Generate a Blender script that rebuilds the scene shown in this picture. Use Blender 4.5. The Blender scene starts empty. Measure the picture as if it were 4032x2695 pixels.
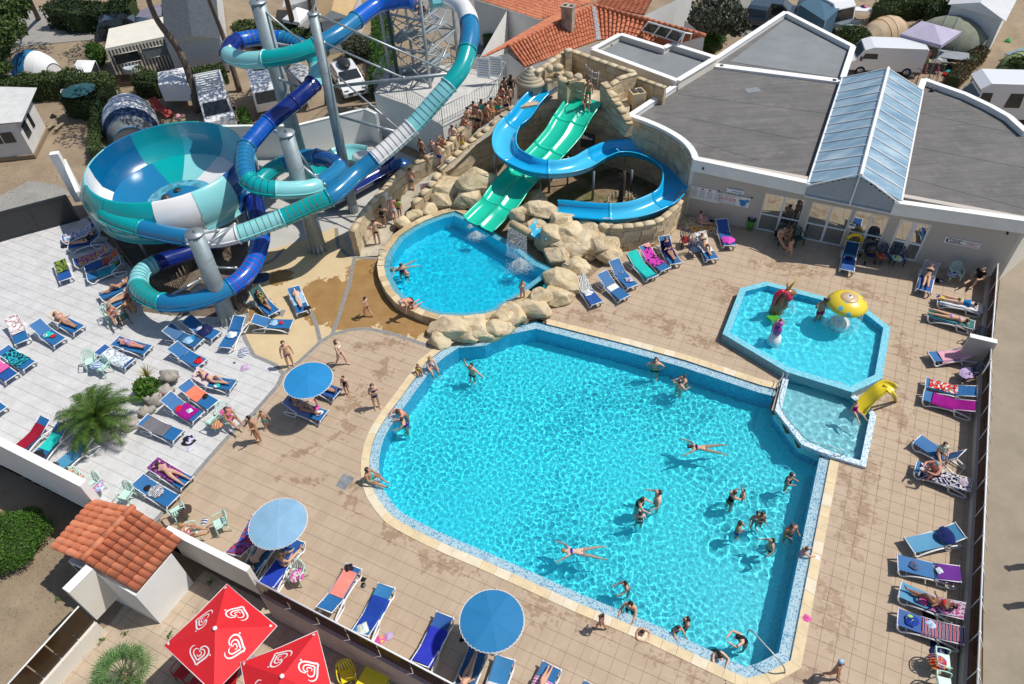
import bpy, bmesh, math, random
from mathutils import Vector, Matrix, noise
from mathutils.geometry import tessellate_polygon
R=math.radians; rnd=random.Random(7)
sc=bpy.context.scene; COL=sc.collection
# ---------------------------------------------------------------- camera, sky, sun, exposure
CF,CP,CR_,CX,CY,CH=2858.,R(45.53),R(-2.94),2016.,1347.5,24.2
_c,_s,_cr,_sr=math.cos(CP),math.sin(CP),math.cos(CR_),math.sin(CR_)
cam=bpy.data.cameras.new('camera'); cam_o=bpy.data.objects.new('camera',cam); COL.objects.link(cam_o); sc.camera=cam_o
cam.sensor_width=36; cam.lens=CF/4032*36; cam.clip_end=900; cam.clip_start=.5
_rt=Vector((1,0,0)); _dn=Vector((0,-_s,-_c)); _fw=Vector((0,_c,-_s))
_X=_rt*_cr-_dn*_sr; _D=_rt*_sr+_dn*_cr
cam_o.matrix_world=Matrix.Translation((0,0,CH))@Matrix((( _X.x,-_D.x,-_fw.x),(_X.y,-_D.y,-_fw.y),(_X.z,-_D.z,-_fw.z))).to_4x4()
SUN_EL,SUN_AZ=R(58),R(7)
world=bpy.data.worlds.new('World'); sc.world=world; world.use_nodes=True
_n=world.node_tree.nodes; sky=_n.new('ShaderNodeTexSky'); sky.sky_type='NISHITA'; sky.sun_disc=False
sky.sun_elevation=SUN_EL; sky.sun_rotation=R(90)-SUN_AZ
world.node_tree.links.new(sky.outputs[0],_n['Background'].inputs[0]); _n['Background'].inputs[1].default_value=.10
sun=bpy.data.lights.new('sun','SUN'); sun.energy=4.25; sun.angle=R(.5); sun.color=(1,.955,.88); sun.cycles.is_caustics_light=True
sun_o=bpy.data.objects.new('sun',sun); COL.objects.link(sun_o)
_sd=Vector((math.cos(SUN_EL)*math.cos(SUN_AZ),math.cos(SUN_EL)*math.sin(SUN_AZ),math.sin(SUN_EL)))
sun_o.rotation_euler=_sd.to_track_quat('Z','Y').to_euler(); sun_o.location=_sd*60
sc.view_settings.view_transform='Standard'; sc.view_settings.look='None'; sc.view_settings.exposure=0; sc.view_settings.gamma=1
sc.view_settings.use_curve_mapping=False
sc.cycles.use_denoising=True; sc.cycles.max_bounces=7; sc.cycles.transparent_max_bounces=12; sc.cycles.sample_clamp_indirect=4
# ---------------------------------------------------------------- surveyed points: a sight line from the camera to a plane of height z
CR={'A1':(0,0,2.24),'A2':(1000,0,2.24),'A3':(2000,0,2.24),'A4':(3000,0,2.2403),'B1':(0,700,2.24),'B2':(1000,700,2.24),'B3':(2000,700,2.24),'B4':(3000,700,2.2403),'C1':(0,1400,2.346),'C2':(1000,1400,2.346),'C3':(2000,1400,2.346),'C4':(3000,1400,2.2733),'D1':(0,2000,2.256),'D2':(1000,2000,2.256),'D3':(2000,2000,2.256),'D4':(3000,2000,2.2558),'F':(0,0,.581845),'S':(0,0,1)}
def G(k,x,y,z=0.):
    o=CR[k]; a,b=(o[0]+x/o[2]-CX)/CF,(o[1]+y/o[2]-CY)/CF
    a,b=_cr*a+_sr*b,-_sr*a+_cr*b
    d=Vector((a,_c-b*_s,-_s-b*_c)); t=(CH-z)/-d.z
    return Vector((d.x*t,d.y*t,z))
def GP(k,z,*pts): return [G(k,x,y,z) for x,y in pts]
def GM(z,*pts): return [G(k,x,y,z) for k,x,y in pts]
# ---------------------------------------------------------------- materials
_M={}
def N(nt,t,**kw):
    n=nt.nodes.new('ShaderNode'+t)
    for k,v in kw.items():
        if isinstance(k,str) and hasattr(n,k): setattr(n,k,v)
    return n
def L(nt,a,b): nt.links.new(a,b)
def newmat(name):
    m=bpy.data.materials.new(name); m.use_nodes=True
    return m,m.node_tree,m.node_tree.nodes['Principled BSDF']
def ramp(nt,fac,stops,interp='LINEAR'):
    r=N(nt,'ValToRGB'); cr=r.color_ramp; cr.interpolation=interp
    while len(cr.elements)<len(stops): cr.elements.new(.5)
    for e,(p,c) in zip(cr.elements,stops): e.position=p; e.color=(*c,1) if len(c)==3 else c
    L(nt,fac,r.inputs[0]); return r.outputs[0]
def noisetex(nt,scale,detail=4,rough=.6,vec=None,w=None):
    g=vec
    if g is None: g=N(nt,'NewGeometry').outputs['Position']
    n=N(nt,'TexNoise'); n.inputs['Scale'].default_value=scale; n.inputs['Detail'].default_value=detail; n.inputs['Roughness'].default_value=rough
    L(nt,g,n.inputs['Vector']); return n.outputs['Fac']
def mixc(nt,f,a,b,mode='MIX'):
    m=N(nt,'Mix'); m.data_type='RGBA'; m.blend_type=mode
    for s,v in ((0,f),(6,a),(7,b)):
        if hasattr(v,'is_linked') or hasattr(v,'links'): L(nt,v,m.inputs[s])
        elif s==0: m.inputs[0].default_value=v
        else: m.inputs[s].default_value=(*v,1) if len(v)==3 else v
    return m.outputs[2]
def mth(nt,op,a,b=None,c=None):
    m=N(nt,'Math'); m.operation=op
    for i,v in enumerate((a,b,c)):
        if v is None: continue
        if hasattr(v,'links'): L(nt,v,m.inputs[i])
        else: m.inputs[i].default_value=v
    return m.outputs[0]
def bump(nt,b,h,strength=.3,dist=.02):
    n=N(nt,'Bump'); n.inputs['Strength'].default_value=strength; n.inputs['Distance'].default_value=dist
    L(nt,h,n.inputs['Height']); L(nt,n.outputs[0],b.inputs['Normal'])
def pm(name,col,rough=.6,var=.12,scale=3.,bmp=0.,metal=0.,coat=0.,fine=60.,spec=None,stain=None,sub=0.):
    """painted / cast / woven surface: base colour with broad and fine irregularity"""
    if name in _M: return _M[name]
    m,nt,b=newmat(name); _M[name]=m
    a=noisetex(nt,scale,5); d=noisetex(nt,fine,2)
    s=mth(nt,'ADD',mth(nt,'MULTIPLY',a,.7),mth(nt,'MULTIPLY',d,.3))
    lo=tuple(max(0,x*(1-var*1.6)) for x in col); hi=tuple(min(1,x*(1+var*1.3)) for x in col)
    c=ramp(nt,s,[(.3,lo),(.7,hi)])
    if stain:
        f=ramp(nt,noisetex(nt,stain[1],6,.7),[(stain[2],(0,0,0)),(min(1,stain[2]+.12),(1,1,1))])
        c=mixc(nt,f,c,stain[0])
    L(nt,c,b.inputs['Base Color']); b.inputs['Roughness'].default_value=rough; b.inputs['Metallic'].default_value=metal
    b.inputs['Coat Weight'].default_value=coat
    if spec is not None: b.inputs['Specular IOR Level'].default_value=spec
    if bmp: bump(nt,b,s,bmp,.03)
    return m
def matfn(f):
    def g(*a):
        k=(f.__name__,)+a
        if k not in _M: _M[k]=f(*a)
        return _M[k]
    return g
# ---------------------------------------------------------------- mesh building
class MB:
    def __init__(s): s.v=[];s.f=[];s.m=[];s.sm=[]
    def add(s,vs,fs,mi=0,sm=False):
        o=len(s.v); s.v+= [tuple(v) for v in vs]
        for f in fs: s.f.append(tuple(i+o for i in f)); s.m.append(mi); s.sm.append(sm)
        return s
    def quad(s,*p,mi=0): return s.add(p,[tuple(range(len(p)))],mi)
    def box(s,c,d,rz=0,mi=0,M=None,base=False):
        x,y,z=d[0]/2,d[1]/2,d[2]/2; o=z if base else 0
        Mx=M or Matrix.Rotation(rz,3,'Z'); c=Vector(c)
        vs=[c+Mx@Vector((a*x,b*y,e*z+o)) for e in(-1,1) for a,b in((-1,-1),(1,-1),(1,1),(-1,1))]
        return s.add(vs,[(3,2,1,0),(4,5,6,7),(0,1,5,4),(1,2,6,5),(2,3,7,6),(3,0,4,7)],mi)
    def prism(s,poly,z0,z1,mi=0,bottom=True):
        n=len(poly); P=[(p[0],p[1]) for p in poly]
        ar=sum(P[i][0]*P[(i+1)%n][1]-P[(i+1)%n][0]*P[i][1] for i in range(n))
        if ar<0: P=P[::-1]
        z0=z0 if hasattr(z0,'__len__') else [z0]*n; z1=z1 if hasattr(z1,'__len__') else [z1]*n
        if ar<0: z0=z0[::-1]; z1=z1[::-1]
        vs=[(x,y,a) for (x,y),a in zip(P,z0)]+[(x,y,a) for (x,y),a in zip(P,z1)]
        fs=[(i,(i+1)%n,(i+1)%n+n,i+n) for i in range(n)]+[tuple(range(n,2*n))]
        if bottom: fs.append(tuple(range(n-1,-1,-1)))
        return s.add(vs,fs,mi)
    def tube(s,pts,r,n=8,mi=0,cap=True,sm=True,closed=False,arc=None,thick=0):
        pts=[Vector(p) for p in pts]; k=len(pts); rr=r if hasattr(r,'__len__') else [r]*k
        vs=[];up=None
        for i,p in enumerate(pts):
            if closed: t=(pts[(i+1)%k]-pts[i-1]).normalized()
            else: t=(pts[min(i+1,k-1)]-pts[max(i-1,0)]).normalized()
            if up is None: up=Vector((0,0,1)) if abs(t.z)<.95 else Vector((1,0,0))
            a=(t.cross(up)); a=a.normalized() if a.length>1e-5 else Vector((1,0,0)); b=a.cross(t).normalized()
            if abs(t.z)<.97 and not (abs(up.z)>.9): up=b
            for j in range(n):
                th=2*math.pi*j/n; vs.append(p+(a*math.cos(th)+b*math.sin(th))*rr[i])
        fs=[]
        for i in range(k if closed else k-1):
            for j in range(n):
                i2=(i+1)%k; fs.append((i*n+j,i2*n+j,i2*n+(j+1)%n,i*n+(j+1)%n))
        if cap and not closed: fs.append(tuple(range(n))); fs.append(tuple(range(k*n-1,(k-1)*n-1,-1)))
        return s.add(vs,fs,mi,sm)
    def lathe(s,prof,n=24,c=(0,0,0),mi=0,sm=True,a0=0,a1=2*math.pi,jit=0):
        full=abs(a1-a0-2*math.pi)<1e-6; m=n if full else n+1; c=Vector(c); vs=[]
        for (r,z) in prof:
            for j in range(m):
                th=a0+(a1-a0)*j/n; vs.append(c+Vector((r*math.cos(th),r*math.sin(th),z)))
        fs=[]
        for i in range(len(prof)-1):
            for j in range(n): 
                j2=(j+1)%m if full else j+1
                fs.append((i*m+j,i*m+j2,(i+1)*m+j2,(i+1)*m+j))
        return s.add(vs,fs,mi,sm)
    def ball(s,c,r,n=10,mi=0,M=None,jit=0,seed=0):
        r=r if hasattr(r,'__len__') else (r,r,r); c=Vector(c); vs=[];h=n//2+1
        for i in range(h+1):
            ph=math.pi*i/h
            for j in range(n):
                th=2*math.pi*j/n; d=Vector((math.sin(ph)*math.cos(th),math.sin(ph)*math.sin(th),math.cos(ph)))
                q=1+(jit*noise.noise(d*1.7+Vector((seed,seed*.3,0))) if jit else 0)
                q=Vector((d.x*r[0],d.y*r[1],d.z*r[2]))*q
                vs.append(c+(M@q if M else q))
        fs=[(i*n+j,(i+1)*n+j,(i+1)*n+(j+1)%n,i*n+(j+1)%n) for i in range(h) for j in range(n)]
        return s.add(vs,fs,mi,True)
    def strip(s,A,B,mi=0,closed=False,sm=False):
        n=len(A); vs=list(A)+list(B)
        return s.add(vs,[(i,(i+1)%n,(i+1)%n+n,i+n) for i in range(n if closed else n-1)],mi,sm)
    def merge(s,o,M=None):
        return s.add([M@Vector(v) for v in o.v] if M else o.v,[],0) if 0 else s._mg(o,M)
    def _mg(s,o,M):
        k=len(s.v); s.v+=[tuple(M@Vector(v)) if M else v for v in o.v]
        s.f+=[tuple(i+k for i in f) for f in o.f]; s.m+=o.m; s.sm+=o.sm; return s
    def mesh(s,name,mats):
        m=bpy.data.meshes.new(name); m.from_pydata(s.v,[],s.f); m.polygons.foreach_set('material_index',s.m); m.polygons.foreach_set('use_smooth',s.sm)
        for x in (mats if isinstance(mats,(list,tuple)) else [mats]): m.materials.append(x)
        m.update(); return m
    def obj(s,name,mats,par=None,rc=False,**t):
        return link(name,s.mesh(name,mats),par,rc=rc,**t)
WORLDP=set()
def link(name,data,par=None,rc=False,**t):
    o=bpy.data.objects.new(name,data); COL.objects.link(o)
    if par:
        o.parent=par
        if par.name in WORLDP: o.matrix_parent_inverse=Matrix.Translation(-par.location)
    if rc: o.cycles.is_caustics_receiver=True
    return tag(o,**t)
def tag(o,label=None,cat=None,group=None,kind=None):
    if label: o['label']=label
    if cat: o['category']=cat
    if group: o['group']=group
    if kind: o['kind']=kind
    return o
def E(name,loc=(0,0,0),rz=0,label=None,cat=None,group=None,kind=None,M=None,world_=False):
    o=bpy.data.objects.new(name,None); COL.objects.link(o); o.empty_display_size=.2
    if M is not None: o.matrix_world=M
    else: o.location=loc; o.rotation_euler=(0,0,rz)
    if world_: WORLDP.add(o.name)
    return tag(o,label,cat,group,kind)
def copytree(o,par=None,rc=False):
    c=o.copy(); COL.objects.link(c); c.parent=par
    if rc: c.cycles.is_caustics_receiver=True
    for ch in o.children: copytree(ch,c,rc)
    return c
def area(P): return sum(P[i][0]*P[(i+1)%len(P)][1]-P[(i+1)%len(P)][0]*P[i][1] for i in range(len(P)))/2
def ccw(P): return P if area(P)>0 else P[::-1]
def inside(P,x,y):
    r=False;n=len(P);j=n-1
    for i in range(n):
        xi,yi=P[i][0],P[i][1];xj,yj=P[j][0],P[j][1]
        if (yi>y)!=(yj>y) and x<(xj-xi)*(y-yi)/(yj-yi)+xi: r=not r
        j=i
    return r
def offset(P,d):
    """inset a ccw polygon by d"""
    n=len(P);o=[]
    for i in range(n):
        a=Vector(P[i-1][:2]);b=Vector(P[i][:2]);c=Vector(P[(i+1)%n][:2])
        e1=(b-a).normalized();e2=(c-b).normalized(); n1=Vector((-e1.y,e1.x));n2=Vector((-e2.y,e2.x)); m=(n1+n2)
        m=m/max(.35,m.length_squared/2)
        q=b+m*d; o.append(Vector((q.x,q.y,P[i][2] if len(P[i])>2 else 0)))
    return o
def smooth(P,it=1,closed=True):
    for _ in range(it):
        Q=[];n=len(P)
        for i in range(n if closed else n-1):
            a,b=Vector(P[i]),Vector(P[(i+1)%n]); 
            if not closed and i==0: Q.append(a)
            Q+= [a*.75+b*.25,a*.25+b*.75]
            if not closed and i==n-2: Q.append(b)
        P=Q
    return P
def catmull(P,k=6):
    P=[Vector(p) for p in P];o=[]
    for i in range(len(P)-1):
        a=P[i-1] if i else P[0]*2-P[1]; b,c=P[i],P[i+1]; d=P[i+2] if i+2<len(P) else P[i+1]*2-P[i]
        for j in range(k):
            t=j/k; o.append(.5*((2*b)+(c-a)*t+(2*a-5*b+4*c-d)*t*t+(3*b-a-3*c+d)*t**3))
    o.append(P[-1]); return o
def resample(P,step,closed=False):
    P=[Vector(p) for p in P]
    if closed: P=P+[P[0]]
    o=[P[0]];acc=0.
    for a,b in zip(P,P[1:]):
        l=(b-a).length; t=step-acc
        while t<l: o.append(a.lerp(b,t/l)); t+=step
        acc=l-(t-step)
    if not closed and (o[-1]-P[-1]).length>step*.3: o.append(P[-1])
    return o
# ================================================================ SETTING: ground sheets
TANG=R(-27.82); TS=.4991; TA=Vector((math.cos(TANG),math.sin(TANG),0)); TB=Vector((math.sin(TANG),-math.cos(TANG),0))
def m_ground():
    m,nt,b=newmat('dry_sandy_ground')
    c=ramp(nt,noisetex(nt,.35,8,.65),[(.3,(.16,.11,.068)),(.5,(.28,.205,.13)),(.72,(.41,.32,.22))])
    g=ramp(nt,noisetex(nt,.8,6,.7),[(.52,(0,0,0)),(.66,(1,1,1))])
    c=mixc(nt,mth(nt,'MULTIPLY',g,.6),c,(.11,.085,.05))
    c=mixc(nt,ramp(nt,noisetex(nt,14,4,.8),[(.35,(0,0,0)),(.7,(1,1,1))]),c,(.33,.26,.18))
    L(nt,c,b.inputs['Base Color']); b.inputs['Roughness'].default_value=.95; bump(nt,b,noisetex(nt,20,5,.8),.6,.05); return m
GROUND=m_ground()
gm=MB()
gx=[-400,-120,-60]+[-50+4*i for i in range(26)]+[60,120,400]; gy=[-300,-60,-10]+[0+4*i for i in range(26)]+[120,200,600]
_holes=[]
# the ground is laid in one sheet with the basins cut out of it (cells over a basin are left to the deck)
MAIN_O=ccw(GM(0,('B2',1600,1500),('C2',1530,40),('C2',1460,150),('C2',1380,250),('C2',1280,390),('C2',1200,490),('C2',1110,620),('C2',1055,720),('C2',1015,830),('C2',990,960),('C2',985,1080),('C2',1000,1200),('C2',1040,1310),('C2',1110,1420),('D2',1130,90),('D2',1190,150),('D2',1290,210),('D2',1500,320),('D2',1740,430),('D2',2000,540),('D3',0,655),('D3',600,930),('D3',1220,1190),('D3',1900,1515),('D3',2130,1625),('D4',85,1568),('D4',345,1430),('D4',610,0),('C4',690,960),('C4',700,915),('C4',612,900),('C4',350,790),('C4',116,488),('C4',165,310),('C4',170,262),('C4',140,252),('C3',2346,225),('C3',1660,0),('B3',1100,1435),('B3',250,1225),('B3',100,1260),('B2',2200,1290),('B2',2000,1380),('B2',1750,1400)))
def ground_sheet():
    a,b=(-5.5,2.),(17.5,31.)
    big=[(-400,-300),(400,-300),(400,600),(-400,600)]
    box=[(-13,2),(18,2),(18,36),(-13,36)]
    m=MB()
    def cell(x0,x1,y0,y1,n=1,k=1):
        for i in range(n):
            for j in range(k):
                X0=x0+(x1-x0)*i/n;X1=x0+(x1-x0)*(i+1)/n;Y0=y0+(y1-y0)*j/k;Y1=y0+(y1-y0)*(j+1)/k
                m.quad((X0,Y0,Z),(X1,Y0,Z),(X1,Y1,Z),(X0,Y1,Z))
    Z=-.06
    for a_ in ((-400,-45,-300,600),(18,400,-300,600),(-45,18,36,600)): cell(*a_)
    for i in range(128):
        for j in range(136):
            x,y=-45+.25*i,2+.25*j
            if not inside(LOWZ,x+.125,y+.125): cell(x,x+.25,y,y+.25)
    Z=-.06; holes=[offset(q,.28) for q in (MAIN_O,LAND_O,OCT_O,BAS_O)]+[LOWZ]
    for i in range(124):
        for j in range(136):
            x,y=-13+.25*i,2+.25*j
            if not any(inside(h,x+.125,y+.125) or inside(h,x,y) or inside(h,x+.25,y+.25) or inside(h,x+.25,y) or inside(h,x,y+.25) for h in holes): cell(x,x+.25,y,y+.25)
    m.obj('ground',GROUND,kind='structure'); m=MB(); m.add([(p.x,p.y,-1.03) for p in offset(LOWZ,-.12)],[tuple(range(len(LOWZ)))]); m.obj('lower_ground',GROUND,kind='structure')
# ---- basins: outlines
LAND_O=ccw(GM(.45,('B2',1100,700),('B2',1085,780),('B2',1100,880),('B2',1165,1010),('B2',1250,1105),('B2',1340,1155),('B2',1480,1215),('B2',1620,1255),('B2',1850,1265),('B2',2050,1245),('B2',2200,1200),('B3',0,1150),('B3',150,1070),('B3',290,960),('B3',440,850),('B3',490,790),('B3',300,700),('B3',120,560),('B3',0,500),('B2',2130,430),('B2',1960,330),('B2',1790,255),('B2',1640,290),('B2',1480,350),('B2',1360,410),('B2',1230,500),('B2',1150,610)))
OCT_O=ccw(GM(.45,('S',3018,1109),('S',3406,1211),('S',3507,1291),('S',3473,1492),('S',3357,1546),('S',3096,1465),('S',2845,1315),('S',2914,1136)))
BAS_O=ccw(GM(.14,('C4',232,160),('C4',190,200),('C4',118,490),('C4',355,797),('C4',620,905),('C4',932,1000),('C4',1025,535),('C4',960,455),('C4',790,320),('C4',700,250)))
LOWZ=ccw([G('C1',-400,700,1.2),G('C1',900,1345,1.2),G('D1',1690,340,.67),G('D1',2256,625,.67),G('D2',1000,1165,1.7),G('D2',2000,1690,1.7),Vector((8,2,0)),Vector((8,-60,0)),Vector((-90,-60,0)),Vector((-90,40,0))])
for _p in LOWZ: _p.z=0
ground_sheet()
def m_tile():
    m,nt,b=newmat('deck_tile_clay')
    pos=N(nt,'NewGeometry').outputs['Position']
    mp=N(nt,'Mapping'); mp.vector_type='POINT'; mp.inputs['Rotation'].default_value=(0,0,-TANG); L(nt,pos,mp.inputs[0])
    sc_=N(nt,'VectorMath'); sc_.operation='SCALE'; sc_.inputs[3].default_value=1/TS; L(nt,mp.outputs[0],sc_.inputs[0])
    fl=N(nt,'VectorMath'); fl.operation='FLOOR'; L(nt,sc_.outputs[0],fl.inputs[0])
    wn=N(nt,'TexWhiteNoise'); wn.noise_dimensions='2D'; L(nt,fl.outputs[0],wn.inputs['Vector'])
    dry=ramp(nt,wn.outputs['Value'],[(0,(.445,.338,.238)),(.5,(.47,.36,.256)),(1,(.49,.38,.275))])
    wet=ramp(nt,wn.outputs['Value'],[(0,(.26,.155,.09)),(1,(.31,.19,.115))])
    grime=ramp(nt,noisetex(nt,1.1,7,.75),[(.5,(0,0,0)),(.72,(1,1,1))])
    dry=mixc(nt,mth(nt,'MULTIPLY',grime,.3),dry,(.33,.26,.20))
    # wet patches dripped along the walkways round the water: broken, footprint-sized blots
    tot=None
    for k,x,y,rx,ry,a in (('B3',700,1230,2.6,1.1,-27),('B3',1350,1280,2.8,1.3,-27),('B3',1750,1450,2.2,.9,-27),('B3',1950,1050,1.6,2.,10),('B4',250,800,4.,1.1,-20),('B4',900,1000,2.6,.9,-45),('B4',1250,1500,.9,2.6,-10),
      ('C4',1200,500,1.1,3.6,-12),('C4',950,950,.9,3.,-12),('C4',900,1350,.8,2.5,-12),('C4',750,1100,.7,1.4,-10),('D4',800,200,1.,2.6,-12),('D4',600,900,1.2,2.6,-12),('D4',350,1500,1.1,1.5,-10),('D3',800,1000,2.2,1.,-27),('D3',1500,1330,2.4,1.2,-27),('D3',300,900,2.,.9,-27),('D2',1700,520,2.4,.8,-27),('D2',1250,250,1.8,.6,-27),
      ('C2',1200,130,1.4,1.1,40),('C2',950,400,2.,1.,50),('C2',850,700,1.7,.9,50),('C2',400,900,2.2,.45,15),('C2',400,1150,2.2,.4,-5),('C2',900,1300,.7,1.5,10),('B2',1200,1430,1.7,1.,-20),('B2',950,1480,1.5,.6,-20)):
        q=G(k,x,y); sb=N(nt,'VectorMath'); sb.operation='SUBTRACT'; L(nt,pos,sb.inputs[0]); sb.inputs[1].default_value=(q.x,q.y,q.z)
        ro=N(nt,'Mapping'); ro.vector_type='TEXTURE'; ro.inputs['Rotation'].default_value=(0,0,R(a)); ro.inputs['Scale'].default_value=(rx,ry,9); L(nt,sb.outputs[0],ro.inputs[0])
        ln=N(nt,'VectorMath'); ln.operation='LENGTH'; L(nt,ro.outputs[0],ln.inputs[0])
        v=mth(nt,'MAXIMUM',mth(nt,'SUBTRACT',1.,ln.outputs['Value']),0.)
        tot=v if tot is None else mth(nt,'MAXIMUM',tot,v)
    nz=mth(nt,'ADD',mth(nt,'MULTIPLY',noisetex(nt,2.1,3,.55),.62),mth(nt,'MULTIPLY',noisetex(nt,6.5,2,.5),.38))
    w=mth(nt,'ADD',mth(nt,'MULTIPLY',mth(nt,'POWER',tot,.7),.27),nz)
    f=ramp(nt,w,[(.69,(0,0,0)),(.74,(1,1,1))])
    c=mixc(nt,mth(nt,'MULTIPLY',f,.62),dry,wet)
    c=mixc(nt,.25,c,ramp(nt,noisetex(nt,90,2),[(.3,(.62,.62,.62)),(.7,(1,1,1))]),'MULTIPLY')
    L(nt,c,b.inputs['Base Color']); L(nt,mth(nt,'SUBTRACT',.75,mth(nt,'MULTIPLY',f,.2)),b.inputs['Roughness'])
    b.inputs['Specular IOR Level'].default_value=.3
    bump(nt,b,noisetex(nt,70,3,.7),.15,.01); return m
TILE=m_tile()
def m_whitetile():
    m,nt,b=newmat('pale_stone_slab')
    c=ramp(nt,noisetex(nt,1.3,8,.72),[(.28,(.46,.455,.45)),(.5,(.56,.555,.55)),(.7,(.64,.635,.63))])
    c=mixc(nt,ramp(nt,noisetex(nt,5,6,.75),[(.55,(0,0,0)),(.75,(.6,.6,.6))]),c,(.40,.39,.38))
    L(nt,c,b.inputs['Base Color']); b.inputs['Roughness'].default_value=.7; bump(nt,b,noisetex(nt,30,5,.7),.25,.02); return m
WTILE=m_whitetile()
MORTAR=pm('tile_mortar',(.30,.23,.165),.9,.1); WMORT=pm('slab_mortar',(.36,.35,.33),.9,.1)
def tile_field(name,keep,grid,ts,mats,mort,th=.03,gap=.012,tsy=None,maxobj=300,par=None,zt=0.,clip=None,jit=.0015):
    """square tiles over a region: whole tiles as single pieces, cut ones from small cells"""
    tsy=tsy or ts; xs=[p[0] for p in clip];ys=[p[1] for p in clip]
    cen=Vector(((min(xs)+max(xs))/2,(min(ys)+max(ys))/2,0)); rad=math.hypot(max(xs)-min(xs),max(ys)-min(ys))/2
    i0=int((cen.dot(TA))/ts-rad/ts)-1;i1=i0+int(2*rad/ts)+3; j0=int((cen.dot(TB))/tsy-rad/tsy)-1;j1=j0+int(2*rad/tsy)+3
    whole=[];part=MB();mo=MB()
    for i in range(i0,i1):
        for j in range(j0,j1):
            o=TA*((i+grid[0])*ts)+TB*((j+grid[1])*tsy); c=o+TA*ts/2+TB*tsy/2
            if not (min(xs)-1<c.x<max(xs)+1 and min(ys)-1<c.y<max(ys)+1): continue
            ins=[keep(*(o+TA*ts*a+TB*tsy*b).xy) for a in(.02,.5,.98) for b in(.02,.5,.98)]
            if all(ins): whole.append(c); mo.quad(*[tuple(o+TA*ts*a+TB*tsy*b+Vector((0,0,zt-.012))) for a,b in((0,0),(0,1),(1,1),(1,0))])
            elif any(ins):
                n=10
                for a in range(n):
                    for b_ in range(n):
                        p=o+TA*ts*(a+.5)/n+TB*tsy*(b_+.5)/n
                        if keep(p.x,p.y):
                            e=[(a,b_),(a,b_+1),(a+1,b_+1),(a+1,b_)]
                            g=lambda t,m_: (gap/2/m_ if t==0 else (1-gap/2/m_ if t==n else t/n))
                            part.quad(*[tuple(o+TA*ts*g(x,ts)+TB*tsy*g(y,tsy)+Vector((0,0,zt))) for x,y in e])
                            mo.quad(*[tuple(o+TA*ts*x/n+TB*tsy*y/n+Vector((0,0,zt-.012))) for x,y in e])
    whole.sort(key=lambda c:(c-Vector((0,0,CH))).length)
    root=mo.obj(name,mort,kind='structure') if par is None else par
    if par: mo.obj('bedding',mort,par)
    def tb(m,c,dz=0,tx=0,ty=0):
        vs=[];hx,hy=ts/2-gap/2,tsy/2-gap/2; ch=.006
        for (s_,z) in ((0,-.03),(0,-ch),(ch,0)):
            for a,b in((-1,-1),(1,-1),(1,1),(-1,1)):
                p=c+TA*(a*(hx-s_))+TB*(b*(hy-s_)); vs.append((p.x,p.y,zt+z+dz+a*tx+b*ty))
        f=[(11,10,9,8)]+[(k,k+4,(k+1)%4+4,(k+1)%4) for k in range(4)]+[(k+4,k+8,(k+1)%4+8,(k+1)%4+4) for k in range(4)]
        m.add(vs,f)
    shared=[]
    for k in range(6):
        m=MB(); tb(m,Vector((0,0,0)),rnd.uniform(-jit,jit),rnd.uniform(-jit,jit)*.6,rnd.uniform(-jit,jit)*.6); shared.append(m.mesh('tile',mats))
    rest=part
    for k,c in enumerate(whole):
        if k<maxobj: o=link('tile',rnd.choice(shared),root); o.location=(c.x,c.y,0)
        else: tb(rest,c,rnd.uniform(-jit,jit),rnd.uniform(-jit,jit)*.6,rnd.uniform(-jit,jit)*.6)
    rest.obj('tile_field',mats,root,kind='stuff')
    return root
# ---- regions of the paving
DECK=GM(0,('B4',2020,880),('D4',1700,1800),('D2',1800,1640),('D1',2200,620),('D1',1690,350),('D1',1400,90),('C1',2250,600),('C2',0,560),('C2',215,285),('C2',270,170),('C2',440,40),('B2',585,1450),('B2',690,1385),('B2',850,1342),('B2',990,1330),('B2',1200,1370),('B2',1540,1485),('B2',1720,1430),('B3',0,1250),('B3',700,900),('B3',1150,500),('B3',1540,330),('B4',-10,460))
WHITE=GM(0,('B1',0,570),('B1',760,355),('B1',1000,620),('B1',1215,860),('B1',1260,1180),('B1',1500,1215),('B1',1980,1230),('B1',2190,1200),('B1',2150,1400),('B1',2235,1568),('C2',90,40),('C2',200,90),('C2',270,170),('C2',215,285),('C2',0,530),('C1',2100,760),('C1',1900,985),('C1',1480,1480),('C1',1350,1650),('C1',880,1420),('C1',0,960),('C1',-300,820),('B1',-300,650))
def keep_deck(x,y):
    return inside(DECK,x,y) and not inside(MI,x,y) and not inside(LI,x,y) and not inside(OI,x,y) and not inside(BI,x,y)
MI=offset(MAIN_O,.12);LI=offset(LAND_O,.1);OI=offset(OCT_O,.1);BI=offset(BAS_O,.1)
def _right(x,y): return x>6.2 or (y>20 and x>1.2)
deck=tile_field('pool_deck',lambda x,y: keep_deck(x,y) and _right(x,y),(.24,.53),TS,TILE,MORTAR,clip=DECK,maxobj=130,gap=.008)
tile_field('',lambda x,y: keep_deck(x,y) and not _right(x,y),(.43,.255),TS,TILE,MORTAR,clip=DECK,maxobj=150,par=deck,gap=.008)
white=tile_field('sunbathing_terrace',lambda x,y: inside(WHITE,x,y),(.1,.3),TS,WTILE,WMORT,clip=WHITE,maxobj=280,tsy=TS,zt=-.002,jit=.001)
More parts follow.
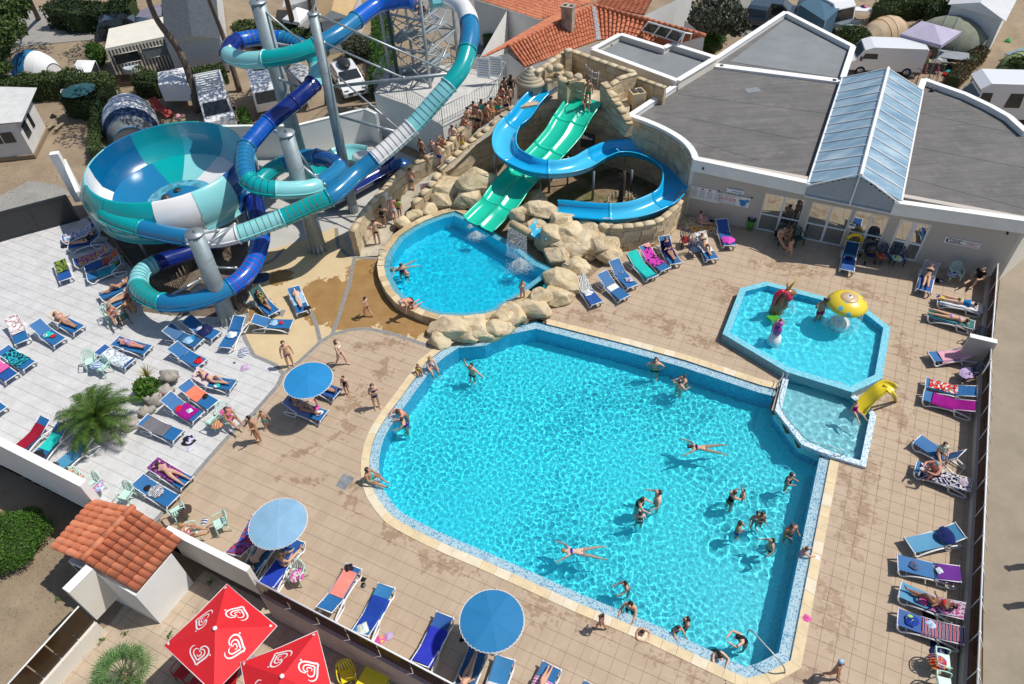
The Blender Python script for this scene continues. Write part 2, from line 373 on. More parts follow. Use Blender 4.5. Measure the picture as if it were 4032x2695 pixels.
# ---- lower terrace by the kiosk
LOWT=GM(-1,('D1',945,1060),('D1',1110,865),('D1',1425,1030),('D1',1815,550),('D1',2256,790),('D2',1000,1300),('D2',1800,1700),('D2',1800,2100),('D1',-300,1900))
tile_field('lower_terrace',lambda x,y: inside(LOWT,x,y),(.2,.6),.44,pm('lower_tile',(.46,.37,.27),.75,.2,.9,stain=((.26,.20,.14),2.5,.6)),MORTAR,clip=LOWT,maxobj=200,zt=-1.)
# ---- resin-bound path, slide pit slab, road
def m_resin():
    m,nt,b=newmat('ochre_resin')
    pos=N(nt,'NewGeometry').outputs['Position']; tot=None
    for k,x,y,rx,ry,a in (('B2',1150,1000,3.6,2.3,-50),('B2',850,1100,2.6,2.6,0),('B2',600,1020,2.,1.6,20),('B2',1050,800,1.8,1.6,0),('B2',1300,1280,2.2,1.2,-25),('B2',230,880,.9,.9,0),('B2',60,1180,.9,1.4,0),('B2',900,1250,2.,1.2,0),('B2',650,1200,1.6,1.,20)):
        q=G(k,x,y); sb=N(nt,'VectorMath'); sb.operation='SUBTRACT'; L(nt,pos,sb.inputs[0]); sb.inputs[1].default_value=tuple(q)
        ro=N(nt,'Mapping'); ro.vector_type='TEXTURE'; ro.inputs['Rotation'].default_value=(0,0,R(a)); ro.inputs['Scale'].default_value=(rx,ry,9); L(nt,sb.outputs[0],ro.inputs[0])
        ln=N(nt,'VectorMath'); ln.operation='LENGTH'; L(nt,ro.outputs[0],ln.inputs[0])
        v=mth(nt,'MAXIMUM',mth(nt,'SUBTRACT',1.,ln.outputs['Value']),0.); tot=v if tot is None else mth(nt,'MAXIMUM',tot,v)
    w=mth(nt,'ADD',mth(nt,'MULTIPLY',mth(nt,'POWER',tot,.5),.62),mth(nt,'MULTIPLY',noisetex(nt,2.3,5,.65),.6))
    f=ramp(nt,w,[(.62,(0,0,0)),(.64,(1,1,1))])
    dry=ramp(nt,noisetex(nt,1.2,4),[(.3,(.55,.42,.245)),(.7,(.62,.485,.295))])
    wet=ramp(nt,noisetex(nt,1.5,5),[(.3,(.27,.15,.05)),(.7,(.35,.21,.085))])
    c=mixc(nt,f,dry,wet); L(nt,c,b.inputs['Base Color']); b.inputs['Roughness'].default_value=.6; b.inputs['Specular IOR Level'].default_value=.25
    bump(nt,b,noisetex(nt,90,3),.2,.01); return m
RES=GM(0,('B2',-100,640),('B2',130,640),('B2',500,530),('B2',725,432),('B2',890,700),('B2',1100,705),('B2',1180,1100),('B2',1650,1300),('B2',1720,1420),('B2',1540,1485),('B2',1200,1370),('B2',990,1330),('B2',850,1342),('B2',690,1385),('B2',585,1450),('C2',440,40),('C2',270,170),('C2',200,90),('C2',90,40),('B1',2235,1568),('B1',2150,1400),('B1',2190,1200),('B1',2150,1150),('B1',2240,900))
LZ=[inside(LI,p.x,p.y) for p in RES]
mb=MB(); mb.prism([p for p in RES],-.2,-.004); mb.obj('resin_path',m_resin(),kind='structure')
CONC=pm('pit_concrete',(.47,.46,.43),.8,.1,.8,stain=((.36,.35,.33),1.2,.58)); 
PIT=GM(0,('B1',1215,840),('B1',900,395),('B1',760,350),('F',330,400),('A2',-100,1270),('A2',1020,1235),('A2',1690,1500),('B2',1120,60),('B2',890,700),('B2',725,432),('B2',500,530),('B2',130,640),('B2',-100,640),('B1',2160,900))
mb=MB(); mb.prism(PIT,-.2,-.008); mb.obj('slide_pit_floor',CONC,kind='structure')
SOIL=pm('bark_soil',(.15,.115,.085),.95,.3,2,.8)
DIRT=GM(0,('B1',900,395),('B1',1225,850),('B1',1260,1180),('B1',1500,1215),('B1',1980,1230),('B1',2190,1200),('B1',2150,900),('B1',2200,500),('B1',1600,350))
mb=MB(); mb.prism(DIRT,-.2,.004); mb.obj('planting_bed',SOIL,kind='structure')
def m_road(name,lo,hi):
    m,nt,b=newmat(name); c=ramp(nt,noisetex(nt,.7,7,.7),[(.3,lo),(.7,hi)])
    c=mixc(nt,mth(nt,'MULTIPLY',ramp(nt,noisetex(nt,60,2,.9),[(.4,(0,0,0)),(.65,(1,1,1))]),.35),c,tuple(x*.45 for x in lo))
    L(nt,c,b.inputs['Base Color']); b.inputs['Roughness'].default_value=.95; bump(nt,b,noisetex(nt,40,4,.8),.5,.02); return m
ROADM=m_road('sandy_lane',(.27,.225,.165),(.37,.31,.235))
mb=MB(); mb.prism(GM(-.01,('D4',1960,1900),('D4',1975,0),('C4',2050,60),('B4',2100,900),('B4',2312,560),('S',4500,800),('S',4800,2900)),-.2,-.01); mb.obj('lane',ROADM,kind='structure')
GRAV=m_road('grey_gravel',(.26,.25,.23),(.38,.36,.33))
mb=MB(); mb.prism(GM(-.012,('A1',0,330),('A1',280,60),('A1',500,130),('A1',900,190),('A1',1000,180),('A1',940,340),('A1',500,380),('A1',100,420)),-.2,-.012); mb.prism(GM(-.014,('B1',0,160),('B1',250,30),('B1',500,60),('B1',600,120),('B1',620,160),('B1',0,330),('B1',-300,400),('B1',-300,200)),-.2,-.014); mb.obj('gravel_track',GRAV,kind='structure')
mb=MB(); mb.prism(GM(-.013,('A2',1430,0),('A2',1700,380),('A2',2240,560),('A3',200,150),('A3',700,-200),('A2',1500,-400)),-.2,-.013); mb.prism(GM(-.011,('A3',1600,260),('A3',2240,330),('A4',700,700),('A4',1300,680),('A4',700,500),('A4',300,230),('A3',2240,-50),('A3',1900,-60)),-.2,-.011); mb.obj('car_park',m_road('pale_asphalt',(.20,.195,.18),(.30,.29,.27)),kind='structure')
# ---- cobble strips
COB=pm('cobble_granite',(.27,.27,.26),.8,.25,9)
def cobbles(paths,w=.2):
    m=MB();m2=MB()
    for P in paths:
        pts=resample(P,.105)
        for a,b in zip(pts,pts[1:]):
            t=(b-a).normalized(); n=Vector((-t.y,t.x,0)); an=math.atan2(t.y,t.x); c=(a+b)/2
            for s_ in (-.5,.5):
                m.box(c+n*w/2*s_+Vector((0,0,-.012+rnd.uniform(0,.004))),(.095,w/2-.012,.04),an+rnd.uniform(-.05,.05))
            m2.quad(*[tuple(q+n*w/2*e+Vector((0,0,-.003))) for q,e in((a,-1),(b,-1),(b,1),(a,1))])
    r=m2.obj('cobble_border',MORTAR,kind='structure'); m.obj('cobble',COB,r,kind='stuff')
cobbles([GM(0,('B2',890,700),('B2',860,820),('B2',845,930),('B2',800,1060),('B2',760,1190),('B2',690,1385)),
 GM(0,('C1',1400,1560),('C1',1480,1480),('C1',1900,985),('C1',2100,760),('C2',0,530),('C2',215,285),('C2',270,170),('C2',200,90),('C2',90,40),('B1',2235,1568),('B1',2150,1400),('B1',2180,1200)),
 GM(0,('C2',270,170),('C2',440,40),('B2',585,1450),('B2',690,1385),('B2',850,1342),('B2',990,1330),('B2',1200,1370),('B2',1540,1485)),
 GM(0,('B2',490,1165),('B2',545,1280),('B2',585,1450)),GM(0,('B2',725,445),('B2',740,600),('B2',820,680),('B2',890,700),('B2',960,708),('B2',1095,715)),
 GM(0,('B2',80,770),('B2',180,720),('B2',250,640))])
# ================================================================ BASINS
STONE=pm('coping_limestone',(.66,.53,.33),.75,.13,2.2,.1)
SAND0=pm('sandstone_base',(.42,.32,.19),.9,.2,1.6,.3)
STONE2=pm('coping_limestone_pale',(.70,.61,.45),.75,.12,2.2,.1)
def m_pebble():
    m,nt,b=newmat('white_blue_mosaic')
    v=N(nt,'TexVoronoi'); v.inputs['Scale'].default_value=26; L(nt,N(nt,'NewGeometry').outputs['Position'],v.inputs['Vector'])
    s=N(nt,'SeparateColor'); L(nt,v.outputs['Color'],s.inputs[0])
    c=ramp(nt,s.outputs[0],[(0,(.16,.36,.52)),(.18,(.38,.55,.66)),(.36,(.68,.76,.79)),(1,(.80,.83,.83))],'CONSTANT')
    L(nt,c,b.inputs['Base Color']); b.inputs['Roughness'].default_value=.3; return m
PEB=m_pebble()
def m_mosaic(name,lo,hi,sc=40.):
    m,nt,b=newmat(name); br=N(nt,'TexVoronoi'); br.distance='CHEBYCHEV'; br.inputs['Scale'].default_value=sc/2; br.inputs['Randomness'].default_value=.15
    L(nt,N(nt,'NewGeometry').outputs['Position'],br.inputs['Vector']); s=N(nt,'SeparateColor'); L(nt,br.outputs['Color'],s.inputs[0])
    c=ramp(nt,s.outputs[0],[(0,lo),(1,hi)]); L(nt,c,b.inputs['Base Color']); b.inputs['Roughness'].default_value=.35; return m
MOS=m_mosaic('blue_mosaic',(.005,.32,.56),(.03,.50,.74),22); MOSF=m_mosaic('basin_floor_mosaic',(.015,.64,.74),(.06,.80,.87)); MOSL=m_mosaic('aqua_mosaic',(.10,.45,.58),(.28,.62,.70)); LANDM=m_mosaic('deep_blue_liner',(.0,.60,.80),(.01,.70,.88)); MOSK=m_mosaic('kid_floor_mosaic',(.04,.68,.80),(.10,.80,.90)); MOSB=m_mosaic('pale_floor_mosaic',(.22,.62,.68),(.34,.72,.76))
def m_water():
    m=bpy.data.materials.new('clear_pool_water'); m.use_nodes=True; nt=m.node_tree; nt.nodes.clear()
    o=N(nt,'OutputMaterial'); g=N(nt,'BsdfGlass'); g.inputs['IOR'].default_value=1.33; g.inputs['Roughness'].default_value=0; g.inputs['Color'].default_value=(.93,.985,1,1); L(nt,g.outputs[0],o.inputs[0]); return m
WATER=m_water()
BATH=[G(k,x,y) for k,x,y in (('C2',2000,150),('C2',1390,520),('C2',1380,620),('C3',1350,110),('C3',1600,290),('C3',1215,1360),('C3',1395,1340),('C3',1225,1500),('C3',2080,1340),('C4',240,1150),('D3',2050,220),('D3',2230,120),('D4',260,220),('D4',95,350),('D4',350,430),('D3',1090,680),('D3',1100,900),('D3',1500,1100),('D3',1600,1060),('D3',1850,1290),('D3',2090,1170),('C3',1750,880),('C3',1990,960),('D3',560,430),('D3',760,430),('B2',1330,930),('B2',1960,520),('B3',110,800),('B4',480,1290),('B4',650,1370),('B4',150,1230))]
def water(name,P,z,step,waves):
    P=ccw([Vector(p) for p in P]); xs=[p[0] for p in P];ys=[p[1] for p in P]; x0,y0=min(xs),min(ys); nx=int((max(xs)-x0)/step)+2; ny=int((max(ys)-y0)/step)+2
    Q=offset(P,-.03); idx={};vs=[];fs=[]; near={}
    for c_ in BATH:
        for a in range(-2,3):
            for b in range(-2,3): near.setdefault((int(c_.x)+a,int(c_.y)+b),[]).append(c_)
    # scanline fill keeps this quick
    def vid(i,j):
        k=(i,j)
        if k not in idx:
            x,y=x0+i*step,y0+j*step; h=0
            q=.75+.7*noise.noise(Vector((x*.22,y*.22,9)))
            for am,fr,sd in waves: h+=am*q*noise.noise(Vector((x*fr,y*fr,sd)))
            for c_ in near.get((int(x),int(y)),()):
                d=math.hypot(x-c_.x,y-c_.y)
                if d<1.4: h+=.009*math.cos(d*15)*(1-d/1.4)**2
            idx[k]=len(vs); vs.append((x,y,z+h))
        return idx[k]
    n=len(Q)
    for j in range(ny):
        y=y0+(j+.5)*step; cr=[]
        for a in range(n):
            p,q=Q[a],Q[(a+1)%n]
            if (p[1]>y)!=(q[1]>y): cr.append((q[0]-p[0])*(y-p[1])/(q[1]-p[1])+p[0])
        cr.sort()
        for a,b in zip(cr[::2],cr[1::2]):
            for i in range(max(0,int((a-x0)/step+.5)),int((b-x0)/step+.5)):
                fs.append((vid(i,j),vid(i+1,j),vid(i+1,j+1),vid(i,j+1)))
    m=bpy.data.meshes.new(name); m.from_pydata(vs,[],fs); m.polygons.foreach_set('use_smooth',[True]*len(fs)); m.materials.append(WATER); m.update()
    o=link(name,m,kind='structure'); o.cycles.is_caustics_caster=True; return o
def basin(name,P,ztop,depth,wall,floor,par=None):
    m=MB(); top=[Vector((p[0],p[1],ztop)) for p in P]; bot=[Vector((p[0],p[1],ztop-depth)) for p in P]
    m.strip(top,bot,0,closed=True); m.add(bot,[tuple(range(len(bot)))],1)
    return m.obj(name,[wall,floor],par,rc=True,kind='structure')
def stones(par,name,O,I,z0,z1,mats,n=None,step=.62,gap=.008,skip=None,rc=False):
    """a ring of separate coping stones between outer and inner outline"""
    k=len(O); 
    for i in range(k):
        a,b=O[i],O[(i+1)%k]; c,d=I[i],I[(i+1)%k]
        a,b,c,d=[Vector((q[0],q[1],0)) for q in (a,b,c,d)]
        l=(b-a).length; m_=max(1,round(l/step)); 
        for j in range(m_):
            t0,t1=j/m_+gap/l/2,(j+1)/m_-gap/l/2
            p=[a.lerp(b,t0),a.lerp(b,t1),c.lerp(d,t1),c.lerp(d,t0)]
            if skip and skip(*(sum(p,Vector())/4).xy): continue
            dz=rnd.uniform(-.003,.003); mb=MB(); mb.prism(p,z0,z1+dz); mb.obj(name,rnd.choice(mats),par,rc=rc)
# main pool
MAIN_O=[Vector((p.x,p.y,0)) for p in MAIN_O]
inrock=lambda x,y:(x<1.6 and y>24.6)
_ba=[G('C4',215,270),G('C4',118,490,.1),G('C4',355,797,.1),G('C4',640,912,.1)]
_bx=[G('C4',x,y) for x,y in ((700,915),(612,900),(350,790),(116,488),(165,310),(170,262))]
_fx=[0. if any((p-q).length<.02 for q in _bx) else 1. for p in MAIN_O]
def offv(P,d): return [p.lerp(q,1) if f else Vector(p) for p,q,f in zip(P,offset(P,d),_fx)]
MAIN_C=offv(MAIN_O,.34); MAIN_W=offv(MAIN_O,.72)
mp=basin('main_pool',MAIN_W,-.085,1.35,MOS,MOSF)
m=MB(); m.strip([Vector((p.x,p.y,-.07)) for p in MAIN_C],[Vector((p.x,p.y,-.085)) for p in MAIN_W],0,closed=True)
m.strip([Vector((p.x,p.y,.0)) for p in MAIN_C],[Vector((p.x,p.y,-.07)) for p in MAIN_C],1,closed=True); m.obj('overflow_band',[PEB,MOS],mp,rc=True)
stones(mp,'coping_stone',MAIN_O,MAIN_C,-.06,.02,[STONE,STONE,STONE2],skip=lambda x,y:inside(BAS_O,x,y) or inrock(x,y),step=.55)
m=MB(); m.prism(GM(0,('B2',1560,1480),('B2',1600,1250),('B2',2000,1230),('B2',2230,1150),('B3',300,1060),('B3',480,820),('B3',620,900),('B3',330,1190),('B3',230,1240),('B3',0,1330),('B2',2000,1450),('B2',1750,1480)),-.4,-.062); m.obj('rock_base',SAND0,mp)
water('main_pool_water',MAIN_C,-.045,.034,((.012,.7,7),(.0098,4.9,0),(.0036,9.8,3.),(.0015,18,5)))
# landing pool
LC=offset(LAND_O,.36); LW=offset(LAND_O,.66)
lp=basin('landing_pool',LW,.33,1.35,LANDM,LANDM)
m=MB(); m.strip([Vector((p.x,p.y,.335)) for p in LC],[Vector((p.x,p.y,.33)) for p in LW],0,closed=True); m.strip([Vector((p.x,p.y,.42)) for p in LC],[Vector((p.x,p.y,.335)) for p in LC],0,closed=True); m.obj('ledge',MOSL,lp,rc=True)
SAND=pm('carved_sandstone',(.50,.38,.22),.85,.22,1.6,.35,stain=((.60,.50,.34),1.1,.55))
_rk0=[G('B2',1900,290,.45),G('B3',480,800,.45)]
stones(lp,'rim_stone',LAND_O,LC,-.05,.46,[SAND,SAND,STONE],step=.5,gap=.012,skip=lambda x,y:(y>26.6 and x>_rk0[0].x+.3 and x<_rk0[1].x+.3))
water('landing_pool_water',LC,.385,.05,((.020,1.3,1.),(.008,3.6,8.),(.003,8,2)))
# octagon
OC=offset(OCT_O,.30)
op=basin('paddling_pool',OC,.46,.50,MOS,MOSK)
m=MB(); m.strip([Vector((p.x,p.y,-.03)) for p in OCT_O],[Vector((p.x,p.y,.455)) for p in OCT_O],0,closed=True); m.strip([Vector((p.x,p.y,.455)) for p in OCT_O],[Vector((p.x,p.y,.462)) for p in OC],1,closed=True)
m.obj('rim',[m_mosaic('aqua_wall_mosaic',(.10,.30,.38),(.20,.42,.48)),MOSL],op)
water('paddling_pool_water',OC,.395,.04,((.045,3.4,4.),(.010,7.,2)))
# small basin
BC=offset(BAS_O,.24)
bp=basin('middle_basin',BC,.14,.55,m_mosaic('teal_mosaic',(.02,.25,.36),(.06,.38,.48)),MOSB)
m=MB(); m.strip([Vector((p.x,p.y,-.6)) for p in BAS_O],[Vector((p.x,p.y,.14)) for p in BAS_O],0,closed=True); m.strip([Vector((p.x,p.y,.14)) for p in BAS_O],[Vector((p.x,p.y,.145)) for p in BC],0,closed=True); m.obj('rim',PEB,bp,rc=True)
water('middle_basin_water',BC,.06,.045,((.042,3.6,9.),(.010,7.5,6)))
# ================================================================ WALLS AND BUILDINGS
def ribbon(P,w):
    """left and right edges of an open line"""
    P=[Vector((p[0],p[1],0)) for p in P];A=[];B=[];n=len(P)
    for i in range(n):
        e1=(P[i]-P[i-1]).normalized() if i else (P[1]-P[0]).normalized(); e2=(P[i+1]-P[i]).normalized() if i<n-1 else e1
        n1=Vector((-e1.y,e1.x,0));n2=Vector((-e2.y,e2.x,0)); m=n1+n2; m=m/max(.4,m.length_squared/2)
        A.append(P[i]+m*w/2);B.append(P[i]-m*w/2)
    return A,B
def wall(mb,P,w,z0,z1,mi=0):
    A,B=ribbon(P,w); n=len(P); z0=z0 if hasattr(z0,'__len__') else [z0]*n; z1=z1 if hasattr(z1,'__len__') else [z1]*n
    vs=[(a.x,a.y,z0[i]) for i,a in enumerate(A)]+[(a.x,a.y,z1[i]) for i,a in enumerate(A)]+[(a.x,a.y,z1[i]) for i,a in enumerate(B)]+[(a.x,a.y,z0[i]) for i,a in enumerate(B)]
    fs=[]
    for i in range(n-1):
        for k in range(3): fs.append((k*n+i,k*n+i+1,(k+1)*n+i+1,(k+1)*n+i)[::-1])
    fs+= [(0,n,2*n,3*n),(n-1,4*n-1,3*n-1,2*n-1)]
    mb.add(vs,fs,mi); return mb
PLAST=pm('cream_render',(.70,.66,.58),.85,.06,.6,.1,stain=((.60,.54,.45),.9,.66))
PLASTG=pm('grey_beige_render',(.52,.47,.41),.85,.05,.6,.08)
WHITEW=pm('white_masonry_paint',(.78,.78,.76),.8,.05,.8,.08,stain=((.60,.59,.56),1.3,.66))
CAPW=pm('white_coping_cap',(.80,.80,.78),.6,.06,1.5,.05,stain=((.55,.54,.52),2.2,.66))
WHITEP=pm('white_painted_metal',(.80,.80,.80),.35,.03); GALV=pm('galvanised_steel',(.38,.42,.44),.42,.18,3,.05,metal=.55)
DARKM=pm('dark_metal',(.03,.035,.04),.5,.2); BLACKP=pm('black_plastic',(.02,.02,.022),.5,.2)
def cap(par,P,w,z,name='coping_cap',mat=None,seg=1.8,h=.05):
    """separate white cap pieces along a wall top"""
    for a,b in zip(P,P[1:]):
        a=Vector((a[0],a[1],0));b=Vector((b[0],b[1],0)); l=(b-a).length; n=max(1,round(l/seg)); t=(b-a).normalized()
        for i in range(n):
            p=a.lerp(b,i/n)+t*.004;q=a.lerp(b,(i+1)/n)-t*.004
            m=MB(); wall(m,[p,q],w,z,z+h+rnd.uniform(-.002,.002)); m.obj(name,mat or CAPW,par)
# ---------------- main pool building
bld=E('pool_building',G('B4',700,600),label='large beige pool building with grey flat roofs, white parapets and glass doors',cat='building',world_=True)
ZP=3.55
Ff0=G('B3',1560,330); Ff1=G('B4',2085,905)
fd=(Ff1-Ff0).normalized(); fn=Vector((fd.y,-fd.x,0)); flen=(Ff1-Ff0).length
def tf(k,x,y): return (G(k,x,y)-Ff0).dot(fd)
ops=[(tf('B3',2190,455),tf('B4',292,525),2.35,'window'),(tf('B4',350,520),tf('B4',690,605),2.35,'window'),(tf('B4',712,612),tf('B4',1000,690),2.35,'window'),(tf('B4',1085,690),tf('B4',1350,785),2.35,'door')]
def m_pane():
    m=bpy.data.materials.new('mirror_glass'); m.use_nodes=True; nt=m.node_tree; b=nt.nodes['Principled BSDF']
    b.inputs['Base Color'].default_value=(.52,.56,.56,1); b.inputs['Metallic'].default_value=.92; b.inputs['Roughness'].default_value=.03
    bump(nt,b,noisetex(nt,1.4,2),.06,.03); return m
PANE=m_pane(); OPENSHADE=pm('opening_shade',(.05,.05,.05),.8,.1)  # flat dark colour painted for the shade inside openings; no hollow behind
def fbox(mb,t0,t1,z0,z1,d0,d1,mi=0):
    c=Ff0+fd*(t0+t1)/2+fn*(d0+d1)/2; mb.box((c.x,c.y,(z0+z1)/2),(t1-t0,abs(d1-d0),z1-z0),math.atan2(fd.y,fd.x),mi)
m=MB(); t=0
for a,b,h,k in ops+[(flen,flen,0,'')]:
    if a>t: fbox(m,t,a,-.1,ZP,-.3,0)
    if b>a: fbox(m,a,b,h,ZP,-.3,0)
    t=b
m.obj('facade_wall',PLASTG,bld)
for (a,b,h,k) in ops:
    n=2
    for i in range(n):
        p,q=a+(b-a)*i/n,a+(b-a)*(i+1)/n
        fr=MB(); w=.06 if k=='window' else .11
        for (u0,u1,v0,v1) in ((p,q,0.02,.02+w),(p,q,h-w,h),(p,p+w,.02,h),(q-w,q,.02,h),(p,q,1.0,1.0+w)): fbox(fr,u0+.003,u1-.003,v0,v1,-.12,-.05+(.002 if v1-v0>1 else 0))
        f=fr.obj(k,WHITEP,bld); g=MB(); fbox(g,p+w,q-w,.02+w,1.0,-.10,-.085); g.obj('pane',PANE,f); g=MB(); fbox(g,p+w,q-w,1.0+w,h-w,-.10,-.085); g.obj('pane',PANE,f)
ROOF=None
def m_felt():
    m,nt,b=newmat('roofing_felt'); pos=N(nt,'NewGeometry').outputs['Position']
    c=ramp(nt,noisetex(nt,.5,8,.7),[(.3,(.115,.110,.108)),(.7,(.165,.158,.152))])
    mp=N(nt,'Mapping'); mp.inputs['Rotation'].default_value=(0,0,R(27)); mp.inputs['Scale'].default_value=(.25,5.5,1); L(nt,pos,mp.inputs[0])
    st=noisetex(nt,1.,5,.7,vec=mp.outputs[0]); c=mixc(nt,ramp(nt,noisetex(nt,.9,7,.75),[(.52,(0,0,0)),(.6,(.55,.55,.55))]),c,(.19,.18,.165)); c=mixc(nt,.5,c,ramp(nt,st,[(.3,(.55,.55,.55)),(.7,(1.3,1.3,1.3))]),'MULTIPLY')
    L(nt,c,b.inputs['Base Color']); b.inputs['Roughness'].default_value=.9; bump(nt,b,noisetex(nt,60,3),.3,.01); return m
FELT=m_felt(); FELT2=pm('blue_grey_felt',(.21,.225,.235),.85,.12,.7,.2)
curve=catmull(GP('A3',ZP,(1080,1020),(1250,1080),(1420,1160),(1550,1245),(1625,1330),(1655,1405)),4)
cornerR=Ff1+fn*0; cornerR=Vector((cornerR.x,cornerR.y,ZP))
endw=G('S',4140,800,0)
back=GM(ZP,('A4',2330,1165),('A4',2180,1030),('A4',2000,930),('A4',1800,835),('A4',1600,765),('A4',1430,703))
rear=GM(ZP,('A4',805,415),('A4',210,110))
front0=Vector((Ff0.x,Ff0.y,ZP))
roofpoly=[*curve[:-1],front0,Vector((Ff1.x,Ff1.y,ZP)),G('S',4200,700,ZP),G('S',4150,560,ZP),*back,G('A4',1390,790,ZP),G('A4',705,695,ZP),*rear]
m=MB(); m.prism([p for p in roofpoly],3.0,3.28); m.obj('roof_felt',FELT,bld)
m=MB(); m.prism(GM(3.3,('A4',690,690),('A4',755,440),('A4',210,175),('A3',1960,545)),3.281,3.30); m.obj('upper_roof_felt',FELT2,bld)
for k,x,y,w_,r_ in (('A3',2160,795,.55,10),):
    q=G(k,x,y,3.3); m=MB(); m.box((q.x,q.y,3.29),(w_*1.6,w_,.012),R(r_)); m.obj('felt_patch',FELT2 if w_>.5 else FELT,bld)
for k,x,y in (('A3',1885,583),('A4',640,712),('A4',1505,790)):
    q=G(k,x,y,3.4); m=MB(); m.tube([(q.x,q.y,3.3),(q.x,q.y,3.45)],.12,10); m.obj('roof_outlet',DARKM,bld)
# felt laps: raised seams
for P in ([('A3',1300,985),('A4',640,1290)],[('A3',1500,830),('A4',640,1010)],[('A3',1420,1180),('A3',2240,1420)],[('A4',1400,1000),('A4',2250,1180)],[('A4',1370,1300),('A4',2312,1480)],[('B4',1290,0),('B4',2312,270)],[('A4',120,260),('A4',720,560)]):
    a,b=GM(3.29,*P); m=MB(); wall(m,[a,b],.06,3.27,3.292); m.obj('felt_lap',FELT,bld)
parl=[[rear[1],curve[0]],[rear[0],rear[1]],[rear[0],G('A4',715,690,ZP)],curve+[front0],[front0,G('B4',440,52,ZP)],[G('B4',1170,215,ZP),Vector((Ff1.x,Ff1.y,ZP))],[Vector((Ff1.x,Ff1.y,ZP)),G('S',4180,760,ZP)],[back[-1],*back[-2::-1]],[back[-1],G('A4',1395,800,ZP)]]
CURB=curve
for P in parl:
    P=[Vector(p) for p in P]; m=MB(); wall(m,P,.26,2.9,ZP-.004); m.obj('parapet',CAPW,bld); cap(bld,P,.34,ZP,'parapet_cap')
a,b=GM(3.3,('A3',1830,590),('A4',700,730)); m=MB(); wall(m,[a,b],.5,3.2,3.42); m.obj('gutter_upstand',CAPW,bld)
# side and rear walls
m=MB(); wall(m,[Ff1-fd*.15,G('S',4160,900,0)-fd*.1],.3,-.1,ZP-.01); m.obj('end_wall',PLAST,bld)
m=MB(); wall(m,[Vector((p.x,p.y,0)) for p in rear[::-1]],.24,-.1,2.9); m.obj('rear_wall',PLAST,bld)
# skylight
RZ=ZP+1.15; r0,r1=G('A4',1113,608,RZ),G('A4',868,1556,RZ); l0,l1=G('A4',706,692,ZP+.05),G('B4',408,45,ZP+.05); e0,e1=G('A4',1420,805,ZP+.05),G('B4',1232,207,ZP+.05)
def m_poly():
    m,nt,b=newmat('skylight_polycarbonate'); mp=N(nt,'Mapping'); mp.inputs['Rotation'].default_value=(0,0,R(-15)); mp.inputs['Scale'].default_value=(.4,1.5,1); L(nt,N(nt,'NewGeometry').outputs['Position'],mp.inputs[0])
    c=ramp(nt,noisetex(nt,.9,4,.6,vec=mp.outputs[0]),[(.3,(.14,.25,.35)),(.5,(.24,.36,.45)),(.7,(.42,.52,.58))]); L(nt,c,b.inputs['Base Color']); b.inputs['Roughness'].default_value=.18; b.inputs['Coat Weight'].default_value=.3; return m
POLY=m_poly(); sk=E('skylight',r1,label='long ridged polycarbonate skylight with white bars on the pool building roof',cat='skylight',world_=True)
for (A0,A1) in ((l0,l1),(e0,e1)):
    n=12
    for i in range(n):
        p=[A0.lerp(A1,i/n),A0.lerp(A1,(i+1)/n),r0.lerp(r1,(i+1)/n),r0.lerp(r1,i/n)]; m=MB(); d=Vector((0,0,.03)); m.add(p+[q-d for q in p],[(0,1,2,3),(7,6,5,4),(0,4,5,1),(1,5,6,2),(2,6,7,3),(3,7,4,0)]); m.obj('pane',POLY,sk)
        m=MB(); m.tube([p[0]+d*.8,p[3]+d*.8],.035,6,sm=False); m.obj('glazing_bar',WHITEP,sk)
    m=MB(); m.tube([A0,A1],.06,6,sm=False); m.obj('eave_rail',WHITEP,sk)
m=MB(); m.tube([r0+Vector((0,0,.04)),r1+Vector((0,0,.04))],.10,6,sm=False); m.obj('ridge_rail',WHITEP,sk)
gl=G('B4',462,103,2.95); gr=G('B4',1145,240,2.95)
m=MB(); m.quad(l1,r1,e1,gr,gl); 
for i in range(1,9):
    pass
LOUV=pm('grey_louvre',(.42,.44,.46),.6,.06)
m=MB(); base0,base1=Vector((l1.x,l1.y,2.95)),Vector((e1.x,e1.y,2.95)); mid=(base0+base1)/2
for i in range(14):
    a=i/14; h0=2.95+a*(RZ-2.95); 
    half=1 if h0+.12<ZP else max(.02,(RZ-h0-.2)/(RZ-ZP)); c=(base0+base1)/2; d=(base1-base0)/2*half; o=fn*(.12+.02*(i%2)); mm=MB()
    q0,q1=c-d+o,c+d+o; mm.add([(q0.x,q0.y,h0),(q1.x,q1.y,h0),(q1.x-fn.x*.04,q1.y-fn.y*.04,h0+.115),(q0.x-fn.x*.04,q0.y-fn.y*.04,h0+.115)],[(0,1,2,3)]); mm.obj('louvre_slat',LOUV,sk)
m=MB(); q=(base0+base1)/2+fn*.2; m.box((q.x,q.y,(2.95+RZ)/2),(.07,.07,RZ-2.95),math.atan2(fd.y,fd.x)); 
for s_ in (base0,base1): m.tube([Vector((s_.x,s_.y,ZP))+fn*.2,Vector((q.x,q.y,RZ))],.04,6,sm=False)
m.tube([base0+fn*.2,base1+fn*.2],.04,6,sm=False); m.obj('gable_frame',WHITEP,sk)
